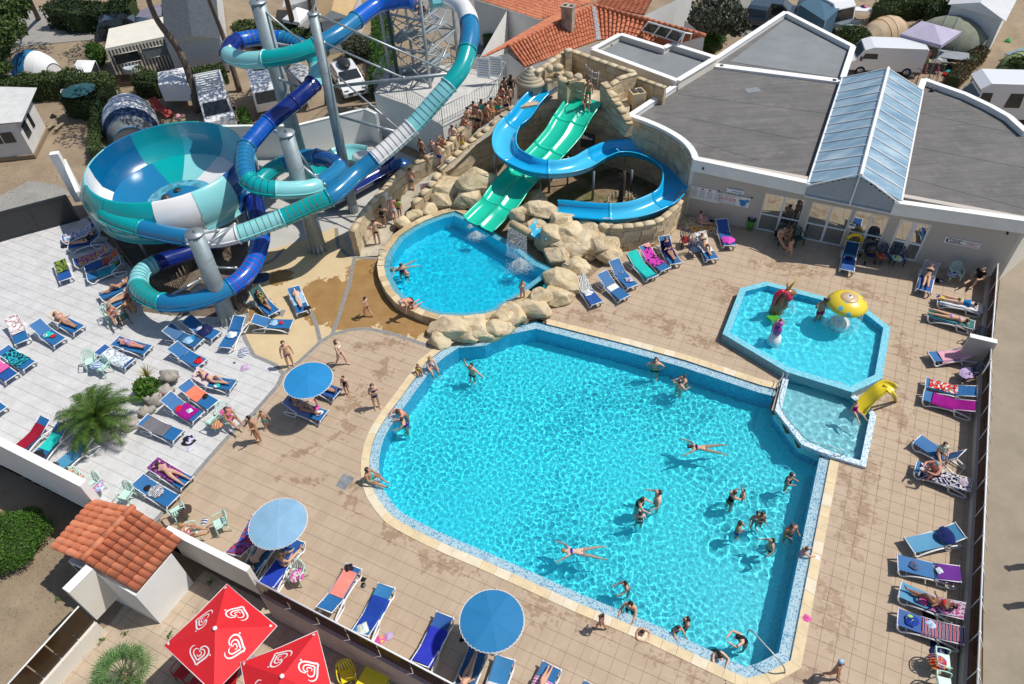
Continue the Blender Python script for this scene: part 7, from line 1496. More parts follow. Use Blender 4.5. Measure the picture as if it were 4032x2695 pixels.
for (k,x,y,dz,hdg,ps,h,sk,sx,cl,ha,lb) in PW:
    z=-.045+dz; q=G(k,x,y,z+.0); person(MT(Vector((q.x,q.y,z-h*.9)),hdg),pose(ps),h,sk,sx,cl,ha,lb,rc=True,wide=1.2 if 'large' in lb else 1)
for k,x,y,hdg,h,sk,cl,ha,lb in (('C3',1810,860,82,1.66,1,('b',NAVY),'dL','dark-haired swimmer stretched out in mid pool'),('D3',640,395,85,1.66,0,('b',BLK_,BLUET),'l','blond swimmer in blue top doing breaststroke'),):
    person(MT(G(k,x,y,-.12),hdg),pose('swim'),h,sk,'f',cl,ha,lb,rc=True)
person(MT(G('B2',1310,800,.25),-115+180+50),pose('swim'),1.6,0,'f',('o',WHT),'b','pale swimmer holding the ladder of the landing pool',rc=True)
# chairs
MINT=pm('mint_resin',(.50,.72,.62),.4,.05,2); NVY=pm('navy_resin',(.02,.04,.10),.45,.1); DGR=pm('dark_green_resin',(.01,.05,.05),.45,.1); WRS=pm('white_resin',(.72,.73,.74),.4,.05); YRS=pm('yellow_resin',(.80,.66,.02),.35,.05); RRS=pm('red_resin',(.50,.01,.015),.35,.05)
for a in [('C1',870,110,200,MINT,'mint plastic chair above the big palm'),('C1',985,165,150,MINT,'mint plastic chair half in front of the palm fronds'),('C1',730,1210,200,MINT,'mint chair under the woman by the boundary wall'),('C1',905,1250,150,MINT,'mint chair with clothes behind the boundary wall'),('C1',1205,1340,160,MINT,'mint chair right behind the hut roof'),
 ('D1',1610,80,40,MINT,'mint chair with a dark bag near the hut'),('D1',1985,190,120,MINT,'mint chair used as footrest by the pink bikini woman'),('D1',1740,260,-70,MINT,'mint chair under the pink bikini woman'),('D2',400,640,160,MINT,'mint chair full of towels by the brown screen'),('D4',1560,1400,-110,MINT,'mint chair with red and orange cloth, lower right'),('D4',1570,1610,-110,MINT,'mint chair cut by the bottom edge, lower right'),
 ('B3',1560,600,180,NVY,'navy chair with red and black bag'),('B3',1640,690,200,NVY,'low navy chair with white cloth'),('B4',305,590,190,DGR,'empty dark green chair against the glass doors'),('B4',165,570,190,DGR,'dark chair under the heavy man'),('B4',1060,740,190,NVY,'navy chair with red and blue cloth in the shade'),('B4',1190,760,170,NVY,'navy chair with lime patterned towel'),('B4',1680,900,170,MINT,'mint chair with navy striped towel near the corner'),('B4',1860,1470,120,NVY,'navy chair behind the rose towel lounger'),('C4',1830,200,80,NVY,'navy chair draped in lilac towel'),
 ('C1',2000,660,60,MINT,'chair hidden by a yellow and purple striped towel'),('C1',2120,590,230,MINT,'chair with bright pink towel on its back'),('B1',1000,1260,215,MINT,'mint chair with coral towel, upper left terrace'),('B1',1110,1290,40,DGR,'dark chair holding a bag in front of the coral chair'),
 ('A1',630,900,250,WRS,'white garden chair left of the round table'),('A1',690,960,300,WRS,'white garden chair in front of the round table'),('A1',810,860,120,WRS,'white garden chair right of the round table'),('D2',850,1530,200,YRS,'yellow plastic chair by the red parasols'),('D1',1660,1500,150,RRS,'red plastic chair in the parasol shade'),('D1',1800,1570,60,RRS,'second red chair beside the red table')]:
    chair(*a[:6],z=-1. if 'parasol' in a[5] or 'second red' in a[5] else 0)
def cover(k,x,y,mat,label,rz,r=.33):
    e=heap('towel',G(k,x,y,.44),r,(mat,),label,'towel',seed=x*.1,h=.35); q=G(k,x,y,0); t=MT(Vector((q.x,q.y,0)),rz); drape('towel',R(70),1.0,1.6,.46,mat,label+', hanging part',t@Matrix.Translation((0,-1.4,.08)),over=.05); 
for a in (('C1',2000,640,STR1,'yellow and purple striped towel bundled on a chair'),('C1',2090,520,PINK,'bright pink towel wrapped over a chair back'),('C4',1830,170,LILAC,'lilac towel wrapped on a navy chair'),('B4',1680,850,NVST,'navy and white striped towel on a mint chair'),('B4',1190,710,MULTI,'lime, yellow and black towel on a navy chair'),('B4',1060,690,ROT,'red and blue cloth on a navy chair in shade'),('D4',1550,1370,ROT,'red and orange cloth in a mint chair'),('D2',380,600,FLORP,'pink and red towels in a mint chair'),('D1',1640,20,BROWN,'dark bag on a mint chair near the hut'),('B3',1565,550,towelmat('print',(.02,.02,.02),(.4,.02,.02),(.02,.02,.02)),'black and red bag on a navy chair'),('B1',980,1170,CORAL,'coral towel over a chair, upper left terrace'),('C1',900,1215,towelmat('print',(.6,.6,.7),(.6,.2,.3),(.1,.3,.6)),'mixed clothes on a chair by the wall'),('C1',880,90,towelmat('stripe',(.05,.2,.45),(.6,.65,.7)),'blue patterned towel on a mint chair above the palm'),('B4',150,500,BLK_,'dark towel behind the heavy man')):
    heap('towel',G(*a[:3],.46),.27,(a[3],),a[4],'towel',seed=a[1]*.1,h=.5)
for a in (('C1',1740,790,.28,(BLK_,NAVY,C_(.55,.5,.7)),'black and navy bag heap on the pale terrace'),('C1',1755,860,.15,(C_(.6,.58,.72),),'white and violet cloth beside the black bags'),('B1',2140,1545,.3,(NVST,),'navy striped towel on the pale terrace'),('C1',2260,115,.2,(LILP,),'lilac garment lying on the pale terrace'),('C1',2165,70,.06,(PURP,),'tiny dark violet item on the pale terrace'),('D1',1815,120,.14,(NVST,),'navy and white garment on the paving by mint chairs'),('D2',1120,1180,.16,(PINK,YEL),'pink and yellow children toys by the brown screen'),('D2',1200,1135,.14,(LILAC,),'lilac clothes by the brown screen'),('D4',400,985,.14,(PINK,),'two pink armbands lying on the coping'),('C3',-5,-5,.05,(RED,),None),('B4',1560,910,.2,(BLK_,WHT),'black and white bag between lounger and mint chair'),('D4',1480,960,.2,(BLK_,BROWN),'dark bag between two right-row loungers'),('D4',1560,1260,.28,(NAVY,C_(.2,.2,.3)),'navy pile behind the lower right chair'),('B3',1800,380,.16,(BLK_,),'small black bag beside the curled person'),('C2',545,420,.15,(C_(.6,.5,.4),RED),'cream bag under the upper parasol'),('B1',800,590,.16,(C_(.03,.2,.42),),'small blue bucket bag by the bowl loungers'),('B1',570,610,.18,(BLK_,),'black backpack at the foot of a bowl lounger'),('B1',1170,1150,.2,(C_(.4,.35,.28),),'straw bag by the bending person'),('B2',60,880,.5,(C_(.03,.06,.12),GREY),'pushchair heap of dark bags under the blue tube'),('B1',2190,1100,.22,(C_(.5,.5,.45),),'pale bag near the pole foot'),('C1',740,75,.1,(WHT,),None),('D2',975,640,.1,(BLK_,),'black slider sandal near the coral lounger'),('D2',970,690,.1,(BLK_,GREY),'second slider with a grey strap'),('D2',1850,1170,.09,(BLK_,),'dark sandals in the parasol shade')):
    if a[5]: heap('cloth_heap',G(*a[:3],.005),a[3],a[4],a[5],'bag' if 'bag' in a[5] else ('sandal' if 's' in a[5] and 'slider' in a[5] else 'clothes'),seed=a[1]*.13,h=.45)
# beach towels of the curled person
e=G('B3',1680,430,.01); m=MB(); 
for i,(mt,dx,dy) in enumerate(((towelmat('print',(.6,.02,.02),(.75,.5,.05),(.7,.68,.6)),0,-.15),(towelmat('print',(.3,.5,.05),(.75,.72,.7),(.6,.1,.05)),-.1,.45))):
    m=MB(); m.box((0,0,.006+.008*i),(1.5,.75,.008)); o=m.obj('beach_towel',mt,label=('red and yellow beach towel on the ground by the facade','lime and white beach towel under the curled person')[i],cat='towel'); o.location=e+Vector((dx,dy,0)); o.rotation_euler=(0,0,R(-15))
# ---- round parasols
def parasol(k,x,y,mat,label,r=.99,z=2.12):
    q=G(k,x,y,z+.12); e=E('round_parasol',(q.x,q.y,0),label=label,cat='parasol',group='round blue parasols'); n=32
    for i in range(8):
        a0=i*R(45)+R(10); m=MB(); vs=[(0,0,z+.14)]+[(rr*math.cos(a0+t*R(45)/4),rr*math.sin(a0+t*R(45)/4),z+.14-.13*(rr/r)**1.3-(.015 if t in (1,2,3) else 0)*(rr/r)) for rr in (r*.5,r) for t in range(5)]
        fs=[(0,1+t,2+t) for t in range(4)]+[(1+t,6+t,7+t,2+t) for t in range(4)]; m.add(vs,fs,0,True); m.obj('canopy_panel',mat,e)
    m=MB()
    for i in range(44):
        a=i*2*math.pi/44; b=a+math.pi/44; pa=(r*math.cos(a)*.99,r*math.sin(a)*.99,z+.015); pb=((r+.045)*math.cos(b),(r+.045)*math.sin(b),z-.01); pc=(r*math.cos(a+2*math.pi/44)*.99,r*math.sin(a+2*math.pi/44)*.99,z+.015)
        m.tube([pa,pb,pc],.007,4,cap=False)
    m.obj('lacing',WHITEP,e,kind='stuff'); m=MB(); m.tube([(r*1.02*math.cos(i*R(10)),r*1.02*math.sin(i*R(10)),z) for i in range(36)],.008,4,closed=True); m.obj('rim_wire',WHITEP,e)
    for i in range(8): a=i*R(45)+R(10); m=MB(); m.tube([(0,0,z+.05),(r*.98*math.cos(a),r*.98*math.sin(a),z-.01)],.009,4); m.obj('rib',GALV,e)
    m=MB(); m.tube([(0,0,0),(0,0,z+.1)],.028,8); m.obj('pole',GALV,e); m=MB(); m.lathe([(0,.12),(.2,.1),(.28,.04),(.28,0)],16); m.obj('base',pm('grey_base',(.35,.35,.34),.8),e)
parasol('C2',495,210,pm('vivid_blue_canvas',(.01,.22,.50),.75,.05,2,.1),'vivid blue round parasol with white lacing, uppermost of three'); parasol('F',635,1195,pm('faded_blue_canvas',(.22,.40,.56),.8,.07,2,.1),'faded pale blue round parasol with white lacing'); parasol('D2',2110,985,pm('mid_blue_canvas',(.01,.17,.38),.75,.05,2,.1),'mid blue round parasol with white lacing at the bottom')
# ---- red square parasols with the heart emblem
REDC=pm('red_canvas',(.66,.012,.02),.7,.06,1.2,.1); HEARTW=pm('white_print',(.78,.76,.75),.7,.02)
def heart(t):
    x=16*math.sin(t)**3; y=13*math.cos(t)-5*math.cos(2*t)-2*math.cos(3*t)-math.cos(4*t); return x/17,y/17
def redparasol(c,corner,label,zc=2.45,za=3.0):
    e=E('square_parasol',(c.x,c.y,-1),label=label,cat='parasol'); d=Vector((corner.x-c.x,corner.y-c.y,0)); cs=[Matrix.Rotation(R(90*i),3,'Z')@d for i in range(4)]
    ap=Vector((0,0,za))
    for i in range(4):
        a=cs[i]+Vector((0,0,zc));b=cs[(i+1)%4]+Vector((0,0,zc)); m=MB(); nn=6; vs=[];fs=[]
        for u in range(nn+1):
            for v in range(nn+1):
                s=u/nn; p=ap.lerp(a.lerp(b,v/nn),s); p.z-=.07*math.sin(math.pi*v/nn)*s; vs.append(p)
        for u in range(nn):
            for v in range(nn): q=u*(nn+1)+v; fs.append((q,q+nn+1,q+nn+2,q+1))
        m.add(vs,fs,0,True); m.obj('canopy_panel',REDC,e)
        m=MB(); m.tube([a,(a+b)/2-Vector((0,0,.07)),b],.012,4); m.obj('hem',HEARTW,e)
        mid=(a+b)/2-Vector((0,0,.07)); ctr=ap.lerp(mid,.60); up=(ap-mid).normalized(); rt=(b-a).normalized(); nr=rt.cross(up).normalized()
        if nr.z<0: nr=-nr
        M3=Matrix.Rotation(R(25),3,nr)
        for sc_,t0,t1,w in ((.34,.35,5.3,.048),(.20,.25,5.7,.040),(.085,.6,4.4,.03)):
            A=[];B=[]
            for j in range(41):
                t=t0+(t1-t0)*j/40; x,y=heart(t); x2,y2=heart(t+.02); dx,dy=x2-x,y2-y; l=math.hypot(dx,dy) or 1; ww=w*math.sin(math.pi*min(1,max(.08,j/40)))**.35
                P_=lambda X,Y: ctr+M3@(rt*X*1.05+up*(Y-.02)*.95)+nr*.022
                A.append(P_(x*sc_-dy/l*ww,y*sc_+dx/l*ww)); B.append(P_(x*sc_+dy/l*ww*.2,y*sc_-dx/l*ww*.2))
            m=MB(); m.strip(A,B); m.obj('heart_emblem',HEARTW,e)
        q=ctr+M3@(up*-.0+rt*.42)+nr*.025; m=MB(); m.add([q]+[q+rt*.03*math.cos(k*R(45))+up*.03*math.sin(k*R(45)) for k in range(8)],[(0,k+1,(k+1)%8+1) for k in range(8)]); m.obj('print_dot',HEARTW,e)
        cp=a*.93+ap*.0; cp=ap.lerp(a,.90); m=MB(); pts=[heart(j*2*math.pi/16) for j in range(16)]; u2=(ap-a).normalized(); r2=u2.cross(nr).normalized(); m.add([cp+r2*x*.06+u2*y*.06+Vector((0,0,.03)) for x,y in pts],[tuple(range(16))]); m.obj('small_emblem',HEARTW,e)
    for i in range(4): m=MB(); m.tube([ap-Vector((0,0,.05)),cs[i]+Vector((0,0,zc-.03))],.014,5); m.obj('rib',WHITEP,e)
    m=MB(); m.tube([(0,0,0),(0,0,za)],.03,8); m.obj('pole',WHITEP,e); m=MB(); m.ball((0,0,za+.02),(.075,.075,.05),12); m.obj('finial',WHITEP,e); m=MB(); m.box((0,0,.05),(.6,.6,.1)); m.obj('base',GREYI,e)
c1=G('D1',1910,1073,2.0); redparasol(c1,G('D1',2015,677,1.45),'red square parasol with four white heart emblems, left of two')
c2=G('D2',250,1498,2.0); redparasol(c2,G('D2',562,1092,1.45),'red square parasol with white heart emblems cut by the bottom edge')
q=G('D2',1040,1560,-.26); e=E('table',(q.x,q.y,-1),R(-27),label='yellow plastic table at the bottom edge beside the yellow chair',cat='table'); m=MB(); m.box((0,0,.72),(.9,.8,.04)); m.obj('table_top',YRS,e)
for a,b in ((-1,-1),(1,-1),(-1,1),(1,1)): m=MB(); m.tube([(a*.36,b*.32,.7),(a*.4,b*.36,0)],.025,6); m.obj('leg',YRS,e)
q=G('D1',2000,1500,-.26); e=E('table',(q.x,q.y,-1),label='red table under the two red parasols',cat='table'); m=MB(); m.box((0,0,.72),(.8,.8,.04)); m.obj('table_top',RRS,e); m=MB(); m.tube([(0,0,0),(0,0,.7)],.04,8); m.obj('leg',RRS,e)
# ---- pool toys and fittings
mu=G('B4',668,1325,.02); e=E('mushroom_fountain',mu,label='yellow mushroom water feature with blue and tan patches on white pillar',cat='water toy')
def m_mush():
    m,nt,b=newmat('mushroom_paint'); tc=N(nt,'TexCoord').outputs['Object']; v=N(nt,'TexVoronoi'); v.inputs['Scale'].default_value=3.6; L(nt,tc,v.inputs['Vector']); s=N(nt,'SeparateColor'); L(nt,v.outputs['Color'],s.inputs[0])
    col=ramp(nt,s.outputs[0],[(0,(.12,.50,.62)),(.25,(.48,.30,.16)),(.45,(.80,.60,.04))],'CONSTANT'); f=ramp(nt,v.outputs['Distance'],[(0,(1,1,1)),(.42,(0,0,0))],'CONSTANT'); c=mixc(nt,f,(.80,.60,.04),col)
    L(nt,c,b.inputs['Base Color']); b.inputs['Roughness'].default_value=.3; return m
m=MB(); m.lathe([(.0,1.95),(.25,1.93),(.55,1.85),(.78,1.68),(.88,1.52),(.84,1.43),(.5,1.46),(0,1.5)],28); m.obj('cap',m_mush(),e); m=MB(); m.lathe([(.0,1.965),(.2,1.945),(.38,1.915),(.4,1.88)],20); m.obj('cap_patch',pm('tan_paint',(.55,.38,.22),.4),e)
m=MB(); m.lathe([(.0,2.0),(.07,1.985),(.12,1.95)],16); m.obj('eye_white',WHITEP,e); m=MB(); m.lathe([(0,2.02),(.05,2.0),(.06,1.97)],12); m.obj('eye_pupil',BLACKP,e)
m=MB(); m.tube([(0,0,.2),(0,0,1.5)],.12,16); m.obj('pillar',pm('pale_pillar',(.62,.70,.74),.4),e,rc=True); m=MB(); m.lathe([(0,.47),(.3,.46),(.43,.42),(.43,.0)],24); m.obj('foot',WHITEP,e,rc=True)
m=MB(); m.lathe([(.79,1.5),(.83,1.0),(.86,.42)],40); m.obj('water_curtain',FALL,e)
ho_=G('B4',110,1230,.02); e=E('horned_figure',ho_,R(25),label='brown horned animal figure with red hood and red muzzle spraying water',cat='water toy')
BRN=pm('glossy_brown',(.28,.13,.05),.3,.15,3,coat=.4); REDG=pm('glossy_red',(.45,.01,.04),.3,.1,3,coat=.4)
skin('figure_body',[V3(0,0,.3),V3(0,0,.8),V3(.05,0,1.2),V3(.25,-.05,1.55),V3(.5,-.15,1.45),V3(.7,-.2,1.3),V3(-.25,0,.1),V3(.3,-.1,.1),V3(.3,-.3,.9)],[(0,1),(1,2),(2,3),(3,4),(4,5),(0,6),(0,7),(1,8)],[.34,.36,.28,.2,.2,.15,.18,.16,.08],BRN,e,sub=2,rc=True)
skin('red_hood',[V3(-.35,0,.9),V3(-.35,0,1.5),V3(-.1,-.05,1.75),V3(.15,-.15,1.5),V3(.3,-.3,1.15)],[(0,1),(1,2),(2,3),(3,4)],[.08,.13,.13,.14,.26],REDG,e,sub=2)
for s_,P in ((0,[(.25,-.05,1.7),(.2,0,1.95),(.28,.02,2.1)]),(1,[(.35,-.05,1.7),(.55,-.05,1.95),(.8,-.05,2.1)])): m=MB(); m.tube(P,[.06,.04,.02],8); m.obj('horn',pm('gold_horn',(.55,.33,.06),.4),e)
m=MB(); m.box((-.45,-.3,.4),(.5,.4,.12)); m.obj('green_foot_step',GREENP,e); m=MB(); m.tube([(.45,-.35,1.1),(.5,-.55,.42)],.09,8,cap=False); m.obj('water_jet',FALL,e)
pf_=G('B4',95,1480,.02); e=E('spray_figure',pf_,label='white pedestal toy with purple ball-shaped figure squirting water',cat='water toy'); m=MB(); m.lathe([(0,.78),(.17,.76),(.2,.7),(.22,.62),(.26,.6),(.3,.2),(.3,0)],20); m.obj('pedestal',WHITEP,e,rc=True)
m=MB(); m.lathe([(0,1.25),(.14,1.2),(.2,1.05),(.2,.85),(.1,.75)],16); m.obj('purple_body',pm('purple_gloss',(.28,.03,.28),.3,coat=.4),e); m=MB(); m.ball((.02,-.02,1.38),.13,14); m.obj('purple_cap',pm('purple_gloss2',(.38,.05,.30),.3,coat=.4),e)
ys=E('toddler_slide',label='small yellow plastic slide running into the middle basin',cat='slide'); YG=pm('yellow_gelcoat',(.80,.62,.02),.25,.04,2,coat=.5)
trough(ys,'slide_bed',[('C4',1175,330,1.05),('C4',1110,290,1.1),('C4',1040,330,.95),('C4',960,400,.6),('C4',890,470,.32),('C4',860,515,.2)],.52,.16,YG)
m=MB(); a=G('C4',1130,280,1.1);b=G('C4',1200,420,.0); m.tube([G('C4',1090,260,1.15),G('C4',1150,310,1.05),G('C4',1195,410,.02)],.05,8); m.tube([G('C4',1170,330,1.15),G('C4',1200,370,.6),G('C4',1205,415,.0)],.05,8); m.obj('slide_support',YG,ys)
def rail(label,P,r=.02,name='handrail'): e=E(name,label=label,cat='handrail'); m=MB(); m.tube(catmull(P,4),r,6); m.obj('tube_rail',GALV,e,rc=True)
rail('bent steel handrail at the lower right pool corner',[G('D4',205,1465,.02),G('D4',195,1415,.45),G('D4',130,1330,.7),G('D4',20,1210,.75),G('D3',2160,1090,.72),G('D3',2130,1110,.3),G('D3',2120,1150,-.6)],.025)
rail('long low handrail on the middle basin parapet',[G('C4',235,160,.55),G('C4',160,440,.55),G('C4',390,740,.5),G('C4',560,800,.5),G('C4',715,855,.45),G('C4',720,890,.15),G('C4',640,890,.15)],.02)
rail('short black handrail at the end of the yellow coping',[G('C4',145,290,.0),G('C4',155,240,.45),G('C4',190,180,.5),G('C4',185,150,.5)],.02)
for i,(a,b,c,d) in enumerate((((1100,680),(1110,635),(1180,655),(1240,735)),((1090,720),(1095,685),(1150,705),(1215,765)))):
    rail(('upper steel ladder rail on the landing pool rim','lower steel ladder rail on the landing pool rim')[i],[G('B2',a[0],a[1]+10,.46),G('B2',*b,1.0),G('B2',*c,.95),G('B2',*d,.42),G('B2',d[0],d[1]+30,.0)],.022)
rail('short pair of rails set in the queue wall',[G('A2',1620,1490,1.7),G('A2',1700,1430,2.2),G('A2',1745,1395,2.3)],.04)
rail('second rail of the queue wall pair',[G('A2',1660,1500,1.6),G('A2',1720,1450,2.1)],.03)
q=G('D1',0,0); m=MB(); a,b,c,d=GP('C2',.006,(830,1090),(925,1130),(845,1245),(750,1205)); m.prism([a,b,c,d],-.01,.008); m.obj('drain_cover_plate',pm('grey_steel_plate',(.22,.24,.25),.5,.25,4,.2),label='grey metal access cover set in the deck tiles left of the pool',cat='cover')
m=MB(); a,b,c,d=GP('B2',.006,(225,1165),(280,1170),(255,1225),(185,1215)); m.prism([a,b,c,d],-.01,.006); m.obj('drain_cover_plate',pm('grey_stone_plate',(.25,.25,.24),.7,.2,4,.2),label='small grey cover plate on the cream resin path',cat='cover')
for k,x,y,l in (('D4',492,440,'small white depth tile on the right coping'),): 
    q=G(k,x,y,.024); m=MB(); m.box((q.x,q.y,.022),(.14,.16,.006),R(-10)); m.obj('depth_marker',SIGNW,label=l,cat='sign')
# yellow inflatable and pushchair by the doors
q=G('B4',810,560,.7); e=E('inflatable_boat',q,R(-10),label='yellow inflatable standing against the lounger back at the doors',cat='inflatable'); m=MB(); m.tube([(.36*math.cos(i*R(20)),.0,.42*math.sin(i*R(20))) for i in range(18)],.09,8,closed=True); m.obj('tube_ring',YG,e); m=MB(); m.box((0,0,.36),(.4,.2,.06)); m.obj('print',ORG,e)
q=G('B4',925,730,0); e=E('pushchair',q,R(180),label='black folding pushchair parked beside the glass doors',cat='pushchair'); m=MB(); m.lathe([(.26,.62),(.3,.8),(.24,1.0),(0,1.06)],14,a0=0,a1=math.pi); m.obj('hood',BLACKP,e); m=MB(); m.box((0,.05,.5),(.4,.5,.1)); m.box((0,-.2,.72),(.4,.06,.45)); m.obj('seat',NAVY,e)
for a,b in ((-1,-1),(1,-1),(-1,1),(1,1)):
    m=MB(); m.tube([(a*.22,b*.3,.1),(a*.2,-b*.15,.6)],.015,6); m.obj('frame_tube',DARKM,e); m=MB(); m.tube([(a*.25-.02,b*.32,.1),(a*.25+.02,b*.32,.1)],.1,12); m.obj('wheel',BLACKP,e)
# picket fence of the planting bed
pfx=E('picket_fence',label='leaning split-wood picket fence round the planting bed by the lowest tube',cat='fence'); WOOD=pm('weathered_picket',(.22,.17,.12),.9,.3,9,.4)
for P in (catmull(GP('B1',0,(1360,980),(1450,1010),(1600,960),(1700,800),(1760,740)),5),catmull(GP('B1',0,(2050,700),(1950,640),(1850,620)),4),catmull(GP('B1',0,(2180,1150),(2120,1200),(2080,1000)),3)):
    rs=resample(P,.11)
    for p in rs: m=MB(); t=Vector((rnd.uniform(-.06,.06),rnd.uniform(-.06,.06),0)); m.tube([p,p+t+Vector((0,0,rnd.uniform(.75,.95)))],[.02,.012],5); m.obj('picket',WOOD,pfx)
for P in (GP('B1',0,(900,400),(1225,860)),): m=MB(); m.tube([P[0]+Vector((0,0,.12)),P[1]+Vector((0,0,.12))],.07,6); m.obj('edging_log',WOOD,pfx)
# ================================================================ VEGETATION AND THE CAMP SITE BEYOND
def leafmat(n,a,b): 
    if n in _M: return _M[n]
    m,nt,bs_=newmat(n); _M[n]=m; c=ramp(nt,noisetex(nt,7,3,.7),[(.3,a),(.7,b)]); L(nt,c,bs_.inputs['Base Color']); bs_.inputs['Roughness'].default_value=.6; bs_.inputs['Specular IOR Level'].default_value=.25; return m
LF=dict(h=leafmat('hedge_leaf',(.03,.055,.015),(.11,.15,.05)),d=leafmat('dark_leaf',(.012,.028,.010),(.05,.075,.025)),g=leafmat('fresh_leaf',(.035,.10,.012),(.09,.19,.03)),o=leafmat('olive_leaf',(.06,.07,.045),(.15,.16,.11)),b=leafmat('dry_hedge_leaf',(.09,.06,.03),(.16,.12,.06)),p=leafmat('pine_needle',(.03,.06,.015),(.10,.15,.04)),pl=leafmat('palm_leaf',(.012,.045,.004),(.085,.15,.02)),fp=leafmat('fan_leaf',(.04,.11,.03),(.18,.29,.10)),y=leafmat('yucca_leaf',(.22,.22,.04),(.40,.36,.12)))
BARK=pm('pine_bark',(.16,.12,.09),.95,.35,6,.7)
def leaves(m,pts,s,fr=1.): 
    for p in pts:
        a=Vector((rnd.gauss(0,1),rnd.gauss(0,1),rnd.gauss(0,.7))).normalized(); b=a.orthogonal().normalized(); b=(Matrix.Rotation(rnd.uniform(0,6.3),3,a)@b); c=a.cross(b); q=s*rnd.uniform(.6,1.3)
        m.add([p-b*q,p+c*q*.5,p+b*q,p-c*q*.5],[(0,1,2,3)])
def hedge(k,P,w,h,mk,label,n=2500,s=.075,cat='hedge',name='hedge',core=True,z0=0):
    P=[Vector((*p.xy,0)) for p in (GP(k,h*.9,*P) if isinstance(k,str) else GM(h*.9,*P))]; e=E(name,P[0],label=label,cat=cat); o=P[0]; P=[p-o for p in P]; ls=[(b-a).length for a,b in zip(P,P[1:])]; T=sum(ls); m=MB(); pts=[]
    for _ in range(n):
        s_=rnd.uniform(0,T); i=0
        while i<len(ls)-1 and s_>ls[i]: s_-=ls[i]; i+=1
        a,b=P[i],P[i+1]; t=(b-a).normalized(); nn=Vector((-t.y,t.x,0)); f=rnd.random(); c=a.lerp(b,s_/ls[i])
        big=1+.25*noise.noise((c+o)*.9)
        if f<.5: x=rnd.uniform(-.5,.5)*w; z=h*big*(1-.25*(abs(x)/w*2)**3)+rnd.gauss(0,.05)
        else: x=math.copysign(.5*w*big,rnd.random()-.5)+rnd.gauss(0,.05); z=rnd.uniform(0,h*big*.95)
        pts.append(c+nn*x+Vector((0,0,z+z0)))
    leaves(m,pts,s); m.obj('foliage',LF[mk],e,kind='stuff')
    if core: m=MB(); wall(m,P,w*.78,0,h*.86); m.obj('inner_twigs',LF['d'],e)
    return e
def bush(k,x,y,z,r,h,mk,label,n=1500,s=.07,name='bush',cat='bush'):
    q=G(k,x,y,z); e=E(name,(q.x,q.y,0),label=label,cat=cat); m=MB(); pts=[]
    for _ in range(n):
        d=Vector((rnd.gauss(0,1),rnd.gauss(0,1),rnd.gauss(0,1))).normalized(); d.z=abs(d.z) if rnd.random()<.8 else d.z; g=(.82+.22*noise.noise(d*2+Vector((q.x,0,0))))*rnd.uniform(.8,1.05)
        pts.append(Vector((d.x*r*g,d.y*r*g,h*.45+d.z*h*.55*g)))
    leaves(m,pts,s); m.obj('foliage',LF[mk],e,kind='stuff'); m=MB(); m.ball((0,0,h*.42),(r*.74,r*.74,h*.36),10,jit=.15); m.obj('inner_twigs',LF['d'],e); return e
def trunk(name,k,bx,by,path,r,label,crown=None,mk='p'):
    b=G(k,bx,by,0); e=E(name,b,label=label,cat='tree'); P=[V3(0,0,0)]+[G(kk,x,y,z)-b for kk,x,y,z in path]; C=catmull(P,4); n=len(C); m=MB(); m.tube(C,[r*(1-.5*i/n) for i in range(n)],8); m.obj('trunk',BARK,e)
    if crown:
        for (c,rr,nn) in crown:
            c=G(*c)-b; m=MB(); m.tube([C[-1],c],[r*.4,.03],5); m.obj('limb',BARK,e); m=MB(); pts=[]
            for _ in range(nn): d=Vector((rnd.gauss(0,1),rnd.gauss(0,1),rnd.gauss(0,.6))).normalized()*rnd.random()**.4; pts.append(c+Vector((d.x*rr,d.y*rr,d.z*rr*.6))+Vector((noise.noise(d*3),noise.noise(d*3+Vector((5,0,0))),0))*.5)
            leaves(m,pts,.15); m.obj('crown',LF[mk],e,kind='stuff')
    return e
# hedges and trees, upper left
hedge('A1',[(-100,720),(250,690),(600,660),(900,690),(930,760)],1.3,1.7,'h','long leafy hedge between the tents and the white cabin',7000,.085)
hedge('A1',[(560,840),(820,880),(880,760)],1.0,1.6,'d','dark hedge behind the round garden table',3500,.08)
hedge('A1',[(1200,640),(1420,680),(1700,640),(1960,560)],.9,1.5,'h','hedge below the dark-roofed mobile home',3500,.08)
hedge('A1',[(1180,700),(1380,720)],.7,1.3,'d','short hedge piece behind the white trailer tent',1200,.08)
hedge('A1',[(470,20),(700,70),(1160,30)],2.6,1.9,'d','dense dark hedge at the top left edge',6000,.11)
hedge('A1',[(830,1330),(810,1150),(860,900)],.6,1.1,'h','thin ragged hedge left of the big white tent',1600,.08)
hedge('A1',[(2130,960),(2170,1100),(2150,1180)],.6,.9,'g','small leafy bush row right of the camper van',1400,.07)
bush('A1',835,450,1.3,.85,2.1,'g','clipped bright green bush beside the striped awning',3200,.06)
bush('A2',900,380,1.2,1.5,1.9,'o','grey-green shrub behind the white car',3000,.08)
hedge('A2',[(230,230),(420,290),(640,310)],1.4,1.6,'h','scrubby hedge behind the upper tube loop',3000,.1)
hedge('A2',[(1120,120),(1130,450),(1110,700)],1.5,1.7,'g','tall clipped green hedge left of the stair tower',7000,.08)
hedge('A2',[(2050,330),(2250,280),(2390,250)],1.5,1.2,'g','clipped green hedge between the white houses',3500,.08)
hedge('A1',[(2080,200),(2300,260),(2400,200)],1.4,1.5,'h','scrub hedge beside the dark-roofed mobile home',2200,.1)
trunk('pine_tree','A1',1745,990,[('A1',1660,640,2.6),('A1',1560,420,4.2),('A1',1400,200,6.),('A1',1320,30,7.3),('A1',1280,-120,8.5)],.27,'leaning pine trunk in front of the striped awning',[(('A1',1150,-330,10.),2.6,1500),(('A1',1500,-250,9.5),2.2,1100)])
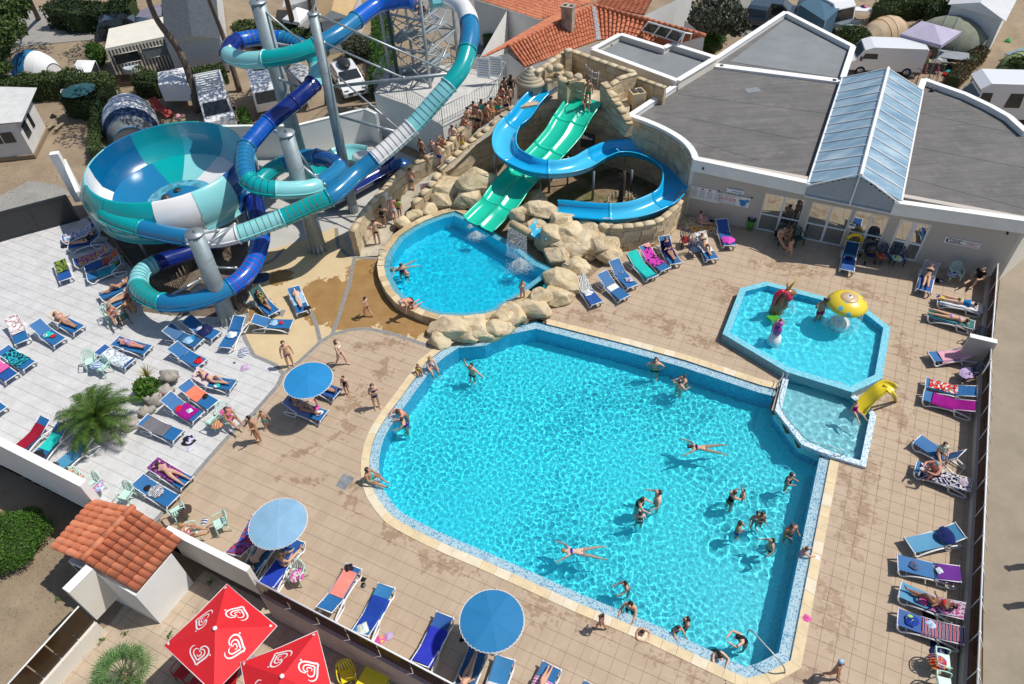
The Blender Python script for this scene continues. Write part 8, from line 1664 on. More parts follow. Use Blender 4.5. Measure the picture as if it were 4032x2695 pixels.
trunk('pine_tree','A1',2110,800,[('A1',2040,560,2.),('A1',1960,300,4.),('A1',1890,120,5.6),('A1',1820,-60,7.2)],.22,'second leaning pine trunk over the dark mobile home roof',[(('A1',1900,-330,10.),2.8,1500),(('A1',1650,-280,9.),2.,900)])
trunk('pine_tree','A1',340,170,[('A1',290,60,1.6),('A1',240,-60,3.4)],.22,'thin dark pine trunk at the upper left',[(('A1',250,-260,6.),2.4,1300)])
trunk('pine_tree','A1',1190,80,[('A1',1160,20,1.),('A1',1140,-60,2.4)],.2,'short visible pine trunk by the top edge',[(('A1',1000,-300,6.),2.6,1300)])
trunk('pine_tree','A2',370,320,[('A2',330,160,2.4),('A2',290,0,5.),('A2',270,-80,6.4)],.25,'pine trunk left of the tan bungalow roof',[(('A2',250,-350,9.5),2.8,1600)])
trunk('pine_tree','A2',520,330,[('A2',505,130,3.),('A2',480,-40,5.6)],.22,'pine trunk right behind the slim grey pole',[(('A2',480,-300,8.5),2.4,1300)])
trunk('pine_tree','A2',640,920,[('A2',625,700,2.),('A2',615,560,3.2)],.14,'thin young trunk beside the white car')
trunk('pine_tree','A1',-150,500,[('A1',-100,300,3.5)],.25,'pine at the left edge with drooping green boughs',[(('A1',40,120,4.),1.5,2200),(('A1',110,60,4.3),1.2,1500),(('A1',60,280,3.6),1.3,1700),(('A1',0,380,3.2),1.,1300),(('A1',10,600,2.2),.6,700),(('A1',-40,480,2.6),.9,900)])
trunk('shade_tree','A3',1880,420,[('A3',1870,300,1.4),('A3',1850,150,3.)],.16,'grey-leaved tree beyond the annex roof',[(('A3',1850,120,3.6),1.9,4200),(('A3',1730,200,2.8),1.1,1600),(('A3',1980,220,2.8),1.1,1600)],'o')
bush('A3',1800,330,1.2,1.2,2.3,'g','green bush under the grey-leaved tree',2200,.09)
bush('A4',820,280,1.,1.4,1.5,'h','leafy shrub between the trailer and the tan tunnel tent',3200,.08)
hedge('A4',[(1050,60),(1200,0),(1500,-20)],1.5,1.5,'h','hedge behind the tan tunnel tent',3000,.09)
hedge('A4',[(1500,30),(1800,110),(2000,200)],1.6,1.6,'h','hedge in front of the white mobile home, top right',4500,.09)
hedge('A4',[(1950,420),(1800,560),(1700,680)],.9,.9,'b','brown dry hedge between van pitch and motorhome pitch',3500,.07)
bush('A4',2280,560,1.,1.0,1.6,'h','low green shrub by the motorhome, right edge',1500,.08)
bush('D1',40,250,-.1,1.7,1.1,'g','large clipped green bush on the dry lawn at lower left',12000,.045).location.z=-1
m=MB()
for P_,n in ((GP('B1',0,(600,20),(20,120),(0,-100)),600),(GP('D1',0,(300,500),(500,900),(200,1300)),500)):
    for _ in range(n): p=P_[rnd.randrange(len(P_))]+Vector((rnd.gauss(0,1.2),rnd.gauss(0,1.2),0)); m.add([p,p+Vector((.02,0,0)),p+Vector((rnd.uniform(-.05,.05),rnd.uniform(-.05,.05),.09))],[(0,1,2)])
m.obj('dry_grass_tufts',LF['b'],label='sparse dry grass on the sandy ground',cat='grass',kind='stuff')
# palms
def palm(base,cz,fr,ln,label,droop=.55,mk='pl'):
    e=E('palm',base,label=label,cat='palm'); m=MB(); m.tube([(0,0,0),(0,0,cz)],[.24,.2],10)
    for i in range(30): a=rnd.uniform(0,6.3);z=rnd.uniform(.1,cz); m.tube([(.2*math.cos(a),.2*math.sin(a),z),(.33*math.cos(a),.33*math.sin(a),z+.12)],[.05,.015],4)
    m.obj('trunk',pm('palm_trunk',(.17,.12,.07),.95,.35,10,.7),e)
    for i in range(fr):
        a=i*2.399+rnd.uniform(-.2,.2); el=R(75-68*(i/fr)**.8+rnd.uniform(-5,5)); l=ln*rnd.uniform(.85,1.1)*(.7+.3*min(1,i/fr*2)); P=[];
        for j in range(11):
            t=j/10; an=el-droop*2.0*t*t; P.append(((P[-1] if P else Vector((0,0,cz)))+(Vector((math.cos(a)*math.cos(an),math.sin(a)*math.cos(an),math.sin(an)))*l/10 if P else Vector())))
        m=MB(); m.tube(P,[.018*(1-j/13) for j in range(11)],4); PP=resample(P,.045)
        for j,p in enumerate(PP[3:-1]):
            t=j/len(PP); d=(PP[min(j+4,len(PP)-1)]-p).normalized(); s_=d.cross(Vector((0,0,1))).normalized(); w=.36*math.sin(math.pi*min(1,t*.9+.12))**.6
            for sg in(-1,1):
                tip=p+s_*sg*w*rnd.uniform(.85,1.05)+d*w*.65+Vector((0,0,-.07+rnd.uniform(-.05,.12)*w*2)); m.add([p,p+d*.042,tip],[(0,1,2)])
        m.obj('frond',LF[mk],e)
    return e
palm(G('C1',985,690),.9,42,1.78,'date palm with long feathery fronds on the pale terrace')
def fanpalm(base,cz,n,label):
    e=E('palm',base,label=label,cat='palm'); m=MB(); m.tube([(0,0,0),(0,0,cz)],[.2,.17],10); m.ball((0,0,cz),(.22,.22,.2),8); m.obj('trunk',pm('fibrous_trunk',(.22,.15,.10),.95,.35,10,.7),e)
    for i in range(n):
        a=i*2.399; el=R(70-62*(i/n)); l=.62; c=Vector((math.cos(a)*math.cos(el),math.sin(a)*math.cos(el),math.sin(el))); h=Vector((0,0,cz))+c*l; m=MB(); m.tube([(0,0,cz),tuple(h)],.013,4)
        s_=c.cross(Vector((0,0,1))).normalized(); u=s_.cross(c).normalized()
        for j in range(17):
            b=R(-100+200*j/16); d=(c*math.cos(b)+s_*math.sin(b)).normalized(); tl=h+d*.55*rnd.uniform(.85,1.1)-u*.06+Vector((0,0,-.10*rnd.random())); sd=(s_*math.cos(b)-c*math.sin(b))*.020; md=h+d*.3+Vector((0,0,.03)); m.add([h,md-sd,tl,md+sd],[(0,1,2,3)])
        m.obj('fan_leaf',LF['fp'],e)
fanpalm(G('D1',1130,1510,.2)*1+V3(0,0,-1.2),1.35,34,'blue-green fan palm on the lower terrace beside the red parasols')
# rockery
GREYR=pm('grey_boulder',(.36,.33,.29),.9,.25,2.5,.6,stain=((.24,.21,.17),2,.55))
for k,x,y,z,r_,l in (('C1',1555,200,.35,.42,'tall grey rock at the rockery corner'),('C1',1530,330,.2,.38,'grey-brown rock right of the leafy plant'),('C1',1420,410,.2,.42,'flat grey rock between palm and orange towel lounger'),('C1',1350,520,.12,.35,'low grey rock by the grey towel lounger'),('C1',1200,640,.12,.4,'rock at the right foot of the date palm'),('C1',1000,720,.1,.5,'broad rock at the foot of the date palm'),('C1',880,690,.1,.4,'rock at the left foot of the date palm'),('B1',1780,1000,.3,.5,'tan rock inside the picket fence'),('D1',0,0,0,0,'')):
    if not l: continue
    m=MB(); m.ball((0,0,0),(r_,r_*.8,r_*.75),14,jit=.55,seed=x*.1); o=m.obj('boulder',GREYR,label=l,cat='rock',group='grey rocks of the rockery'); o.location=G(k,x,y,z)
e=bush('C1',1350,300,.5,.62,.95,'g','broad-leaved green plant with red flowers in the rockery',420,.17,'flower_bed','plant')
m=MB(); leaves(m,[Vector((rnd.gauss(0,.35),rnd.gauss(0,.3),rnd.uniform(.5,1.))) for _ in range(26)],.05); m.obj('flower',RED,e,kind='stuff')
q=G('C1',1340,150,.8); e=E('yucca',(q.x,q.y,0),label='spiky yellow-green yucca above the rockery plant',cat='plant')
for i in range(60): a=rnd.uniform(0,6.3);el=R(rnd.uniform(15,85)); d=Vector((math.cos(a)*math.cos(el),math.sin(a)*math.cos(el),math.sin(el))); s_=d.cross(Vector((0,0,1))).normalized()*.022; m=MB(); o_=Vector((0,0,.55)); m.add([o_-s_,o_+s_,o_+d*.6],[(0,1,2)]); m.obj('blade_leaf',LF['y'],e)
m=MB(); m.tube([(0,0,0),(0,0,.6)],.08,8); m.obj('stem',BARK,e)
for k,x,y,l in (('D1',1865,665,'small weed in the wall corner of the lower terrace'),('D1',905,1190,'weed clump along the lower terrace wall'),('D1',520,815,'green thistle on the dry lawn by the hut'),('D1',1510,1130,'little weed between lower terrace slabs'),('D1',1105,1120,'weed growing in a slab joint near the hut')):
    q=G(k,x,y,-1); e=E('weed',q,label=l,cat='weed'); m=MB(); leaves(m,[Vector((rnd.gauss(0,.07),rnd.gauss(0,.07),rnd.uniform(.01,.09))) for _ in range(26)],.05); m.obj('foliage',LF['g'],e,kind='stuff')
# ---- buildings and vehicles of the camp
def shell(e,name,P,z0,z1,mat,**k): m=MB(); m.prism(P,z0,z1); return m.obj(name,mat,e)
SIDING=pm('pale_siding',(.55,.56,.57),.7,.06,2); SLATE=pm('dark_roof_shingle',(.06,.07,.085),.85,.25,3,.3); CREAM=pm('cream_canvas',(.66,.63,.55),.85,.06,1.5,.2); WCAN=pm('white_canvas',(.70,.71,.72),.85,.06,1.5,.25); BCAN=pm('blue_canvas',(.01,.18,.40),.8,.1,1.5,.2); NCAN=pm('navy_canvas',(.01,.035,.10),.8,.1,1.5,.2); GCAN=pm('grey_mesh',(.16,.18,.19),.8,.15,3); TANR=pm('tan_roof',(.46,.32,.16),.85,.1,2,.1); GLASSD=pm('dark_glass',(.02,.025,.03),.08,.2,2,coat=.5)
CARW=pm('white_car_paint',(.76,.77,.78),.25,.02,coat=.8); CARD=pm('dark_car_paint',(.02,.028,.04),.22,.1,coat=.8); TYRE=pm('tyre_rubber',(.02,.02,.02),.9,.1); CHR=pm('chrome_rim',(.45,.46,.48),.3,.05,metal=.8)
# white cabin
cb=E('cabin',label='small white cabin with corrugated pale roof and wooden steps at the left edge',cat='cabin',world_=True)
rf=GP('A1',2.6,(-200,770),(325,775),(195,1060),(-200,1110)); cbw=pm('cabin_wall',(.60,.59,.57),.8,.08,1.5)
w_=[G('A1',165,1080,2.5),G('A1',290,870,2.5)]; w_=[Vector((*p.xy,0)) for p in w_]; wa=G('A1',310,1390,0); wb=G('A1',420,1150,0); wc=G('A1',-200,1450,0)
shell(cb,'wall',[wa,wb,wb+(wc-wa),wc],.25,2.45,cbw); shell(cb,'floor_deck',[wa+Vector((.1,-.1,0)),wb+Vector((.15,0,0)),wb+(wc-wa),wc],0,.25,pm('deck_timber',(.25,.19,.12),.9,.2,5))
c0,c1_,c2_,c3=[Vector(p) for p in (G('A1',-200,1110,2.55),G('A1',195,1075,2.55),G('A1',330,775,2.75),G('A1',-200,760,2.75))]
m=MB(); n=40
vs=[]
for i in range(n+1):
    a=c3.lerp(c2_,0); 
for i in range(n+1):
    t=i/n; z=.03*math.sin(i*math.pi); p=c1_.lerp(c2_,t); q=c0.lerp(c3,t); z=Vector((0,0,.035 if i%2 else 0)); vs+=[p+z,q+z]
m.add(vs,[(2*i,2*i+2,2*i+3,2*i+1) for i in range(n)]); m.obj('corrugated_roof',pm('pale_corrugated',(.62,.62,.60),.6,.08,2),cb)
for t0,t1 in ((.12,.35),(.5,.62)):
    a=wa.lerp(wb,t0);b=wa.lerp(wb,t1); m=MB(); wall(m,[a+Vector((.02,0,0)),b+Vector((.02,0,0))],.06,1.1,2.0); m.obj('window',GLASSD,cb)
a=wa.lerp(wc,.15);b=wa.lerp(wc,.55); m=MB(); wall(m,[a+Vector((0,-.02,0)),b+Vector((0,-.02,0))],.06,1.2,1.9); f=m.obj('window',GLASSD,cb)
m=MB(); wall(m,[a.lerp(b,.5)+Vector((-.02,-.04,0)),a.lerp(b,.5)+Vector((.02,-.04,0))],.06,1.2,1.9); m.obj('frame',WHITEP,f)
for i in range(3): q=G('A1',400+35*i,1120,.1); m=MB(); m.box((q.x+.2*i,q.y,.32-.1*i),(.25,.9,.04),R(-10)); m.obj('step',pm('step_timber',(.30,.24,.17),.9,.2,5),cb)
# mobile home with dark roof
mh=E('mobile_home',label='grey-sided mobile home with dark shingle roof behind the leaning pine',cat='mobile home',world_=True)
r1_,r2_=G('A1',1690,315,3.1),G('A1',1620,-260,3.1); e1,e2=G('A1',1465,395,2.5),G('A1',1400,-200,2.5); f1,f2=G('A1',1945,345,2.5),G('A1',1890,-220,2.5)
for P in ((e1,r1_,r2_,e2),(r1_,f1,f2,r2_)):
    for i in range(10): m=MB(); a,b,c,d=P[0].lerp(P[3],i/10),P[1].lerp(P[2],i/10),P[1].lerp(P[2],(i+1.03)/10),P[0].lerp(P[3],(i+1.03)/10); u=Vector((0,0,.02)); m.add([a,b,c+u,d+u],[(0,1,2,3)]); m.obj('roof_shingle_strip',SLATE,mh)
for i in range(12):
    z=.3+i*.185; m=MB(); a=Vector((*e1.lerp(f1,.03).xy,0)); b=Vector((*e1.lerp(f1,.97).xy,0)); wall(m,[a+Vector((0,.03*(i%2)*0,0)),b],.05,z,z+.17); m.obj('siding_board',SIDING,mh)
m=MB(); m.prism([Vector((*p.xy,0)) for p in (e1,f1,f2,e2)],.1,2.45); m.add([e1,f1,r1_],[(0,1,2)]); m.obj('wall',SIDING,mh)
# striped awning
aw=E('awning_tent',label='cream-roofed awning with brown striped walls and window in the pines',cat='awning',world_=True)
t0,t1,t2,t3=G('A1',925,430,2.3),G('A1',1470,320,2.3),G('A1',1475,140,2.5),G('A1',960,255,2.5)
m=MB(); m.add([t0,t1,t2,t3]+[p-Vector((0,0,.2)) for p in (t0,t1,t2,t3)],[(0,1,2,3),(0,4,5,1),(0,3,7,4),(1,5,6,2)]); m.obj('canvas_roof',CREAM,aw)
a=Vector((*t0.xy,0));b=Vector((*t1.xy,0)); n=36
for i in range(n): m=MB(); p=a.lerp(b,i/n);q=a.lerp(b,(i+1)/n); wall(m,[p,q],.03,.0,2.12); m.obj('striped_panel',(CREAM,pm('brown_stripe',(.10,.075,.055),.9))[i%2],aw)
for u0,u1 in ((.08,.48),(.55,.97)): p=a.lerp(b,u0)-Vector((0,.05,0));q=a.lerp(b,u1)-Vector((0,.05,0)); m=MB(); wall(m,[p,q],.04,1.0,1.75); m.obj('window',GLASSD if u0<.3 else GCAN,aw); m=MB(); m.tube([p+Vector((0,-.03,1)),q+Vector((0,-.03,1)),q+Vector((0,-.03,1.75)),p+Vector((0,-.03,1.75))],.025,4,closed=True); m.obj('window_frame',CREAM,aw)
# dome / tunnel tents
def tunnel(k,x,y,rz,ln,w,h,mats,label,ribm=None,n=6,taper=.5):
    q=G(k,x,y,h*.5); e=E('tent',(q.x,q.y,0),R(rz),label=label,cat='tent'); prev=None
    for i in range(n+1):
        t=i/n; s_=math.sin(math.pi*(t*.8+.1))**taper; ring=[Vector((-ln/2+ln*t,math.cos(math.pi*j/12)*w/2*s_,math.sin(math.pi*j/12)*h*s_)) for j in range(13)]
        if prev: m=MB(); m.strip(prev,ring,sm=True); m.obj('fabric_panel',mats[(i-1)%len(mats)],e)
        if i in (0,n,n//2) or i==n//3: m=MB(); m.tube(ring,.03,5); m.obj('tent_pole',ribm or NCAN,e)
        if i in(0,n): m=MB(); m.add(ring,[tuple(range(13))]); m.obj('end_panel',mats[-1],e)
        prev=ring
    return e
tunnel('A1',290,560,-20,3.4,3.0,1.9,[BCAN,BCAN,BCAN,WCAN,WCAN],'blue and white tunnel tent on the sandy pitch',n=5)
tunnel('A1',1110,1010,-68,5.2,3.6,1.9,[WCAN,WCAN,WCAN,WCAN,NCAN,GCAN],'large white family tent with blue poles beside the bowl slide',BCAN,n=6,taper=.35)
tunnel('A4',1090,240,30,3.8,2.6,1.5,[pm('sand_canvas',(.50,.38,.25),.8,.1,2,.2)],'sand-coloured tunnel tent with orange poles behind the white van',pm('orange_pole',(.6,.2,.03),.5))
tunnel('A4',1680,290,-35,4.6,4.4,2.2,[pm('olive_canvas',(.20,.22,.16),.8,.15,2,.2)],'large grey-green dome tent beyond the lilac gazebo',pm('dark_blue_pole',(.05,.09,.12),.6))
tunnel('A4',2290,560,20,2.6,2.6,1.5,[pm('lime_canvas',(.25,.32,.12),.8,.1,2)],'pale green tent at the right edge above the motorhome')
def gazebo(k,c,zt,za,mat,label,legs=True,val=.25):
    P=GP(k,zt,*c); ap=sum(P,Vector())/len(P)+Vector((0,0,za-zt)); e=E('gazebo',label=label,cat='gazebo',world_=True)
    for i in range(len(P)):
        a,b=P[i],P[(i+1)%len(P)]; m=MB(); m.add([a,b,ap,a-Vector((0,0,val)),b-Vector((0,0,val))],[(0,1,2),(0,3,4,1)]); m.obj('canopy_panel',mat,e)
        if legs: m=MB(); m.tube([(a.x,a.y,0),a],.025,6); m.obj('leg',GALV,e)
gazebo('A1',[(620,640),(800,640),(840,535),(680,530)],1.6,1.7,WCAN,'small white flat canopy on the sandy pitch',val=.02)
gazebo('A1',[(1395,750),(1660,745),(1620,595),(1390,640)],2.0,2.35,WCAN,'white trailer tent roof between pine and camper van',val=1.2)
gazebo('A2',[(250,170),(400,200),(500,100),(380,60)],2.1,2.6,WCAN,'white peaked gazebo behind the slim pole')
gazebo('A4',[(1225,300),(1585,400),(1765,280),(1410,185)],2.2,2.75,pm('lilac_canvas',(.42,.38,.50),.85,.08,2,.2),'faded lilac gazebo behind the white van')
gazebo('A2',[(280,620),(430,750),(500,600),(380,545)],1.9,2.1,pm('grey_canvas',(.42,.42,.43),.8,.1),'grey awning tent beside the small caravan',val=1.5)
e=E('garden_parasol',label='muted violet square parasol beside the striped awning',cat='parasol',world_=True); P=GP('A1',2.2,(1195,150),(1250,85),(1370,45),(1490,40),(1490,130),(1330,160)); ap=G('A1',1370,80,2.5); m=MB()
for i in range(6): m=MB(); m.add([P[i],P[(i+1)%6],ap],[(0,1,2)]); m.obj('canopy_panel',pm('violet_grey',(.20,.19,.25),.85),e)
m=MB(); m.tube([(ap.x,ap.y,0),ap],.03,6); m.obj('pole',GALV,e)
e=E('garden_parasol',label='dark green garden parasol over the round white table',cat='parasol',world_=True); ap=G('A1',670,755,2.2)
for i in range(8): a0,a1=i*R(45),(i+1)*R(45); m=MB(); m.add([ap,ap+Vector((1.15*math.cos(a0),1.15*math.sin(a0),-.35)),ap+Vector((1.15*math.cos(a1),1.15*math.sin(a1),-.35))],[(0,1,2)]); m.obj('canopy_panel',pm('bottle_green',(.01,.07,.08),.8),e)
m=MB(); m.tube([(ap.x,ap.y,0),ap],.03,6); m.obj('pole',GALV,e)
q=G('A1',715,880,.72); e=E('table',(q.x,q.y,0),label='round white garden table by the dark hedge',cat='table'); m=MB(); m.lathe([(0,.74),(.55,.74),(.56,.70),(0,.70)],20); m.obj('table_top',WRS,e)
for i in range(4): a=R(45+90*i); m=MB(); m.tube([(.3*math.cos(a),.3*math.sin(a),.7),(.42*math.cos(a),.42*math.sin(a),0)],.03,6); m.obj('leg',WRS,e)
# bungalows
def bungalow(k,c,zt,mat,label,wallm,rz=None,hip=.7,lath=8):
    P=GP(k,zt,*c); e=E('bungalow',label=label,cat='bungalow',world_=True); m=MB(); m.prism([Vector((*p.xy,0)) for p in offset(ccw(P),.25)],-.05,zt-.05); m.obj('wall',wallm,e)
    ra=(P[0]+P[1])/2+Vector((0,0,hip)); rb=(P[2]+P[3])/2+Vector((0,0,hip))
    for Q in ((P[0],ra,rb,P[3]),(ra,P[1],P[2],rb)):
        for i in range(lath): m=MB(); u=Vector((0,0,.015)); m.add([Q[0].lerp(Q[3],i/lath),Q[1].lerp(Q[2],i/lath),Q[1].lerp(Q[2],(i+1.03)/lath)+u,Q[0].lerp(Q[3],(i+1.03)/lath)+u],[(0,1,2,3)]); m.obj('roof_sheet',mat,e)
    for t_ in ((P[0],P[1],ra),(P[2],P[3],rb)): m=MB(); m.add(t_,[(0,1,2)]); m.obj('gable',wallm,e)
    return e
bungalow('A2',[(560,200),(840,150),(960,-80),(590,-160)],2.6,TANR,'bungalow with tan roof behind the tubes',SIDING)
bungalow('A2',[(250,70),(560,-20),(500,-200),(300,-200)],2.5,WCAN,'white-roofed bungalow at the top edge',WHITEW)
bungalow('A4',[(1640,40),(2150,190),(2300,-100),(1800,-250)],2.6,SIDING,'white mobile home with dark windows at the top right',WHITEW)
for x,y in ((1700,-30),(2100,60)): q=G('A4',x,y,1.5); m=MB(); m.box((q.x,q.y-.3,1.5),(1.0,.08,1.0),R(-15)); m.obj('window',GLASSD,bpy.data.objects['bungalow.002'])
# vehicles
def vehicle(k,x,y,rz,ln,w,h,paint,label,cat='car',name='parked_car',kind='car',z=.0):
    q=G(k,x,y,h*.5); e=E(name,(q.x,q.y,0),R(rz),label=label,cat=cat); hw=w/2
    if kind=='car': prof=[(-ln/2,.35),(-ln/2,.75),(-ln/2+.15,.95),(-ln*.40,h*.93),(-ln*.28,h),(ln*.08,h*.99),(ln*.24,.98),(ln*.44,.82),(ln/2,.62),(ln/2,.35)]
    elif kind=='van': prof=[(-ln/2,.4),(-ln/2,h*.97),(-ln/2+.1,h),(ln*.22,h),(ln*.33,h*.9),(ln*.41,1.15),(ln*.49,.95),(ln/2,.6),(ln/2,.4)]
    elif kind=='camper': prof=[(-ln/2,.45),(-ln/2,h*.98),(-ln/2+.2,h),(ln*.30,h),(ln*.38,h*.86),(ln*.34,h*.70),(ln*.40,1.25),(ln*.49,1.0),(ln/2,.5),(ln/2,.45)]
    else: prof=[(-ln/2,.5),(-ln/2-.05,1.2),(-ln/2+.25,h*.97),(-ln/2+.6,h),(ln/2-.5,h),(ln/2-.1,h*.85),(ln/2,1.1),(ln/2-.2,.5)]
    n=len(prof); m=MB(); vs=[]; tuck=lambda z: 1-.16*max(0,(z-.9)/(h-.9))*(1 if kind=='car' else .45)
    for sg,f in ((-1,.93),(-1,1.),(1,1.),(1,.93)):
        for (X,Z) in prof: c=1. if f==1. else .985; vs.append((X*(1 if f==1. else .985),sg*hw*tuck(Z)*(1.0 if f<1 else .93),Z*(.992 if f<1 else 1.)))
    fs=[(r_*n+i,r_*n+(i+1)%n,(r_+1)*n+(i+1)%n,(r_+1)*n+i) for r_ in range(3) for i in range(n)]+[tuple(range(n)),tuple(range(4*n-1,3*n-1,-1))]; m.add(vs,fs); m.obj('body',paint,e)
    def pn(nm,P,mt): m=MB(); m.add(P,[tuple(range(len(P)))]); m.obj(nm,mt,e)
    y2=lambda Z: hw*tuck(Z)+.012
    if kind=='car':
        a,b=prof[6],prof[5]; pn('windscreen',[(a[0]-.05,-y2(a[1])*.88,a[1]+.05),(a[0]-.05,y2(a[1])*.88,a[1]+.05),(b[0]+.05,y2(b[1])*.86,b[1]+.015),(b[0]+.05,-y2(b[1])*.86,b[1]+.015)],GLASSD)
        a,b=prof[2],prof[3]; pn('rear_window',[(a[0],-y2(a[1])*.85,a[1]+.04),(a[0],y2(a[1])*.85,a[1]+.04),(b[0]-.03,y2(b[1])*.8,b[1]+.01),(b[0]-.03,-y2(b[1])*.8,b[1]+.01)],GLASSD)
        for sg in(-1,1): 
            for u0,u1 in ((-.36,-.12),(-.1,.12)): pn('side_window',[(ln*u0,sg*y2(.98),.98),(ln*u1+.1,sg*y2(.98),.98),(ln*u1-.02,sg*y2(h*.93),h*.93),(ln*u0+.1,sg*y2(h*.93),h*.93)],GLASSD)
            m=MB(); m.box((ln*.46,sg*hw*.7,.72),(.16,.3,.12)); m.obj('headlight',CHR,e); m=MB(); m.box((ln*.16,sg*(hw+.06),1.0),(.12,.14,.1)); m.obj('mirror',BLACKP,e)
        m=MB(); m.box((ln/2-.01,0,.55),(.06,w*.6,.16)); m.obj('grille',BLACKP,e); m=MB(); m.box((ln/2+.03,0,.45),(.02,.52,.11)); m.obj('number_plate',SIGNW,e)
    else:
        zt=h*.86; a,b=(prof[-4],prof[-5]) if kind!='caravan' else (prof[-2],prof[-3])
        pn('windscreen',[(a[0]+.012,-y2(1.2)*.86,a[1]+.05),(a[0]+.012,y2(1.2)*.86,a[1]+.05),(b[0]+.03,y2(h)*.84,b[1]-.05),(b[0]+.03,-y2(h)*.84,b[1]-.05)],GLASSD)
        for sg in(-1,1):
            rngs={'van':((.14,.34),),'camper':((-.05,.1),(-.35,-.15),(.24,.36)),'caravan':((-.3,-.05),(.1,.3))}[kind]
            for u0,u1 in rngs: pn('side_window',[(ln*u0,sg*y2(1.25),1.2),(ln*u1,sg*y2(1.25),1.2),(ln*u1-.1,sg*y2(h*.8),h*.78),(ln*u0+.05,sg*y2(h*.8),h*.78)],GLASSD)
            if kind!='caravan': m=MB(); m.box((ln*.36,sg*(hw+.1),1.25),(.1,.2,.26)); m.obj('mirror',BLACKP,e); m=MB(); m.box((ln*.485,sg*hw*.75,.82),(.1,.3,.2)); m.obj('headlight',CHR,e)
    for X in ((-.3,.32) if kind!='caravan' else (0.,)):
        for sg in (-1,1): m=MB(); m.tube([(ln*X,sg*(hw-.22),.33),(ln*X,sg*(hw+.01),.33)],.33,16); wh=m.obj('wheel',TYRE,e); m=MB(); m.tube([(ln*X,sg*(hw),.33),(ln*X,sg*(hw+.02),.33)],.2,12); m.obj('rim',CHR,wh)
    return e
e=vehicle('A2',830,690,-68,4.2,1.8,1.48,CARW,'white hatchback with black roof box parked under the tubes'); m=MB(); m.ball((-.5,0,1.68),(.95,.45,.2),12); m.obj('roof_box',BLACKP,e)
vehicle('A1',1085,210,20,4.2,1.8,1.5,CARD,'dark car partly hidden behind the cream awning')
vehicle('A4',130,90,-25,4.4,1.8,1.48,CARD,'dark hatchback parked beyond the grey roof corner')
vehicle('A3',2235,90,60,4.2,1.8,1.48,CARD,'dark car at the top edge beside the grey-leaved tree')
e=vehicle('A4',1080,500,168,4.9,1.95,2.0,CARW,'white panel van with dark cab windows behind the pool building','van','parked_van','van')
e=vehicle('A1',1900,900,-70,5.0,1.95,2.2,CARW,'white camper van with aluminium roof rack beside the bowl slide','van','camper_van','van')
for i in range(9): m=MB(); m.box((-1.9+.36*i,0,2.33),(.05,1.6,.04)); m.obj('rack_bar',GALV,e)
for s_ in(-1,1): m=MB(); m.box((-.45,s_*.8,2.34),(3.2,.05,.06)); m.obj('rack_rail',GALV,e)
vehicle('A4',2180,860,170,6.2,2.2,2.7,CARW,'white motorhome with dark windows at the right edge','motorhome','motorhome','camper')
e=vehicle('A2',110,790,-72,4.0,2.0,2.3,CARW,'small white caravan with solar panel left of the thick pole','caravan','caravan','caravan'); m=MB(); m.box((-.9,0,2.33),(.7,.9,.04)); m.obj('solar_panel',GLASSD,e)
e=vehicle('A4',560,90,-70,4.2,2.0,2.4,WCAN,'caravan with dark blue awning at the top right','caravan','caravan','caravan')
gazebo('A4',[(330,40),(560,190),(700,60),(500,-60)],2.1,2.3,pm('steel_blue_canvas',(.05,.12,.18),.85,.1),'dark blue caravan awning at the top right',val=1.9)
# smaller camp items
def slab(name,k,x,y,z,d,rz,mat,label,cat,legs=True):
    q=G(k,x,y,z); e=E(name,(q.x,q.y,0),R(rz),label=label,cat=cat); m=MB(); m.box((0,0,z),(d[0],d[1],.05)); m.obj('top',mat,e)
    if legs:
        for a,b in ((-1,-1),(1,-1),(-1,1),(1,1)): m=MB(); m.tube([(a*d[0]*.42,b*d[1]*.4,z),(a*d[0]*.46,b*d[1]*.44,0)],.02,5); m.obj('leg',GALV,e)
    return e
slab('table','A4',890,85,.75,(1.5,.8),-20,WRS,'white folding table with clutter at the top right','table'); heap('cloth_heap',G('A4',900,60,.8),.25,(NAVY,RED,PINK),'dark and red items on the white folding table','clothes')
slab('table','A4',1570,535,.75,(.9,.6),-15,GALV,'camping table with cooking things beside the lilac gazebo','table'); heap('cloth_heap',G('A4',1570,525,.8),.2,(C_(.5,.5,.5),WHT),'pots and pans on the camping table','cookware')
e=slab('trailer','A4',720,230,.7,(2.2,1.2),-28,GALV,'small grey luggage trailer beside the leafy shrub','trailer',False)
for s_ in(-1,1): m=MB(); m.tube([(0,s_*.62,.28),(0,s_*.7,.28)],.28,12); m.obj('wheel',TYRE,e); m=MB(); m.box((0,s_*.58,.85),(2.2,.03,.3)); m.obj('side_board',GALV,e)
e=slab('trailer','A4',1690,490,.8,(2.,1.3),-25,pm('grey_tarp',(.25,.28,.30),.8,.15),'grey covered trailer beside the dome tent','trailer',False)
for s_ in(-1,1): m=MB(); m.tube([(0,s_*.66,.28),(0,s_*.74,.28)],.28,12); m.obj('wheel',TYRE,e)
slab('camp_bed','A4',2260,465,.4,(1.9,.7),25,pm('blue_grey_cloth',(.18,.25,.30),.8),'blue-grey camp bed in the shade at the right edge','camp bed')
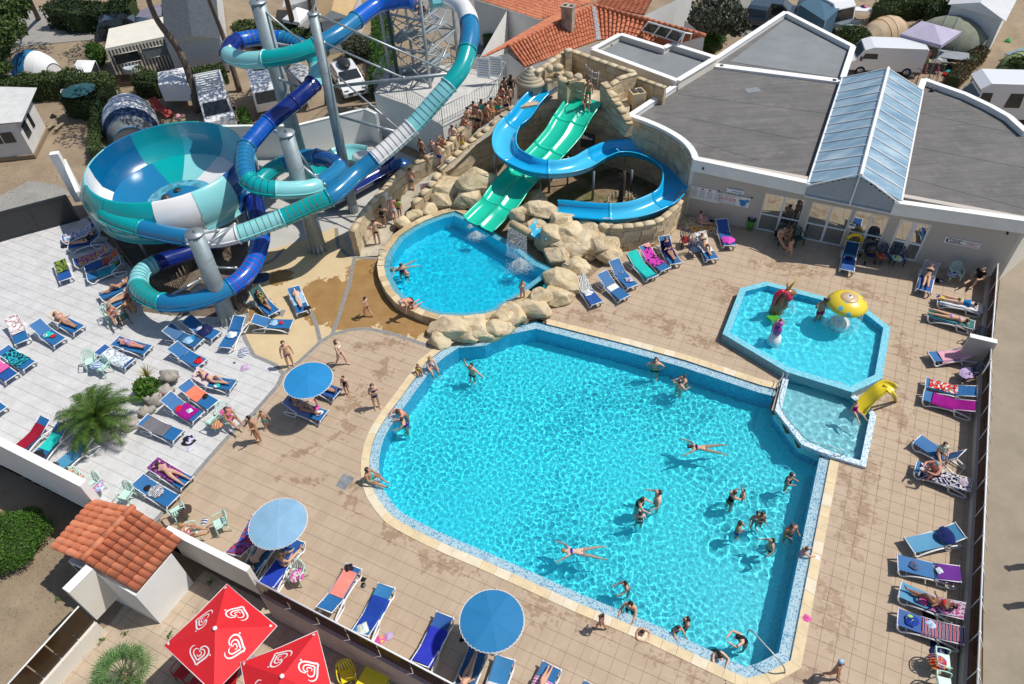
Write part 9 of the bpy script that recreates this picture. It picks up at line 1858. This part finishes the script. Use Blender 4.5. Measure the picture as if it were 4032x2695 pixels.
def bike(k,x,y,rz,mat,label,s=1.):
    e=E('bicycle',G(k,x,y),R(rz),label=label,cat='bicycle'); 
    for X in(-.5,.5): m=MB(); m.tube([(X*s+.3*s*math.cos(i*R(24)),0,.3*s+.3*s*math.sin(i*R(24))) for i in range(15)],.02,5,closed=True); m.obj('wheel',TYRE,e)
    for P in ([(-.5,0,.3),(-.1,0,.3),(.35,0,.7),(-.15,0,.65),(-.1,0,.3)],[(-.5,0,.3),(-.15,0,.65)],[(.5,0,.3),(.32,0,.85)]): m=MB(); m.tube([Vector(p)*s for p in P],.022,5); m.obj('frame',mat,e)
    m=MB(); m.tube([(.32*s,-.25*s,.9*s),(.32*s,.25*s,.9*s)],.015,5); m.obj('handlebar',BLACKP,e); m=MB(); m.ball((-.17*s,0,.75*s),(.13*s,.07*s,.04*s),8); m.obj('saddle',BLACKP,e)
bike('A4',1530,690,70,PINK,'small pink bicycle by the camping table'); bike('A4',1360,740,60,RED,'red bicycle behind the roof parapet by the van'); bike('A4',660,200,-30,BLACKP,'dark bicycle beside the luggage trailer')
for k,x,y,c,l in (('A4',1620,660,(RED,YEL),'red and yellow toy heap by the camping table'),('A4',1640,640,(TURQ,),'turquoise bucket near the pink bicycle'),('A4',1670,590,(LBLUE,),'blue plastic bag beside the trailer'),('A1',1570,1030,(ROSE,),'pink plastic box near the white trailer tent'),('A4',2170,360,(GRN_,),'bright green item hanging in the shade'),('A1',470,1030,(BLK_,),'black grill bag at the cabin steps'),('A4',1310,670,(WHT,),'small white bottle by the van')): heap('cloth_heap',G(k,x,y),.22,c,l,'toy' if 'toy' in l else 'item',seed=x*.1,h=1.)
q=G('A1',1430,970,.3); e=E('camp_lounger',(q.x,q.y,0),R(-40),label='folded-out red camping lounger beside the white tent',cat='camping chair'); m=MB()
for a,b in (((-.9,.9),(-.4,.3)),((-.4,.3),(.3,.35)),((.3,.35),(.9,.1))): m=MB(); m.box(((a[0]+b[0])/2,0,(a[1]+b[1])/2),(math.hypot(b[0]-a[0],b[1]-a[1]),.6,.06),M=Matrix.Rotation(-math.atan2(b[1]-a[1],b[0]-a[0]),3,'Y')); m.obj('cushion',pm('red_cushion',(.42,.06,.05),.8),e)
q=G('A1',1165,620,.5); e=E('water_barrel',(q.x,q.y,0),label='round blue-rimmed tub in front of the striped awning',cat='barrel'); m=MB(); m.lathe([(0,.75),(.5,.78),(.55,.8),(.55,.72),(.5,0)],18); m.obj('tub',pm('pale_tub',(.45,.5,.55),.5),e)
q=G('A1',590,130,0); m=MB(); m.box((0,0,.55),(.7,.5,1.1)); o=m.obj('stone_bollard',pm('concrete_block',(.40,.38,.33),.9,.2,3),label='pale concrete block post by the dark hedge at the top',cat='bollard'); o.location=q
hf=E('fence',G('A1',930,760),label='brown slatted windbreak fence below the awning',cat='fence'); bpy.context.view_layer.update(); a,b=GP('A1',0,(940,780),(1190,760))
for i in range(8): m=MB(); wall(m,[a-hf.location,b-hf.location],.03,.12*i,.12*i+.1); m.obj('slat',pm('brown_slat',(.11,.075,.055),.9,.2),hf)
fn_=E('fence',G('A3',1800,440),label='low wooden rail fence under the bush by the annex',cat='fence'); bpy.context.view_layer.update()
for (x0,y0,x1,y1) in ((1780,460,1830,420),(1820,480,1930,430)): a,b=GP('A3',0,(x0,y0),(x1,y1)); m=MB(); m.tube([a-fn_.location+Vector((0,0,.7)),b-fn_.location+Vector((0,0,.7))],.05,6); m.obj('rail',WOOD,fn_); m=MB(); m.tube([a-fn_.location,a-fn_.location+Vector((0,0,1.))],.05,6); m.obj('post',WOOD,fn_)
# people beyond the right edge whose shadows fall on the lane
for x,y,l in ((2420,840,'person walking on the lane just outside the right edge'),(2420,500,'second person on the lane outside the right edge')): person(MT(G('D4',x,y),180),pose('stand'),1.75,1,'m',('t',NAVY),'d',l)
